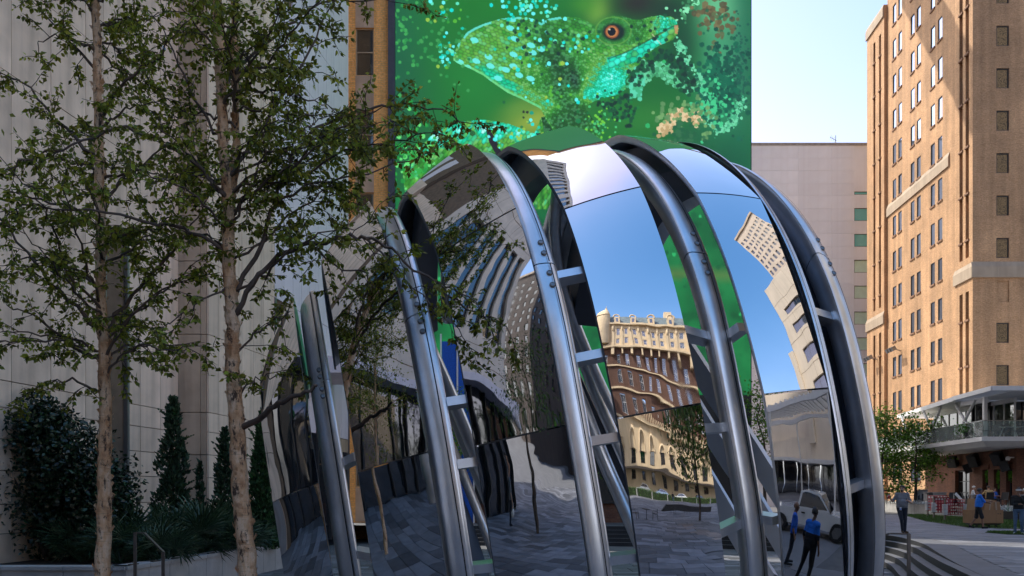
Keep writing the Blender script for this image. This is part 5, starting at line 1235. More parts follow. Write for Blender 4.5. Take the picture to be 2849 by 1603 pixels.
# street: kerbed road strip, hedge, bollards
b = MB(); b.box(-70, 80, -70, -58, FLOOR - .05, FLOOR + .006); b.build('street', M('asphalt', (.05, .05, .052), .85, var=.25, scale=3, bump=.3, bscale=80), kind='structure')
m_hedge = M('hedge_leaf', (.07, .15, .02), .6, var=.4, scale=2, trans=.2, tone=True)
rh = random.Random(21)
t = thing('clipped_hedge', 'long clipped green hedge along the hotel street, mirrored low in the globe', 'hedge', (10, -46, FLOOR)); mb = MB(); tn = []
for _ in range(5200): leaf(mb, tn, Vector((rh.uniform(-14, 34), -46 + rh.uniform(-.55, .55), FLOOR + rh.uniform(.05, 1.15))), .2, rh)
mb.build('foliage', m_hedge, t, kind='stuff', attr=tn); b = MB(); b.box(-14, 34, -46.4, -45.6, FLOOR, FLOOR + 1.0); b.build('inner_mass', M('hedge_inside', (.02, .04, .01), .9), t)
bm_ = MB(); bm_.lathe([(.13, 0), (.13, .95), (.11, 1.0)], (0, 0, 0), 10); BOL = bm_.mesh('bollard', m_concrete)
for i in range(12):
    o_ = inst('bollard', BOL, None, (-12 + 4 * i, -43.5, FLOOR)); setp(o_, ('leftmost' if i == 0 else ('2nd', '3rd', '4th', '5th', '6th', '7th', '8th', '9th', '10th', '11th', 'rightmost')[i - 1]) + ' grey street bollard before the hotel hedge, counted from the left end', 'bollard', 'bollards along the hotel street')
# cars
def car(name, label, loc, rz, col, pickup=False, group='cars parked along the hotel street'):
    t = thing(name, label, 'pickup truck' if pickup else 'car', loc, rz, group)
    k = M('paint_' + name + str(len(MATS)), col, .25, var=.03, coat=1.)
    L, W = (5.7, 1.0) if pickup else (4.6, .9)
    b = MB()
    prof = [(-L / 2, .45), (-L / 2, .95), (-L / 2 + .1, 1.08), (-.35, 1.1), (L / 2 - 1.7, 1.12), (L / 2 - .25, 1.0), (L / 2, .8), (L / 2, .42)] if pickup else [(-L / 2, .4), (-L / 2 - .02, .8), (-L / 2 + .5, .95), (0, .95), (L / 2 - 1.1, .92), (L / 2 - .2, .75), (L / 2, .55), (L / 2, .35)]
    for s_ in (0,):
        rows = []
        for y, f_ in ((-W, .0), (-W * .98, 1), (W * .98, 1), (W, 0)):
            rows.append([(y * (.97 if z > .9 else 1), x, z) for x, z in prof])
        n = len(prof)
        b.grid(rows[1:3], flip=True); b.poly([rows[1][i] for i in range(n)]); b.poly([rows[2][i] for i in range(n)][::-1]); b.poly([rows[1][0], rows[2][0], rows[2][-1], rows[1][-1]])
    b.build('body', k, t, world=False, smooth=25)
    if pickup: cab = [(-.9, 1.1), (-.75, 1.78), (-.5, 1.86), (.55, 1.86), (.75, 1.8), (1.45, 1.12)]
    else: cab = [(-1.9, .95), (-1.2, 1.38), (-.7, 1.45), (.35, 1.45), (.6, 1.4), (1.35, .93)]
    b = MB(); lo, hi = W * .95, W * .78; za = cab[0][1]
    wy = lambda z: lo + (hi - lo) * (z - za) / (max(c_[1] for c_ in cab) - za)
    A_ = [(-wy(z), x, z) for x, z in cab]; B_ = [(wy(z), x, z) for x, z in cab]
    b.grid([A_, B_], flip=True); b.poly(A_); b.poly(B_[::-1]); b.build('cab' if pickup else 'roof', k, t, world=False, smooth=25)
    for sd in (-1, 1):
        g = MB(); zz = [(x * .86 + .02, za + .08 + (z - za) * .78) for x, z in cab]; g.poly([(sd * (wy(z) + .012), x, z) for x, z in zz]); g.build('side_window', m_dgl, t, world=False)
        h = MB(); h.box(sd * W - .03 + (sd > 0) * .03 - .0, sd * W + .03 * (sd > 0) + .0, -.55, -.33, .95, 1.0); h.build('handle', m_black, t, world=False)
    g = MB(); x0, z0_ = cab[-2]; x1, z1_ = cab[-1]; g.poly([(-wy(z0_) * .93, x0 + .02, z0_), (wy(z0_) * .93, x0 + .02, z0_), (wy(z1_) * .95, x1 + .02, z1_ + .03), (-wy(z1_) * .95, x1 + .02, z1_ + .03)]); g.build('windscreen', m_dgl, t, world=False)
    for sx_ in (-1, 1):
        for yy_ in (-L / 2 + 1.0, L / 2 - .95):
            rw = .4 if pickup else .32
            w_ = MB(); P = [(rw * math.cos(a), rw * math.sin(a)) for a in [2 * math.pi * i / 20 for i in range(20)]]
            w_.grid([[(sx_ * (W - .2), yy_ + p[0], rw + p[1]) for p in P], [(sx_ * (W + .02), yy_ + p[0], rw + p[1]) for p in P], [(sx_ * (W + .025), yy_ + p[0] * .62, rw + p[1] * .62)for p in P]], closev=True)
            wo = w_.build('wheel', m_black, t, world=False)
            r_ = MB(); r_.poly([(sx_ * (W + .015), yy_ + p[0] * .62, rw + p[1] * .62) for p in P]); 
            for q in range(6): a = q * math.pi / 3; r_.obox((sx_ * (W + .03), yy_ + .16 * math.cos(a), rw + .16 * math.sin(a)), (.012, 0, 0), (0, .1 * math.cos(a), .1 * math.sin(a)), (0, -.035 * math.sin(a), .035 * math.cos(a)), 0)
            r_.build('rim', m_metal, wo, world=False)
    for sx_ in (-1, 1):
        b = MB(); b.box(sx_ * W * .75 - .15, sx_ * W * .75 + .15, L / 2 - .08, L / 2 + .02, .62, .78); b.build('headlight', m_wht, t, world=False)
        b = MB(); b.box(sx_ * W * .8 - .1, sx_ * W * .8 + .1, -L / 2 - .03, -L / 2 + .03, .65, .82); b.build('tail_light', M('red_lens', (.4, .02, .02), .3) if 'red_lens' not in MATS else MATS['red_lens'], t, world=False)
    b = MB(); b.box(-W * .98, W * .98, L / 2 - .1, L / 2 + .06, .32, .52); b.build('bumper', m_metal, t, world=False)
    return t
car('pickup_truck', 'white pickup truck parked behind the two people in blue, mirrored in the globe', (11.9, 5.3, FLOOR + .03), R(-10), (.75, .75, .75), True, None)
for x, c, lb in ((2, (.35, .36, .37), 'grey saloon car, leftmost before the hotel'), (8.5, (.25, .35, .5), 'pale blue car second from left before the hotel'), (15, (.75, .75, .74), 'white car in the middle before the hotel'), (22, (.05, .06, .07), 'black car, rightmost before the hotel')):
    car('parked_car', lb, (x, -62, FLOOR + .006), R(90), c)
# cafe chairs and tables on the court
def wire_chair(loc, rz, label, group='wire chairs on the court'):
    t = thing('wire_chair', label, 'chair', loc, rz, group)
    def part(nm, fn):
        b = MB(); fn(b); b.build(nm, m_black, t, world=False)
    part('seat', lambda b: [b.box(-.24, .24, -.24 + .06 * i, -.22 + .06 * i, .44, .46) for i in range(9)] + [b.box(-.25, -.23, -.25, .27, .43, .46), b.box(.23, .25, -.25, .27, .43, .46)])
    part('backrest', lambda b: [b.beam((-.22 + .055 * i, .25, .46), (-.22 + .055 * i, .33, .86), .012, .012) for i in range(9)] + [b.beam((-.24, .33, .87), (.24, .33, .87), .025, .025)])
    for x, y in ((-.23, -.23), (.23, -.23), (-.23, .25), (.23, .25)): part('leg', lambda b: b.tube([(x, y, .45), (x * 1.08, y * 1.1, 0)], .014, 6))
    part('armrest', lambda b: [b.tube([(s_ * .25, .28, .66), (s_ * .27, -.2, .64), (s_ * .25, -.24, .44)], .013, 6) for s_ in (-1, 1)])
    return t
for x, y, rz, lb in ((-3.2, -3.5, 40, 'single wire chair alone on the court in the left mirror panel'), (.6, -9, 100, 'left wire chair of the pair at the small round table'), (2.4, -9.4, -80, 'right wire chair of the pair at the small round table'), (5.2, -15, 30, 'wire chair beside the low dark bench'), (7.0, -15.4, -20, 'rightmost wire chair, near the low dark bench')): wire_chair((x, y, FLOOR + .03), R(rz), lb)
t = thing('round_table', 'small round cafe table between two wire chairs on the court', 'table', (1.5, -9.1, FLOOR + .03)); b = MB(); b.lathe([(.38, .7), (.4, .72), (.38, .74)], (0, 0, 0), 18); b.build('tabletop', m_black, t, world=False); b = MB(); b.tube([(0, 0, 0), (0, 0, .7)], .03, 8); b.lathe([(.25, 0), (.22, .02)], (0, 0, 0), 12); b.build('pedestal', m_black, t, world=False)
t = thing('dark_bench', 'long low dark bench block on the court before the hedge', 'bench', (7, -20, FLOOR)); b = MB(); b.hexa([(-3, -.5, 0), (5, -.5, 0), (5, .5, 0), (-3, .5, 0), (-2.2, -.45, .7), (5, -.45, .7), (5, .45, .7), (-2.2, .45, .7)]); b.build('body', m_dark, t, world=False)

block('stone_high_rise', 'tan stone high rise mirrored in the amber front windows of the brick tower', 62, 92, -5, 22, 92, m_beige, 'NW', 3.0, (1.4, 2.2, 3.8), m_dgl)
# ------------------------------------------------------------------ trees
m_bark, nt_, p_ = new_mat('river_birch_bark'); p_.inputs['Roughness'].default_value = .85
tc_ = NN(nt_, 'ShaderNodeTexCoord'); mp_ = NN(nt_, 'ShaderNodeMapping'); mp_.inputs['Scale'].default_value = (5, 5, 2.2); nt_.links.new(tc_.outputs['Object'], mp_.inputs[0])
n1 = NN(nt_, 'ShaderNodeTexNoise'); n1.inputs['Scale'].default_value = 1.6; n1.inputs['Detail'].default_value = 8; n1.inputs['Roughness'].default_value = .65; nt_.links.new(mp_.outputs[0], n1.inputs['Vector'])
c_ = ramp(nt_, n1.outputs[0], [(.3, (.42, .19, .085)), (.46, (.7, .41, .22)), (.6, (.84, .6, .4)), (.74, (.56, .29, .14))])
n2 = NN(nt_, 'ShaderNodeTexNoise'); n2.inputs['Scale'].default_value = 2.6; n2.inputs['Detail'].default_value = 10; n2.inputs['Roughness'].default_value = .75; nt_.links.new(mp_.outputs[0], n2.inputs['Vector'])
c_ = mixc(nt_, ramp(nt_, n2.outputs[0], [(.54, 0.), (.6, .95)]), c_, (.05, .03, .022))
mp2 = NN(nt_, 'ShaderNodeMapping'); mp2.inputs['Scale'].default_value = (2, 2, 42); nt_.links.new(tc_.outputs['Object'], mp2.inputs[0])
n3 = NN(nt_, 'ShaderNodeTexNoise'); n3.inputs['Scale'].default_value = 2; n3.inputs['Detail'].default_value = 3; nt_.links.new(mp2.outputs[0], n3.inputs['Vector'])
c_ = mixc(nt_, ramp(nt_, n3.outputs[0], [(.6, 0.), (.7, .45)]), c_, (.14, .08, .05))
nt_.links.new(c_, p_.inputs['Base Color']); b_ = NN(nt_, 'ShaderNodeBump'); b_.inputs['Strength'].default_value = .8; b_.inputs['Distance'].default_value = .02; nt_.links.new(n2.outputs[0], b_.inputs['Height']); nt_.links.new(b_.outputs[0], p_.inputs['Normal'])
m_twig = M('dark_twig', (.05, .035, .03), .8, var=.3)
m_branch = M('grey_brown_branch', (.12, .085, .065), .8, var=.3, scale=6)
m_darkbark = M('dark_bark', (.07, .05, .035), .9, var=.35, scale=4, bump=.6, bscale=18)
m_birchleaf = M('birch_leaf', (.24, .28, .038), .55, var=.35, scale=2.5, trans=.42, tone=True)
class LeafBuf:
    def __init__(s): s.V = []; s.T = []
    def add(s, p, d, size, r, tone):
        d = d.normalized(); side = d.cross(Vector((r.gauss(0, 1), r.gauss(0, 1), r.gauss(0, 1)))); 
        if side.length < 1e-3: return
        side.normalize(); n = d.cross(side); w = size * r.uniform(.26, .36)
        P = [p, p + d * size * .35 + side * w - n * size * .05, p + d * size * .4, p + d * size * .35 - side * w - n * size * .05, p + d * size * 1.02 - n * size * .12]
        s.V += P; s.T += [tone] * 5
    def build(s, name, mat, parent):
        off = world_root(parent); n = len(s.V) // 5
        v = np.array([(q[0], q[1], q[2]) for q in s.V]) - np.array(off)
        b0 = np.arange(n)[:, None] * 5; F = np.concatenate([b0 + np.array([[0, 1, 2]]), b0 + np.array([[1, 4, 2]]), b0 + np.array([[0, 2, 3]]), b0 + np.array([[2, 4, 3]])]).ravel()
        me = bpy.data.meshes.new(name); me.vertices.add(len(v)); me.vertices.foreach_set('co', v.ravel()); me.loops.add(len(F)); me.loops.foreach_set('vertex_index', F); me.polygons.add(len(F) // 3); me.polygons.foreach_set('loop_start', np.arange(0, len(F), 3)); me.polygons.foreach_set('loop_total', np.full(len(F) // 3, 3)); me.update()
        ca = me.color_attributes.new('tone', 'FLOAT_COLOR', 'POINT'); ca.data.foreach_set('color', np.array(s.T, float).ravel()); me.materials.append(mat)
        o = bpy.data.objects.new(name, me); link(o, parent); o['kind'] = 'stuff'; return o
def wiggle(P, r, amp, n=4):
    """densify a polyline with small random bends"""
    Q = [Vector(q) for q in smooth_curve([tuple(p) for p in P], n)]
    return [Q[0]] + [q + Vector((r.gauss(0, amp), r.gauss(0, amp), r.gauss(0, amp))) for q in Q[1:-1]] + [Q[-1]]
def tone_of(r):
    k = r.choice((.5, .65, .8, .95, 1.1, 1.35, 1.7)); y = r.uniform(.85, 1.25); return (k * y, k, k * r.uniform(.6, 1.1), 1)
def spray(LB, tw, p, d, L, r, size=.067, dens=50., depth=1):
    """a leafy twig: bends, hangs a little, carries leaves and short side twigs"""
    pts = [Vector(p)]; d = d.normalized(); n = max(3, int(L / .09))
    for i in range(n):
        d = (d + Vector((r.gauss(0, .16), r.gauss(0, .16), r.gauss(-.05, .14)))).normalized(); pts.append(pts[-1] + d * L / n)
    tw.tube(pts, [.0042 * (1 - .75 * i / n) + .0012 for i in range(n + 1)], 4, cap=False)
    for k in range(int(L * dens)):
        f = .25 + .75 * r.random(); i = min(n - 1, int(f * n)); q = pts[i].lerp(pts[i + 1], f * n - i)
        ld = (d * .4 + Vector((r.gauss(0, .8), r.gauss(0, .8), r.gauss(-.55, .55)))); LB.add(q + ld.normalized() * .02, ld, size * r.uniform(.65, 1.25), r, tone_of(r))
    if depth:
        for k in range(int(L * 6)):
            i = r.randrange(n // 4, n); dd = (d + Vector((r.gauss(0, .9), r.gauss(0, .9), r.gauss(-.1, .6)))); spray(LB, tw, pts[i], dd, L * r.uniform(.3, .5), r, size, dens, depth - 1)
def limb(LB, tw, br, P, r0, r1, r, every=.18, leaf_from=.24, size=.066, twl=(.3, .68), dens=48.):
    Q = wiggle(P, r, .018); n = len(Q); br.tube(Q, [r0 + (r1 - r0) * i / (n - 1) for i in range(n)], 6)
    tot = sum((Q[i + 1] - Q[i]).length for i in range(n - 1)); acc = 0; nxt = tot * leaf_from
    for i in range(n - 1):
        acc += (Q[i + 1] - Q[i]).length
        while acc > nxt:
            nxt += every * r.uniform(.5, 1.3); d = (Q[i + 1] - Q[i]).normalized(); dd = d * .6 + Vector((r.gauss(0, .7), r.gauss(0, .7), r.gauss(.05, .55)))
            spray(LB, tw, Q[i], dd, r.uniform(*twl) * (1.15 - .5 * acc / tot), r, size, dens)
    spray(LB, tw, Q[-1], Q[-1] - Q[-2], twl[1] * .8, r, size, dens)
def birch(label, Y, trunks, limbs, seed, extra, rbase, bounds):
    r = random.Random(seed)
    t = thing('birch_tree', label, 'tree', (at(trunks[0][0][0], 0, Y).x, Y, FLOOR), 0, 'birches in front of the planter')
    tk = MB(); LB = LeafBuf(); tw = MB(); br = MB()
    for ti, tr in enumerate(trunks):
        Q = wiggle([at(x, y, Y + (dy if len(q) > 2 else 0)) for q in tr for x, y, dy in [(q[0], q[1], q[2] if len(q) > 2 else 0)]], r, .006, 5)
        if ti == 0: Q = [Vector((Q[0].x + .02, Y, FLOOR - .05)), Vector((Q[0].x + .01, Y, (Q[0].z + FLOOR) / 2))] + Q
        n = len(Q); ra = rbase if ti == 0 else rbase * .58; rb = ra * (.45 if ti == 0 else .35)
        tk.tube(Q, [(ra + (rb - ra) * (i / (n - 1)) ** .85) * (1 + .05 * math.sin(i * 2.1)) * (1.25 if i == 0 and ti == 0 else 1) for i in range(n)], 14)
        # curling flakes of bark
        for _ in range(260 if ti == 0 else 60):
            i = r.randrange(1, n - 1); q = Q[i].lerp(Q[i + 1], r.random()); a = r.uniform(0, 6.28); rr = (ra + (rb - ra) * (i / (n - 1)) ** .85); o_ = Vector((math.cos(a), math.sin(a), 0)); s_ = Vector((-o_.y, o_.x, 0)); h = r.uniform(.02, .06); c = q + o_ * rr * 1.0
            tk.poly([c - s_ * h * .7, c + s_ * h * .4 + Vector((0, 0, -h * .4)), c + s_ * h * .6 + o_ * h * .55 + Vector((0, 0, h * .5)), c - s_ * h * .4 + o_ * h * .4 + Vector((0, 0, h))])
    tk.build('trunk', m_bark, t, smooth=60)
    for P, r0, dpt in limbs:
        m_ = len(P); W = [at(x, y, Y + dpt * i / (m_ - 1)) for i, (x, y) in enumerate(P)]
        limb(LB, tw, br, W, r0, .006, r)
    for _ in range(extra):        # further boughs filling the crown
        tr = r.choice(trunks); q = r.random(); i = min(len(tr) - 2, int(q * (len(tr) - 1))); y = tr[i][1] + (tr[i + 1][1] - tr[i][1]) * r.random(); x = tr[i][0] + (tr[i + 1][0] - tr[i][0]) * .5
        if y > bounds[3]: continue
        a = r.uniform(0, 6.28); L = r.uniform(.8, 2.2) * (1.0 if y > 200 else .8); s0 = at(x, y, Y); d = Vector((math.cos(a), math.sin(a) * .8, r.uniform(.15, .8))).normalized()
        P = [s0]; 
        for k in range(4): P.append(P[-1] + d * L / 4); d = (d + Vector((r.gauss(0, .14), r.gauss(0, .14), r.gauss(-.12, .12)))).normalized()
        e = P[-1]; ex = PX + FPX * e.x / e.y; ey = PY - FPX * (e.z - EYE) / e.y
        if not (bounds[0] < ex < bounds[1] and ey < bounds[2]): continue
        limb(LB, tw, br, P, .018, .005, r, every=.17)
    # upper crown above the frame (shades and is mirrored)
    top = at(trunks[0][-1][0], trunks[0][-1][1], Y)
    for _ in range(14):
        a = r.uniform(0, 6.28); h = r.uniform(-.2, 1.8); P = [top + Vector((0, 0, h * .6)), top + Vector((math.cos(a) * .6, math.sin(a) * .6, h + .4)), top + Vector((math.cos(a) * 1.3, math.sin(a) * 1.3, h + .7))]
        limb(LB, tw, br, P, .018, .005, r, every=.3, dens=22)
    br.build('branches', m_branch, t, smooth=60); tw.build('twigs', m_twig, t, kind='stuff'); LB.build('foliage', m_birchleaf, t)
    print('leaves', len(LB.V) // 5); return 0
n1_ = birch('peeling birch in front of the palmettos, further left of the two', 10.4,
    [[(287, 1603), (291, 1420), (290, 1280), (292, 1000), (283, 870), (277, 560), (273, 250), (266, -60)]],
    [([(283, 940), (215, 850), (120, 760), (30, 640), (-60, 560)], .032, -.5), ([(288, 1010), (200, 960), (110, 890), (20, 850)], .03, .5), ([(293, 930), (370, 820), (450, 735), (520, 655), (570, 560)], .03, .4), ([(293, 1000), (350, 900), (430, 820), (520, 780)], .022, -.5),
     ([(278, 640), (200, 580), (110, 560), (20, 530)], .028, -.6), ([(278, 600), (340, 500), (430, 430), (520, 380)], .024, .6), ([(275, 450), (180, 360), (80, 250), (-20, 190)], .026, .4), ([(274, 330), (350, 230), (440, 150), (520, 60)], .022, -.5), ([(272, 200), (190, 110), (110, 20)], .02, .5), ([(276, 700), (330, 660), (400, 640), (470, 660)], .018, -.9), ([(280, 800), (190, 740), (100, 720), (10, 740)], .022, .9), ([(285, 1060), (330, 990), (390, 960), (470, 975), (520, 968)], .016, -.5), ([(285, 1100), (220, 1060), (150, 1060), (70, 1100)], .018, .3)],
    5, 46, .098, (-150, 560, 1080, 1000))
n2_ = birch('peeling birch overlapping the mirrored globe, nearer the middle', 9.7,
    [[(690, 1603), (676, 1430), (664, 1280), (655, 1130), (647, 1000), (645, 880), (636, 700), (634, 560), (620, 380), (612, 150), (603, -60)], [(636, 600, .05), (652, 470, .1), (657, 330, .15), (652, 150, .15), (648, -60, .15)]],
    [([(655, 880), (705, 790), (762, 720), (860, 680), (960, 662), (1020, 662), (1090, 695), (1170, 760), (1260, 805), (1330, 850)], .034, -1.0), ([(1010, 662), (1080, 720), (1150, 800), (1250, 900)], .014, -.5), ([(860, 680), (930, 740), (1030, 760), (1120, 800)], .014, .3),
     ([(640, 560), (600, 520), (540, 450), (430, 385), (330, 365), (200, 400), (60, 450), (-20, 500)], .026, -.7), ([(645, 720), (560, 655), (430, 622), (300, 592), (100, 575), (0, 590)], .024, -.4), ([(640, 490), (700, 400), (760, 300), (830, 190), (890, 80), (940, -20)], .028, .5),
     ([(642, 850), (672, 790), (720, 690), (775, 560), (820, 430), (870, 370), (970, 318), (1060, 290), (1150, 292), (1230, 310), (1290, 340)], .03, .5), ([(790, 500), (870, 400), (970, 345), (1060, 300)], .018, -.4), ([(775, 560), (850, 520), (940, 500), (1060, 470), (1200, 420)], .018, .9), ([(860, 480), (960, 420), (1060, 400), (1180, 370)], .014, -.9),
     ([(636, 640), (690, 540), (730, 420), (760, 280)], .018, -.6), ([(624, 400), (560, 300), (500, 180), (440, 60)], .02, .5), ([(618, 300), (680, 200), (740, 100), (790, 0)], .02, -.6), ([(612, 150), (560, 80), (500, 20)], .016, -.5), ([(655, 200), (740, 120), (840, 40), (940, 0), (1090, 5)], .02, .6), ([(642, 800), (580, 830), (520, 870), (470, 900)], .014, -.6), ([(650, 1000), (710, 930), (760, 890), (800, 870)], .014, -.3), ([(655, 1110), (700, 1060), (740, 1050), (800, 1040)], .012, .4)],
    9, 52, .108, (380, 1130, 900, 820))
# one bare drooping bough with a few leaves that reaches the globe
def bare_bough():
    r = random.Random(3); t = [o for o in COL.objects if o.name.startswith('birch_tree')][1]; b = MB(); Yb = 9.7
    P = [at(668, 1188, Yb), at(720, 1165, Yb - .2), at(765, 1128, Yb - .4), at(810, 1106, Yb - .55), at(850, 1092, Yb - .65), at(882, 1073, Yb - .7)]
    b.tube(wiggle(P, r, .01), [.04 - .0012 * i for i in range(len(wiggle(P, r, .01)))], 8); b.build('bare_bough', m_branch, t, smooth=True)
bare_bough()

def small_tree(label, loc, h, rad, n, size, seed, tint=(1, 1, 1), trunk_r=.11, mat=None, group=None, crown0=.3, name='street_tree', asym=0.):
    r = random.Random(seed); t = thing(name, label, 'tree', loc, 0, group); L = Vector(loc); bk = m_bark if name == 'birch_tree' else m_darkbark; b = MB(); LB = LeafBuf()
    Q = [L + Vector((r.gauss(0, .03) * i, r.gauss(0, .03) * i, h * .92 * i / 6)) for i in range(7)]; b.tube([L - Vector((0, 0, .05))] + Q, [trunk_r * 1.25] + [trunk_r * (1 - .85 * i / 6) for i in range(7)], 9)
    for k in range(26):
        f = crown0 + (1 - crown0) * r.random() ** .9; s0 = L + Vector((0, 0, h * .92 * f)); a = r.uniform(0, 6.28); ln = rad * (1.15 - .75 * abs(f - .45)) * r.uniform(.6, 1.1)
        d = Vector((math.cos(a) + asym, math.sin(a), r.uniform(.1, .6))).normalized(); P = [s0, s0 + d * ln * .5 + Vector((0, 0, r.uniform(-.1, .2))), s0 + d * ln]
        b.tube(P, [trunk_r * .35 * (1.1 - f), trunk_r * .22 * (1.1 - f), .008], 5)
        for q in range(n // 26):
            g = .25 + .85 * r.random(); c = P[0].lerp(P[2], g) + Vector((r.gauss(0, 1), r.gauss(0, 1), r.gauss(0, .75))) * rad * .16
            tn = tone_of(r); LB.add(c, Vector((r.gauss(0, 1), r.gauss(0, 1), r.gauss(-.4, .7))), size * r.uniform(.6, 1.3), r, (tn[0] * tint[0], tn[1] * tint[1], tn[2] * tint[2], 1))
    b.build('trunk', bk, t, smooth=60); LB.build('crown', mat or m_leaf, t); return t
GT_ = 'green street trees round the plaza'
small_tree('open young green tree between the globe edge and the brick podium', gnd(2548, 1430), 7.7, 2.5, 4300, .22, 31, (1.2, 1.35, .8), .14, group=GT_, asym=.12, crown0=.22)
small_tree('bright green tree half hidden behind the right edge of the globe', (29.2, 67.5, 0), 8.2, 2.6, 5600, .22, 32, (1.25, 1.4, .75), .14, group=GT_, crown0=.18)
small_tree('bright green tree seen through the gap right of the centre panel', (12.6, 42.5, 0), 6.8, 2.0, 2600, .15, 33, (1.15, 1.3, .8), .1, group=GT_)
small_tree('bright green tree seen through the gap left of the centre panel', (3.7, 42.8, 0), 8.0, 2.1, 2600, .15, 34, (1.15, 1.3, .8), .1, group=GT_)
small_tree('small bright green tree seen through the second gap from the left', (-2.7, 42.6, 0), 7.0, 1.7, 2000, .15, 35, (1.1, 1.25, .8), .1, group=GT_)
GR_ = 'court trees mirrored in the globe'
small_tree('court tree mirrored against the hotel front', (7.2, -9.5, FLOOR), 9.5, 3.0, 7000, .2, 41, (1, 1, 1), .13, group=GR_)
small_tree('court tree mirrored left of the hotel, before the beige block', (-9, -13, FLOOR), 8, 2.7, 5200, .18, 42, (.9, .95, .9), .13, group=GR_)
small_tree('airy court tree mirrored high against the stone tower shaft', (-8.2, -1.8, FLOOR), 9.5, 2.6, 4200, .13, 43, (.8, .85, .8), .12, group=GR_)

small_tree('birch whose leaves enter at the left edge, mirrored whole in the second panel', (-7.3, 8.4, FLOOR), 9.2, 2.0, 6500, .075, 44, (1, 1, 1), .1, mat=m_birchleaf, crown0=.36, name='birch_tree')

# ------------------------------------------------------------------ planter shrubs
m_needle = M('juniper_needles', (.035, .07, .03), .65, var=.35, scale=3, tone=True, trans=.1)
m_holly = M('holly_leaf', (.016, .034, .013), .3, var=.35, scale=2, tone=True)
m_palm = M('palmetto_blade', (.042, .085, .038), .42, var=.3, scale=2.5, tone=True)
SOILZ = wz - .12
def juniper(label, x, Y, ytop, wpx, n, seed, tint, ragged=.25, group='junipers in the planter', lean=0.):
    r = random.Random(seed); base = Vector((at(x, 0, Y).x, Y, SOILZ)); h = at(0, ytop, Y).z - SOILZ; rad = wpx / 2 / FPX * Y
    t = thing('juniper', label, 'shrub', base, 0, group); LB = LeafBuf(); b = MB(); b.tube([base, base + Vector((lean, 0, h * .9))], [.06, .01], 6); b.build('trunk', m_darkbark, t)
    for _ in range(n):
        f = r.random() ** 1.1; a = r.uniform(0, 6.28); R_ = rad * ((1 - f) ** .75 * .95 + .05) * (1 + ragged * math.sin(f * 19 + seed + 2.3 * math.sin(a * 2 + seed)) * .7 - .18 * ragged * math.cos(3 * a + f * 9)); q = r.random() ** .45
        p = base + Vector((math.cos(a) * R_ * q + lean * f, math.sin(a) * R_ * q, h * f)); d = Vector((math.cos(a) * .5, math.sin(a) * .5, r.uniform(.5, 1.2)))
        k = r.choice((.45, .7, 1, 1.3, 1.6)); s_ = .11 * r.uniform(.6, 1.5)
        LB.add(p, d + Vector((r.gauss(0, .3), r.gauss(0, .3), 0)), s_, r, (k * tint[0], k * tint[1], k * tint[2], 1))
    for _ in range(int(n / 110)):      # sprigs that break the outline
        f = r.uniform(.05, .92); R_ = rad * ((1 - f) ** .75 * .95 + .05); a = r.uniform(0, 6.28); p = base + Vector((math.cos(a) * R_ * .8 + lean * f, math.sin(a) * R_ * .8, h * f)); d = Vector((math.cos(a) * .8, math.sin(a) * .8, r.uniform(.3, 1.1))).normalized(); L_ = rad * r.uniform(.25, .75)
        for q in range(int(14 + L_ * 40)):
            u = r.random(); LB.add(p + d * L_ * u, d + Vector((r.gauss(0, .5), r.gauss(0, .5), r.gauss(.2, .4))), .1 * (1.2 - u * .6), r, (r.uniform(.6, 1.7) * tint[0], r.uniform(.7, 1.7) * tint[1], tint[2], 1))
    LB.build('foliage', m_needle, t)
juniper('pointed dark juniper before the tan pilaster', 481, 24.5, 1110, 120, 5200, 1, (1, 1, 1), .5)
juniper('small juniper sprig right of the pointed one', 555, 24.6, 1285, 34, 600, 2, (1, 1, 1), .3)
juniper('ragged juniper hidden behind the right-hand birch trunk', 625, 24.2, 1195, 80, 2600, 3, (.9, .95, .95), .4)
juniper('dense columnar juniper right of the right-hand birch trunk', 733, 25.5, 1145, 112, 7600, 4, (1.05, 1.3, .9), .1)
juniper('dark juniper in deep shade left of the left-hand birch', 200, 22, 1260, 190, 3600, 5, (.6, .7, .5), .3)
def holly():
    r = random.Random(8); base = Vector((at(130, 0, 21).x, 21, SOILZ)); t = thing('holly_bush', 'big dark glossy-leaved bush filling the left end of the planter', 'bush', base); LB = LeafBuf(); b = MB()
    for _ in range(11): a = r.uniform(0, 6.28); b.tube([base, base + Vector((math.cos(a) * .5, math.sin(a) * .4, 1.4)), base + Vector((math.cos(a) * 1.5, math.sin(a) * .8, r.uniform(2.4, 3.8)))], [.05, .03, .01], 6)
    b.build('stems', m_darkbark, t)
    for _ in range(17000):
        u = Vector((r.gauss(0, 1), r.gauss(0, 1), r.gauss(0, 1))).normalized() * (r.random() ** .5); L_ = r.choice(((-.9, 1.9, 1.5, 1.9), (.6, 2.5, 1.5, 1.3), (.2, 1.3, 2.0, 1.3), (1.5, 1.6, 1.0, 1.2), (-1.9, 1.3, 1.2, 1.3), (-.1, 3.3, .8, .8))); wb = 1 + .25 * math.sin(5 * u.x + 3 * u.z + L_[0]); p = base + Vector((L_[0] + u.x * L_[2] * wb * .8, u.y * 1.2, max(.1, L_[1] + u.z * L_[3] * wb))); 
        k = r.choice((.4, .6, .8, 1.1, 1.6)); LB.add(p, Vector((r.gauss(0, 1), r.gauss(0, 1), r.gauss(-.2, .7))), .13 * r.uniform(.7, 1.2), r, (k * .9, k, k * 1.0, 1))
    LB.build('foliage', m_holly, t)
holly()
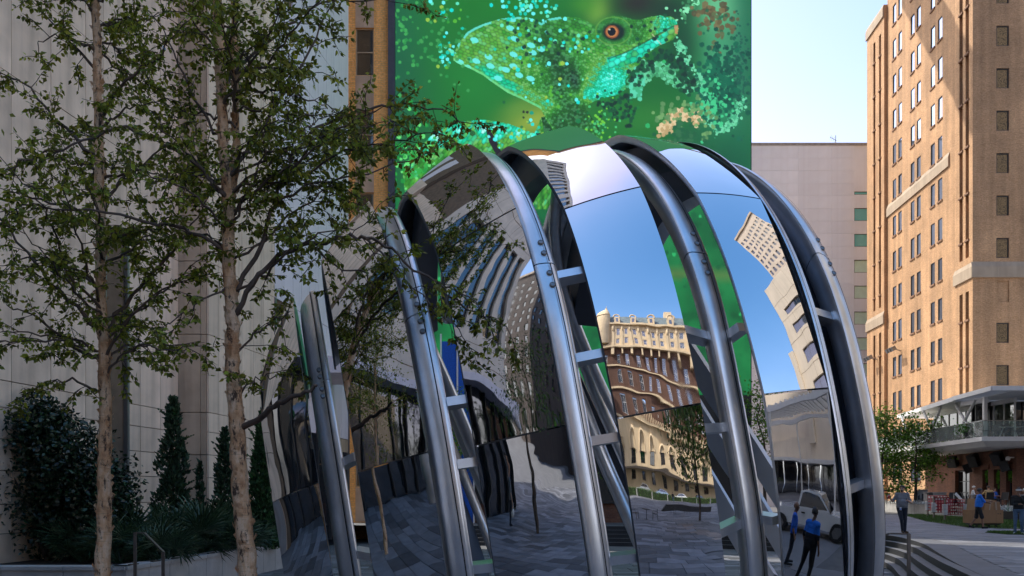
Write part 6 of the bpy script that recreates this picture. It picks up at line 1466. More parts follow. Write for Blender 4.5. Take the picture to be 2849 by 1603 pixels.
def frond_mesh(seed):
    r = random.Random(seed); b = MB(); T = []; n = 22
    b.tube([(0, 0, 0), (0, .02, .25), (0, .06, .5)], [.012, .01, .008], 5); T += [(1, 1, 1, 1)] * len(b.v)
    for i in range(n):
        a = R(-105 + 210 * i / (n - 1)) + r.gauss(0, .03); L = r.uniform(.5, .68) * (1 - .2 * abs(a) / 1.8); d = Vector((math.sin(a), .16 + .1 * math.cos(i * 2.), math.cos(a))).normalized(); s_ = Vector((math.cos(a), 0, -math.sin(a))); o_ = Vector((0, .06, .5)); w_ = .016
        m1, m2 = o_ + d * L * .45, o_ + d * L * .8 + Vector((0, .03, -.02)); e = o_ + d * L + Vector((0, .07, -.08 * r.random()))
        k = len(b.v); b.v += [tuple(q) for q in (o_, m1 - s_ * w_, m1 + Vector((0, .012, 0)), m1 + s_ * w_, m2 - s_ * w_ * .6, m2 + s_ * w_ * .6, e)]; kk = r.uniform(.7, 1.3); T += [(kk, kk, kk, 1)] * 7
        for f_ in ((0, 1, 2), (0, 2, 3), (1, 4, 2), (2, 4, 5), (2, 5, 3), (4, 6, 5)): b.f.append([k + q for q in f_]); b.m.append(0)
    return b.mesh('frond', m_palm, attr=T)
FR = [frond_mesh(s_) for s_ in range(4)]
def palmetto(label, x, Y, s_, seed, n=15):
    r = random.Random(seed); base = Vector((at(x, 0, Y).x, Y, SOILZ)); t = thing('palmetto', label, 'palm', base, 0, 'palmettos in the planter')
    for k in range(n):
        o_ = inst('frond', FR[r.randrange(4)], t, (r.gauss(0, .06), r.gauss(0, .06), .02)); a = r.uniform(0, 6.28); tl = r.uniform(.1, 1.15); o_.rotation_euler = (tl * -1, r.gauss(0, .25), a); o_.scale = (s_ * r.uniform(.8, 1.2),) * 3
for i, (x, Y, s_, lb) in enumerate(((225, 20.5, 1.15, 'leftmost dark palmetto, left of the left-hand birch trunk'), (330, 20.2, 1.2, 'palmetto right behind the left-hand birch trunk'), (372, 21.6, 1.5, 'tall palmetto behind the steel handrail'), (430, 21.2, 1.25, 'palmetto with a pale bent frond right of the handrail'), (500, 23.0, 1.5, 'palmetto at the foot of the pointed juniper'), (555, 22.6, 1.6, 'biggest bright palmetto in the middle of the planter'), (610, 23.4, 1.4, 'palmetto just left of the right-hand birch trunk'), (668, 24.2, 1.2, 'palmetto just right of the right-hand birch trunk'), (455, 20.0, 1.0, 'low palmetto at the front edge of the planter'), (800, 27.2, 1.05, 'rightmost palmetto, beside the globe'))):
    palmetto(lb, x, Y, s_, 60 + i, 17)
# ------------------------------------------------------------------ people
m_skin = M('skin_light', (.48, .28, .19), .55, var=.08); m_skind = M('skin_brown', (.2, .1, .06), .5, var=.08)
m_hairb = M('hair_dark', (.02, .014, .011), .6, var=.3, scale=30); m_hairw = M('hair_white', (.7, .68, .64), .7, var=.15, scale=30); m_hairbr = M('hair_brown', (.08, .045, .025), .6, var=.3, scale=30)
def cloth(n, c, v=.18): return M('cloth_' + n, c, .9, var=v, scale=14, bump=.35, bscale=16)
C_ = dict(grey=cloth('grey_shirt', (.17, .18, .2)), navy=cloth('navy_trousers', (.018, .022, .035)), shoe=cloth('brown_shoe', (.06, .035, .02)), blue=cloth('bright_blue', (.015, .16, .62)), black=cloth('black', (.013, .013, .015)), jean=cloth('blue_jeans', (.07, .12, .2)), white=cloth('white', (.72, .71, .69)), yellow=cloth('yellow_tan', (.55, .36, .16)), hood=cloth('grey_hoodie', (.3, .28, .26)), royal=cloth('royal_blue', (.02, .11, .5)))
def person(label, loc, rz, skin, top, legs, shoes, hair, pose=None, H=1.75, girth=1., sleeve='short', shorts=False, band=None, group=None, yoke=None, beard=False, hairstyle='short'):
    k = H / 1.75; J = dict(hipL=(-.1, 0, .93), hipR=(.1, 0, .93), kneeL=(-.11, -.02, .5), kneeR=(.11, -.02, .5), ankL=(-.12, .03, .08), ankR=(.12, .03, .08), toeL=(-.15, -.14, .04), toeR=(.15, -.14, .04), shL=(-.19, .01, 1.43), shR=(.19, .01, 1.43), elL=(-.27, .04, 1.14), elR=(.27, .04, 1.14), wrL=(-.28, -.06, .9), wrR=(.28, -.06, .9), head=(0, -.02, 1.635), yaw=0.)
    if pose: J.update(pose)
    V = {a: (Vector(b) if hasattr(b, '__len__') else b) for a, b in J.items()}
    t = thing('person', label, 'person', loc, rz, group); prims = []; g = girth
    def cap(a, b, ra, rb, lab): prims.append((Vector(a), Vector(b), ra, rb, lab))
    pel = (V['hipL'] + V['hipR']) / 2; chest = (V['shL'] + V['shR']) / 2; up = (chest - pel)
    sd = (V['shR'] - V['shL']).normalized(); hs = (V['hipR'] - V['hipL']).normalized()
    for f_, wd, rr in ((0.0, .085, .115), (.14, .08, .118 * g), (.3, .07, .122 * g), (.5, .075, .122 * g), (.7, .09, .118), (.86, .1, .1)):
        c = pel + up * f_; s_ = hs.lerp(sd, f_); cap(c - s_ * wd, c + s_ * wd, rr, rr, 'legs' if f_ < .05 else 'top')
    if g > 1.05: cap(pel + up * .25 + Vector((0, -.05, 0)), pel + up * .4 + Vector((0, -.05, 0)), .13 * g, .13 * g, 'top')
    cap(V['shL'], V['shR'], .075, .075, 'top'); nk = V['head'] + Vector((0, .015, -.1)); cap(chest + Vector((0, 0, .03)), nk, .062, .054, 'skin')
    for s_ in 'LR':
        cap(V['hip' + s_] + Vector((0, 0, -.02)), V['knee' + s_], .096 * (.5 + .5 * g), .066, 'legs'); lo = 'skin' if shorts else 'legs'
        cap(V['knee' + s_], V['ank' + s_], .062 if not shorts else .054, .05 if not shorts else .038, lo)
        if shorts: cap(V['knee' + s_] + (V['hip' + s_] - V['knee' + s_]) * .3, V['knee' + s_], .085, .085, 'legs')
        an = V['ank' + s_]; cap(an + Vector((0, .02, -.035)), V['toe' + s_], .043, .036, 'shoe'); cap(an, an + Vector((0, .01, -.03)), .042, .042, 'shoe')
        sh, el, wr = V['sh' + s_], V['el' + s_], V['wr' + s_]
        cap(sh, el, .058, .046, 'top'); 
        if sleeve == 'short': cap(el + (sh - el) * .35, el + (sh - el) * .2, .056, .058, 'top')
        cap(el, wr, .042, .029, 'skin' if sleeve == 'short' else 'top')
        d = (wr - el).normalized(); sx_ = Vector((0, 0, 1)).cross(d); sx_ = sx_.normalized() if sx_.length > .1 else Vector((0, 1, 0)); pz = d.cross(sx_)
        cap(wr, wr + d * .075, .03, .034, 'skin')
        for q in range(4): o_ = sx_ * (.027 - .018 * q); L = (.06, .075, .07, .055)[q]; b0 = wr + d * .085 + o_; cap(b0, b0 + d * L * .55 - pz * .006, .0105, .01, 'skin'); cap(b0 + d * L * .55 - pz * .006, b0 + d * L * .85 - pz * .035, .01, .009, 'skin')
        cap(wr + d * .03 + sx_ * .03, wr + d * .075 + sx_ * .055 - pz * .02, .0125, .0105, 'skin')
    hd = V['head']; yw = Matrix.Rotation(R(V['yaw']), 3, 'Z'); hv = lambda x, y, z: hd + yw @ Vector((x, y, z))
    cap(hv(0, .012, .035), hv(0, -.005, .03), .088, .084, 'skin'); cap(hv(0, -.03, -.04), hv(0, -.045, -.065), .062, .045, 'skin'); cap(hv(0, -.085, .01), hv(0, -.108, -.018), .012, .017, 'skin'); cap(hv(-.022, -.082, -.058), hv(.022, -.082, -.058), .012, .012, 'skin')
    for e in (-1, 1): cap(hv(e * .088, .012, .015), hv(e * .09, .008, -.02), .016, .012, 'skin')
    b = MB()
    for a, c, ra, rb, lab in prims:
        if (a - c).length < 1e-4: b.ball(a, ra, 12, 8); continue
        d = (c - a).normalized(); pts = []; rad = []
        for q in range(5): an = (1 - q / 4) * 1.5; pts.append(a - d * ra * math.sin(an)); rad.append(max(.002, ra * math.cos(an)))
        for q in range(5): an = (q / 4) * 1.5; pts.append(c + d * rb * math.sin(an)); rad.append(max(.002, rb * math.cos(an)))
        b.tube(pts, rad, 14)
    b.v = [(x * k, y * k, z * k) for x, y, z in b.v]
    me = bpy.data.meshes.new('tmp'); me.from_pydata(b.v, [], b.f); tmp = bpy.data.objects.new('tmp', me); COL.objects.link(tmp)
    rm = tmp.modifiers.new('r', 'REMESH'); rm.mode = 'VOXEL'; rm.voxel_size = .0125; sm = tmp.modifiers.new('s', 'SMOOTH'); sm.factor = .5; sm.iterations = 3
    dg = bpy.context.evaluated_depsgraph_get(); body = bpy.data.meshes.new_from_object(tmp.evaluated_get(dg)); bpy.data.objects.remove(tmp); body.name = 'body'
    n = len(body.vertices); co = np.empty(n * 3); body.vertices.foreach_get('co', co); co = co.reshape(-1, 3) / k
    nf = len(body.polygons); fc = np.empty(nf * 3); body.polygons.foreach_get('center', fc); fc = fc.reshape(-1, 3) / k
    best = np.full(nf, 9.); lab_i = np.zeros(nf, int); labs = ['skin', 'top', 'legs', 'shoe', 'yoke']
    for a, c, ra, rb, lab in prims:
        A, D = np.array(a), np.array(c - a); L2 = max(1e-9, D @ D); tt = np.clip(((fc - A) @ D) / L2, 0, 1); dist = np.linalg.norm(fc - A - tt[:, None] * D, axis=1) - (ra + (rb - ra) * tt)
        m = dist < best; best[m] = dist[m]; lab_i[m] = labs.index(lab)
    if yoke is not None: lab_i[(lab_i == 1) & (fc[:, 2] > 1.24)] = 4
    for m_ in (skin, top, legs, shoes, yoke or top): body.materials.append(m_)
    body.polygons.foreach_set('material_index', lab_i); body.polygons.foreach_set('use_smooth', [True] * nf)
    link(bpy.data.objects.new('body', body), t)
    if hair:
        h = MB(); rows = []
        for i in range(9):
            th = math.pi * .5 * i / 8 * (1.12 if hairstyle != 'bald' else .5); row = []
            for q in range(18):
                a = 2 * math.pi * q / 18; fr = max(0, -math.sin(a)); th2 = th * (1 - .36 * fr ** 1.5); rr = 1.07 + .03 * math.sin(q * 5 + i * 3)
                row.append(hv(.094 * rr * math.sin(th2) * math.cos(a), .012 + .108 * rr * math.sin(th2) * math.sin(a), .03 + .106 * rr * math.cos(th2)))
            rows.append(row)
        inn = [[hd + (p - hd) * .9 for p in row] for row in rows]; h.grid(rows + inn[::-1], closev=True)
        if hairstyle == 'bun': h.ball(hv(0, .1, .11), .055); [h.tube([hv(0, .1, .12), hv(.05 * math.cos(q), .13, .17 + .03 * math.sin(q * 2)), hv(.11 * math.cos(q), .15, .16 + .05 * math.sin(q * 3))], [.014, .012, .006], 5) for q in range(7)]
        h.v = [(x * k, y * k, z * k) for x, y, z in h.v]; h.build('hair', hair, t, world=False, smooth=True)
    e_ = MB()
    for s_ in (-1, 1): e_.ball(hv(s_ * .032, -.081, .018), (.013, .008, .008), 8, 6)
    for s_ in (-1, 1): e_.beam(hv(s_ * .048, -.084, .04), hv(s_ * .018, -.09, .042), .008, .008)
    e_.v = [(x * k, y * k, z * k) for x, y, z in e_.v]; e_.build('eyes', m_hairb, t, world=False)
    if beard: bb = MB(); bb.ball(hv(0, -.062, -.068), (.052, .045, .045), 10, 7); bb.v = [(x * k, y * k, z * k) for x, y, z in bb.v]; bb.build('beard', m_hairb, t, world=False, smooth=True)
    if band:
        hb_ = MB(); hb_.grid([[hv(.1 * math.cos(2 * math.pi * q / 20), .012 + .112 * math.sin(2 * math.pi * q / 20), z) for q in range(20)] for z in (.045, .09)], closev=True); hb_.v = [(x * k, y * k, z * k) for x, y, z in hb_.v]; hb_.build('headband', band, t, world=False, smooth=True)
    return t
# man with phone and red cup
P1 = gnd(2510, 1483.5); m1 = person('dark-haired person in grey short-sleeved shirt looking aside with phone and red cup', P1, R(-8), m_skin, C_['grey'], C_['navy'], C_['shoe'], m_hairb, dict(elL=(-.33, .02, 1.18), wrL=(-.48, -.12, 1.3), elR=(.3, -.0, 1.14), wrR=(.13, -.26, 1.2), kneeL=(-.06, -.12, .5), ankL=(.02, .02, .09), toeL=(.0, -.14, .04), kneeR=(.1, -.03, .5), ankR=(.1, .02, .08), toeR=(.16, -.13, .04), yaw=-38.), 1.78, 1.12, beard=True)
def held(name, label, cat, par, lp_, fn, mat):
    wp = Matrix.Translation(par.location) @ Matrix.Rotation(par.rotation_euler.z, 4, 'Z') @ Vector(lp_); t = thing(name, label, cat, wp); fn(t, wp); return t
def fcup(t, L):
    b = MB(); b.lathe([(.032, -.05), (.042, .06)], L, 12); b.build('cup', M('red_cup', (.5, .02, .02), .4), t, smooth=40); b = MB(); b.lathe([(.044, .06), (.044, .07), (.03, .075)], L, 12); b.build('lid', m_wht, t)
held('red_cup', 'red drinking cup held up in the hand of the person in grey', 'cup', m1, (-.53, -.18, 1.36), fcup, None)
def fph(t, L): b = MB(); b.obox(L, (.02, .03, 0), (.012, -.01, .065), (.004, -.004, 0)); b.build('case', m_black, t); b = MB(); b.obox(L + Vector((-.004, .006, .0)), (.017, .026, 0), (.011, -.009, .058), (.002, -.002, 0)); b.build('display', m_dgl, t)
held('phone', 'dark phone held at the chest of the person in grey', 'phone', m1, (.06, -.34, 1.27), fph, None)
def fbadge(t, L): b = MB(); b.obox(L, (.035, 0, 0), (0, .004, 0), (0, 0, .05)); b.build('card', m_wht, t); b = MB(); b.obox(L + Vector((0, -.006, -.01)), (.028, 0, 0), (0, .003, 0), (0, 0, .025)); b.build('photo', C_['royal'], t); b = MB(); b.beam(L + Vector((0, 0, .05)), L + Vector((0, .01, .14)), .008, .004); b.build('strap', m_black, t)
held('badge', 'white and blue badge hanging at the belt of the person in grey', 'badge', m1, (-.1, -.16, .92), fbadge, None)
# person pushing the boxes
P2 = gnd(2722, 1471); Pm = person('person in bright blue shirt and dark shorts pushing the cardboard boxes', P2, R(75), m_skind, C_['blue'], C_['black'], C_['black'], m_hairb, dict(shL=(-.17, -.03, 1.42), shR=(.17, -.03, 1.42), elL=(-.2, -.2, 1.16), wrL=(-.14, -.42, 1.18), elR=(.22, -.18, 1.16), wrR=(.16, -.42, 1.12), kneeL=(-.1, -.12, .5), ankL=(-.1, -.16, .08), toeL=(-.1, -.34, .05), kneeR=(.1, .06, .5), ankR=(.1, .3, .12), toeR=(.1, .16, .05), head=(0, -.06, 1.63)), 1.72, 1.12, shorts=True)
# headband person at the right edge, and the one behind
P3 = gnd(2834, 1487); person('person with white headband, black jacket and torn blue jeans, hand at mouth', P3, R(-35), m_skind, C_['black'], C_['jean'], C_['white'], m_hairb, dict(elR=(.24, -.14, 1.16), wrR=(.07, -.2, 1.45), elL=(-.2, -.1, 1.14), wrL=(.02, -.22, 1.16), kneeR=(.1, -.06, .5), yaw=-10.), 1.66, .96, sleeve='long', band=C_['white'], hairstyle='bun')
person('person in pale hooded top partly hidden behind the headband person', gnd(2853, 1485), R(-20), m_skin, C_['hood'], C_['jean'], C_['black'], m_hairw, dict(elR=(.24, -.14, 1.16), wrR=(.1, -.25, 1.25)), 1.68, 1.0, sleeve='long')
SEAT = dict(hipL=(-.1, 0, .5), hipR=(.1, 0, .5), kneeL=(-.12, -.42, .5), kneeR=(.12, -.42, .5), ankL=(-.12, -.44, .08), ankR=(.12, -.44, .08), toeL=(-.13, -.6, .04), toeR=(.13, -.6, .04), shL=(-.19, -.03, 1.0), shR=(.19, -.03, 1.0), elL=(-.26, -.12, .76), elR=(.26, -.12, .76), wrL=(-.16, -.36, .74), wrR=(.16, -.36, .74), head=(0, -.08, 1.22))
PT = .72                                            # raised dining deck behind the planter walls
person('white-haired person in white shirt seated at an outdoor table', (at(2706, 0, 57).x, 57, PT), R(60), m_skin, C_['white'], C_['navy'], C_['black'], m_hairw, SEAT, 1.75, 1.1)
person('person with close-cropped hair in yellow top seated with back to the viewer', (at(2751, 0, 56).x, 56, PT), R(165), m_skin, C_['yellow'], C_['navy'], C_['black'], m_hairbr, {**SEAT, 'elL': (-.34, -.1, .8), 'elR': (.34, -.1, .8)}, 1.75, 1.1)
person('small distant person in pale blue shirt seated beyond the yellow top', (at(2765, 0, 59).x, 59, PT), R(20), m_skin, C_['royal'], C_['navy'], C_['black'], m_hairbr, SEAT, 1.6, 1.)
person('person in white shirt seated on the low wall, seen through a gap of the globe', (at(2056, 0, 37).x, 37, -.1), R(-70), m_skind, C_['white'], C_['navy'], C_['black'], m_hairb, SEAT, 1.75, 1.)
# mirrored people
def zf(x, y): return max(zplaza(y), FLOOR + .03)
person('person in black and blue uniform shirt standing by the truck, mirrored in the globe', (5.9, 8.05, zf(5.9, 8.05)), R(105), m_skind, C_['black'], C_['black'], C_['black'], m_hairb, dict(hipL=(-.12, 0, .93), hipR=(.12, 0, .93), ankL=(-.22, .03, .08), ankR=(.2, .03, .08), kneeL=(-.17, -.02, .5), kneeR=(.16, -.02, .5), toeL=(-.26, -.13, .04), toeR=(.25, -.13, .04), yaw=-15.), 1.82, 1.22, yoke=C_['blue'])
person('bald person in royal blue polo shirt mirrored beside the uniformed person', (6.7, 6.95, zf(6.7, 6.95)), R(150), m_skind, C_['royal'], C_['navy'], C_['black'], None, dict(yaw=20.), 1.78, 1.05)
person('lone person in grey shirt carrying a white bag, mirrored far off on the court', (-10.8, -1.5, FLOOR + .03), R(30), m_skin, C_['grey'], C_['navy'], C_['black'], m_hairb, None, 1.75, 1.)
t = thing('carrier_bag', 'white carrier bag held by the lone mirrored person', 'bag', (-10.45, -1.45, FLOOR + .45)); b = MB(); b.ball(t.location + Vector((0, 0, .18)), (.16, .1, .2)); b.build('bag_body', C_['white'], t, smooth=True); b = MB(); b.tube([t.location + Vector((-.05, 0, .35)), t.location + Vector((0, 0, .5)), t.location + Vector((.05, 0, .35))], .008, 5); b.build('handle', C_['white'], t)
person('person in dark coat mirrored before the hotel hedge', (9, -40, FLOOR), R(200), m_skin, C_['black'], C_['jean'], C_['black'], m_hairb, None, 1.75, 1.)

# ------------------------------------------------------------------ plaza furniture
# giant four-in-a-row game boards
m_red = M('red_game_board', (.33, .012, .03), .45, var=.08)
def game(label, p0, p1, z0, z1, cols, rows, seed, posts):
    p0, p1 = Vector((*p0, 0)), Vector((*p1, 0)); d = (p1 - p0); L = d.length; d /= L; nrm = Vector((d.y, -d.x, 0)); t = thing('game_board', label, 'game board', p0, 0, 'giant game boards on the lawn'); r = random.Random(seed)
    b = MB(); cw, ch = L / cols, (z1 - z0) / rows
    for side in (-.05, .05):
        for i in range(cols):
            for j in range(rows):
                c = p0 + d * (cw * (i + .5)) + Vector((0, 0, z0 + ch * (j + .5))) + nrm * side
                sq = [c + d * (x * cw / 2) + Vector((0, 0, y * ch / 2)) for x, y in ((1, 0), (1, 1), (0, 1), (-1, 1), (-1, 0), (-1, -1), (0, -1), (1, -1))]
                hr = [c + d * (math.cos(q * math.pi / 4) * cw * .36) + Vector((0, 0, math.sin(q * math.pi / 4) * ch * .36)) for q in range(8)]
                for q in range(8): b.poly([sq[q], sq[(q + 1) % 8], hr[(q + 1) % 8], hr[q]])
    b.beam(p0 + Vector((0, 0, z1 + .012)), p1 + Vector((0, 0, z1 + .012)), .12, .02); b.build('grid_panel', m_red, t)
    for i in range(cols):
        for j in range(rows):
            if r.random() < (.75 if j == rows - 1 else .12 + .2 * (j == rows - 2)) or (j == 0 and r.random() < .25):
                q = MB(); c = p0 + d * (cw * (i + .5)) + Vector((0, 0, z0 + ch * (j + .5))); q.grid([[c + nrm * s_ + d * (math.cos(a) * cw * .4) + Vector((0, 0, math.sin(a) * ch * .4)) for a in [2 * math.pi * k_ / 10 for k_ in range(10)]] for s_ in (-.03, .03)], closev=True); q.poly([c + nrm * .03 + d * (math.cos(a) * cw * .4) + Vector((0, 0, math.sin(a) * ch * .4)) for a in [2 * math.pi * k_ / 10 for k_ in range(10)]]); q.poly([c - nrm * .03 + d * (math.cos(a) * cw * .4) + Vector((0, 0, math.sin(a) * ch * .4)) for a in [2 * math.pi * k_ / 10 for k_ in range(10)]][::-1]); q.build('disc', m_wht, t)
    for q in posts:
        p = (p0, p1)[q] + d * (.08 if q else -.08); b = MB(); b.beam(p, p + Vector((0, 0, z1 + .05)), .09, .09); b.build('post', m_bronze, t)
        b = MB(); [b.lathe([(.13, .02), (.15, .03), (.15, .065), (.13, .075)], p + Vector((0, 0, z0 + .02 + .075 * i)), 12) for i in range(8)]; b.build('spare_discs', m_wht, t)
def gx_(x, Y): return ((x - PX) / FPX * Y, Y)
game('red game board furthest left and furthest back', gx_(2583, 57.5), gx_(2634, 55.5), .42, 1.42, 6, 5, 1, (0,))
game('red game board second from left, with a stack of white discs on its left post', gx_(2602, 53.5), gx_(2642, 53.), .35, 1.3, 5, 5, 2, (0,))
game('red game board with few discs, third from left', gx_(2630, 48.2), gx_(2658, 50.3), .3, 1.2, 5, 5, 3, (0,))
game('red game board nearest the cardboard boxes, white discs along its top', gx_(2659, 50.3), gx_(2687, 47.8), .3, 1.2, 5, 5, 4, (1,))
# cardboard on a dolly
m_card = M('cardboard', (.36, .2, .1), .85, var=.1, scale=2, streak=.15, rnd=.1)
Yb = 37.9; X0, X1 = at(2692, 0, Yb).x, at(2777, 0, Yb).x
t = thing('large_cardboard_box', 'biggest open brown cardboard box, standing on the wheeled dolly', 'box', ((X0 + X1) / 2, Yb, .2)); L = t.location
b = MB(); w_ = (X1 - X0) / 2
for ax in ((-w_, -w_ + .02, -.4, .4), (w_ - .02, w_, -.4, .4), (-w_ + .02, w_ - .02, -.4, -.38), (-w_ + .02, w_ - .02, .38, .4)): b.box(L.x + ax[0], L.x + ax[1], Yb + ax[2], Yb + ax[3], .2, .78)
b.box(L.x - w_ + .02, L.x + w_ - .02, Yb - .38, Yb + .38, .2, .22); b.build('carton', m_card, t); b = MB(); b.box(L.x + w_ - .26, L.x + w_ - .2, Yb - .403, Yb - .4, .6, .63); b.box(L.x + w_ - .16, L.x + w_ - .1, Yb - .403, Yb - .4, .6, .63); b.build('hand_hole', m_dark, t); b = MB(); b.box(L.x + w_ - .32, L.x + w_ - .31, Yb - .404, Yb - .4, .2, .78); b.build('carton_edge', m_joint, t)
for lb, cx, cz, hw_, hh_, yaw, tl in (('brown box leaning out of the big carton behind the pushing person', 2745, 1408, .26, .28, 12, 8), ('second brown box sticking out at the right of the big carton', 2769, 1412, .16, .24, -18, -6), ('tall folded brown cardboard at the left of the big carton', 2705, 1410, .09, .36, 30, 12)):
    c = at(cx, cz, Yb); q = thing('cardboard_box', lb, 'box', c, 0, 'boxes inside the big carton'); m_ = Matrix.Translation(c) @ Matrix.Rotation(R(yaw), 4, 'Z') @ Matrix.Rotation(R(tl), 4, 'Y'); b = MB(); P = [m_ @ Vector((x * hw_, y * .2, z * hh_)) for z in (-1, 1) for x, y in ((-1, -1), (1, -1), (1, 1), (-1, 1))]; b.hexa(P); b.build('carton', m_card, q); b = MB(); b.hexa([m_ @ Vector((x * .03, y * .203, z * (hh_ + .003))) for z in (-1, 1) for x, y in ((-1, -1), (1, -1), (1, 1), (-1, 1))]); b.build('tape', m_stonetan, q)
t = thing('dolly', 'low wheeled dolly under the cardboard boxes', 'dolly', (L.x, Yb, 0)); b = MB(); b.box(L.x - w_ + .08, L.x + w_ - .08, Yb - .33, Yb + .33, .13, .19); b.build('platform', m_black, t)
for sx_ in (-1, 1):
    for sy_ in (-1, 1): b = MB(); c = Vector((L.x + sx_ * (w_ - .25), Yb + sy_ * .28, .065)); b.grid([[c + Vector((d_, .065 * math.cos(a), .065 * math.sin(a))) for a in [2 * math.pi * i / 12 for i in range(12)]] for d_ in (-.02, .02)], closev=True); b.poly([c + Vector((.02, .065 * math.cos(a), .065 * math.sin(a))) for a in [2 * math.pi * i / 12 for i in range(12)]]); b.build('caster', m_black, t)
# planter walls of the dining deck
m_conc2 = M('board_concrete', (.3, .29, .27), .85, var=.2, scale=2.5, streak=.5, bump=.2)
def planter(label, a, b_, h, mat_, seed, pots=True, z0=0., back=6.):
    t = thing('planter_wall', label, 'planter', (a[0], a[1], z0)); A, B = Vector((*a, 0)), Vector((*b_, 0)); d = (B - A); L = d.length; d /= L; nn = Vector((-d.y, d.x, 0)); r = random.Random(seed); n = max(2, int(L / 2.4))
    for i in range(n):
        p, q = A + d * (L * i / n + .006), A + d * (L * (i + 1) / n - .006); b = MB(); b.hexa([p + Vector((0, 0, z0)), q + Vector((0, 0, z0)), q + nn * .35 + Vector((0, 0, z0)), p + nn * .35 + Vector((0, 0, z0)), p + Vector((0, 0, h)), q + Vector((0, 0, h)), q + nn * .35 + Vector((0, 0, h)), p + nn * .35 + Vector((0, 0, h))]); b.build('wall_block', mat_, t)
    b = MB(); b.hexa([A + nn * .36 + Vector((0, 0, z0)), B + nn * .36 + Vector((0, 0, z0)), B + nn * back + Vector((0, 0, z0)), A + nn * back + Vector((0, 0, z0)), A + nn * .36 + Vector((0, 0, h - .08)), B + nn * .36 + Vector((0, 0, h - .08)), B + nn * back + Vector((0, 0, h - .08)), A + nn * back + Vector((0, 0, h - .08))]); b.build('deck', m_concrete, t)
    return t
planter('long grey concrete planter wall behind the open young tree', gx_(2450, 78), gx_(2600, 60.5), .8, m_conc2, 1)
planter('concrete deck edge behind the red game boards', gx_(2600, 60.4), gx_(2700, 54.2), .8, m_conc2, 2)
planter('low dark stone planter behind the cardboard boxes', gx_(2690, 52), gx_(2900, 46.5), .52, m_dark, 3, back=.9)
m_silver = M('silver_leaf', (.5, .52, .5), .6, var=.3, scale=5, tone=True)
def silver(label, a, b_, z, n, seed):
    r = random.Random(seed); A, B = Vector((*a, 0)), Vector((*b_, 0)); t = thing('silver_groundcover', label, 'plants', (A + B) / 2 + Vector((0, 0, z)), kind='stuff'); mb = MB(); tn = []
    for _ in range(n): leaf(mb, tn, A.lerp(B, r.random()) + Vector((r.gauss(0, .08), r.gauss(.22, .1), z + abs(r.gauss(.08, .08)))), .09, r, (1, 1, 1), droop=-.6)
    mb.build('foliage', m_silver, t, kind='stuff', attr=tn)
silver('pale silvery plants along the long concrete planter', gx_(2462, 76), gx_(2597, 60.6), .78, 1500, 1)
silver('pale silvery plants in the low dark planter', gx_(2778, 50), gx_(2850, 48), .5, 700, 2)
def yucca(label, x, Y, z, s_, seed):
    r = random.Random(seed); c = Vector((at(x, 0, Y).x, Y, z)); t = thing('yucca', label, 'plant', c); b = MB(); T = []
    for i in range(26):
        a = r.uniform(0, 6.28); el = r.uniform(.2, 1.4); d = Vector((math.cos(a) * math.cos(el), math.sin(a) * math.cos(el), math.sin(el))); s2 = Vector((-math.sin(a), math.cos(a), 0)) * .02; L = s_ * r.uniform(.7, 1.1); b.poly([c - s2, c + s2, c + d * L * .6 + s2 * .8]); b.poly([c - s2, c + d * L * .6 + s2 * .8, c + d * L * .6 - s2 * .8]); b.poly([c + d * L * .6 - s2 * .8, c + d * L * .6 + s2 * .8, c + d * L + Vector((0, 0, -.1 * L))])
    b.build('leaves', m_silver, t, attr=[(.9, 1, .9, 1)] * len(b.v))
yucca('spiky pale yucca in the low dark planter', 2806, 48.6, .5, .75, 4)
# concrete benches with round holes on the deck
def holed(label, x0, x1, Y, z0, z1, n):
    A = at(x0, 0, Y).x; B = at(x1, 0, Y).x; t = thing('cabinet', label, 'cabinet', ((A + B) / 2, Y, z0)); b = MB(); cw = (B - A) / n; hs_ = [(cw * (i + .25), cw * (i + .8), z0 + (z1 - z0) * .2, z0 + (z1 - z0) * .75) for i in range(n)]; b.wall((A, Y, 0), UX, NB, 0, B - A, z0, z1, hs_, .25); b.box(A, B, Y + .26, Y + .8, z0, z1 - .01); b.box(A - .03, B + .03, Y - .04, Y + .85, z1, z1 + .05); b.build('carcass', m_concrete, t)
    for i in range(n): q = MB(); q.box(A + hs_[i][0], A + hs_[i][1], Y + .24, Y + .255, hs_[i][2], hs_[i][3]); q.build('opening', m_black, t)
holed('long grey serving cabinet with three openings on the deck', 2584, 2633, 63, PT, 1.62, 3)
holed('tall pale cabinet left of the long grey serving cabinet', 2559, 2581, 66, PT, 1.85, 1)
G3 = 'dark chairs on the dining deck'
for x, Y, rz, lb in ((2478, 71, 20, 'dark deck chair at the far left, above the concrete planter'), (2505, 70, -30, 'dark deck chair left of the tree trunk'), (2530, 69, 50, 'dark deck chair just left of the tree trunk'), (2562, 66, -20, 'dark deck chair right of the tree trunk'), (2600, 60, 30, 'dark deck chair behind the leftmost game board'), (2648, 58.5, -40, 'dark deck chair in the middle behind the boards'), (2690, 57.5, 70, 'dark deck chair left of the white-haired person'), (2706, 57.1, 60, 'dark deck chair under the white-haired person'), (2752, 55.9, 165, 'dark deck chair under the yellow top'), (2790, 55, -60, 'dark deck chair right of the yellow top'), (2765, 59, 20, 'dark deck chair under the small distant person')):
    chair(m_black, 'deck_chair', lb, ((x - PX) / FPX * Y, Y, PT), R(rz), G3)
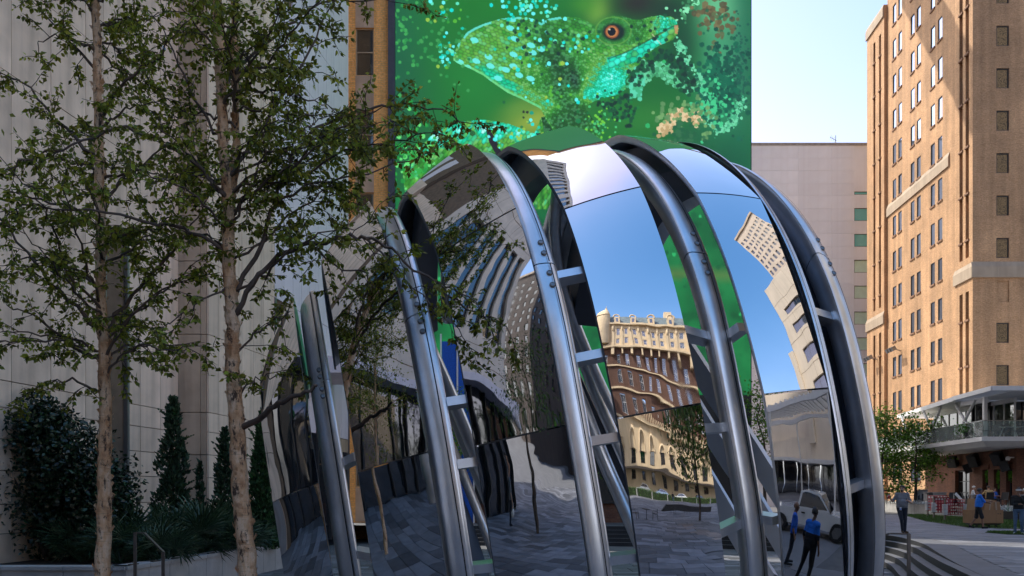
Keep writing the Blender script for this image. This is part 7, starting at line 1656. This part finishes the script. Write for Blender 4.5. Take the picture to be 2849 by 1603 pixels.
for x, Y, lb in ((2520, 70.5, 'dark deck table left of the tree'), (2625, 59.5, 'dark deck table behind the left boards'), (2727, 56.6, 'dark deck table between the two seated people')):
    t = thing('deck_table', lb, 'table', ((x - PX) / FPX * Y, Y, PT), 0, 'dark tables on the dining deck'); q = t.location; b = MB(); b.box(q.x - .6, q.x + .6, Y - .4, Y + .4, PT + .7, PT + .74); b.build('tabletop', m_black, t); b = MB(); b.box(q.x - .05, q.x + .05, Y - .05, Y + .05, PT, PT + .7); b.build('pedestal', m_black, t)
t = thing('menu_stand', 'tilted bright menu board on a thin stand above the red boards', 'sign', at(2656, 1392, 55)); q = t.location; b = MB(); b.obox(q + Vector((.35, 0, .12)), (.3, 0, -.32), (.06, 0, .06), (0, .02, 0)); b.build('board', m_wht, t); b = MB(); b.box(q.x - .06, q.x - .02, 55, 55.04, PT, q.z + .42); b.box(q.x - .06, q.x + .1, 55, 55.04, q.z + .4, q.z + .44); b.build('stand', m_metal, t)
# handrails
def handrail(label, P, posts, w_, mat_):
    t = thing('handrail', label, 'handrail', P[0], 0); b = MB()
    for a, c in zip(P[:-1], P[1:]): b.beam(a, c, w_ * .75, w_ * .45)
    b.build('rail', mat_, t)
    for p, zb in posts: b = MB(); b.box(p[0] - w_ / 2, p[0] + w_ / 2, p[1] - w_ * .3, p[1] + w_ * .3, zb, p[2] + w_ * .2); b.build('post', mat_, t)
m_rail = M('brown_steel_rail', (.16, .14, .125), .45, .7, var=.08)
handrail('square steel handrail on the curved steps at the lower right', [(9.32, 20, .51), (8.93, 20.15, .51), (8.3, 20.6, .22), (7.6, 21.1, .0)], [((9.30, 20, .5), FLOOR), ((7.6, 21.1, .0), FLOOR)], .075, m_rail)
handrail('bent bronze handrail in front of the planter at the lower left', [at(376, 1483, 16), at(402, 1483, 16), at(456, 1537, 15.6), at(456, 1550, 15.6)], [(at(376, 1483, 16), FLOOR), (at(454, 1537, 15.6), FLOOR)], .055, m_rail)
# blue hoarding seen low through the second gap
t = thing('blue_hoarding', 'blue panel in a white pipe frame below the screen, seen through the globe', 'panel', at(1262, 1150, 44)); q = t.location; b = MB(); b.box(q.x - .6, q.x + 1.0, 44, 44.05, -.0, at(0, 950, 44).z); b.build('panel', C_['royal'], t)
for dx in (-.65, .2, 1.05): b = MB(); b.box(q.x + dx - .04, q.x + dx + .04, 43.9, 43.98, 0, at(0, 930, 44).z); b.build('pipe', m_wht, t)
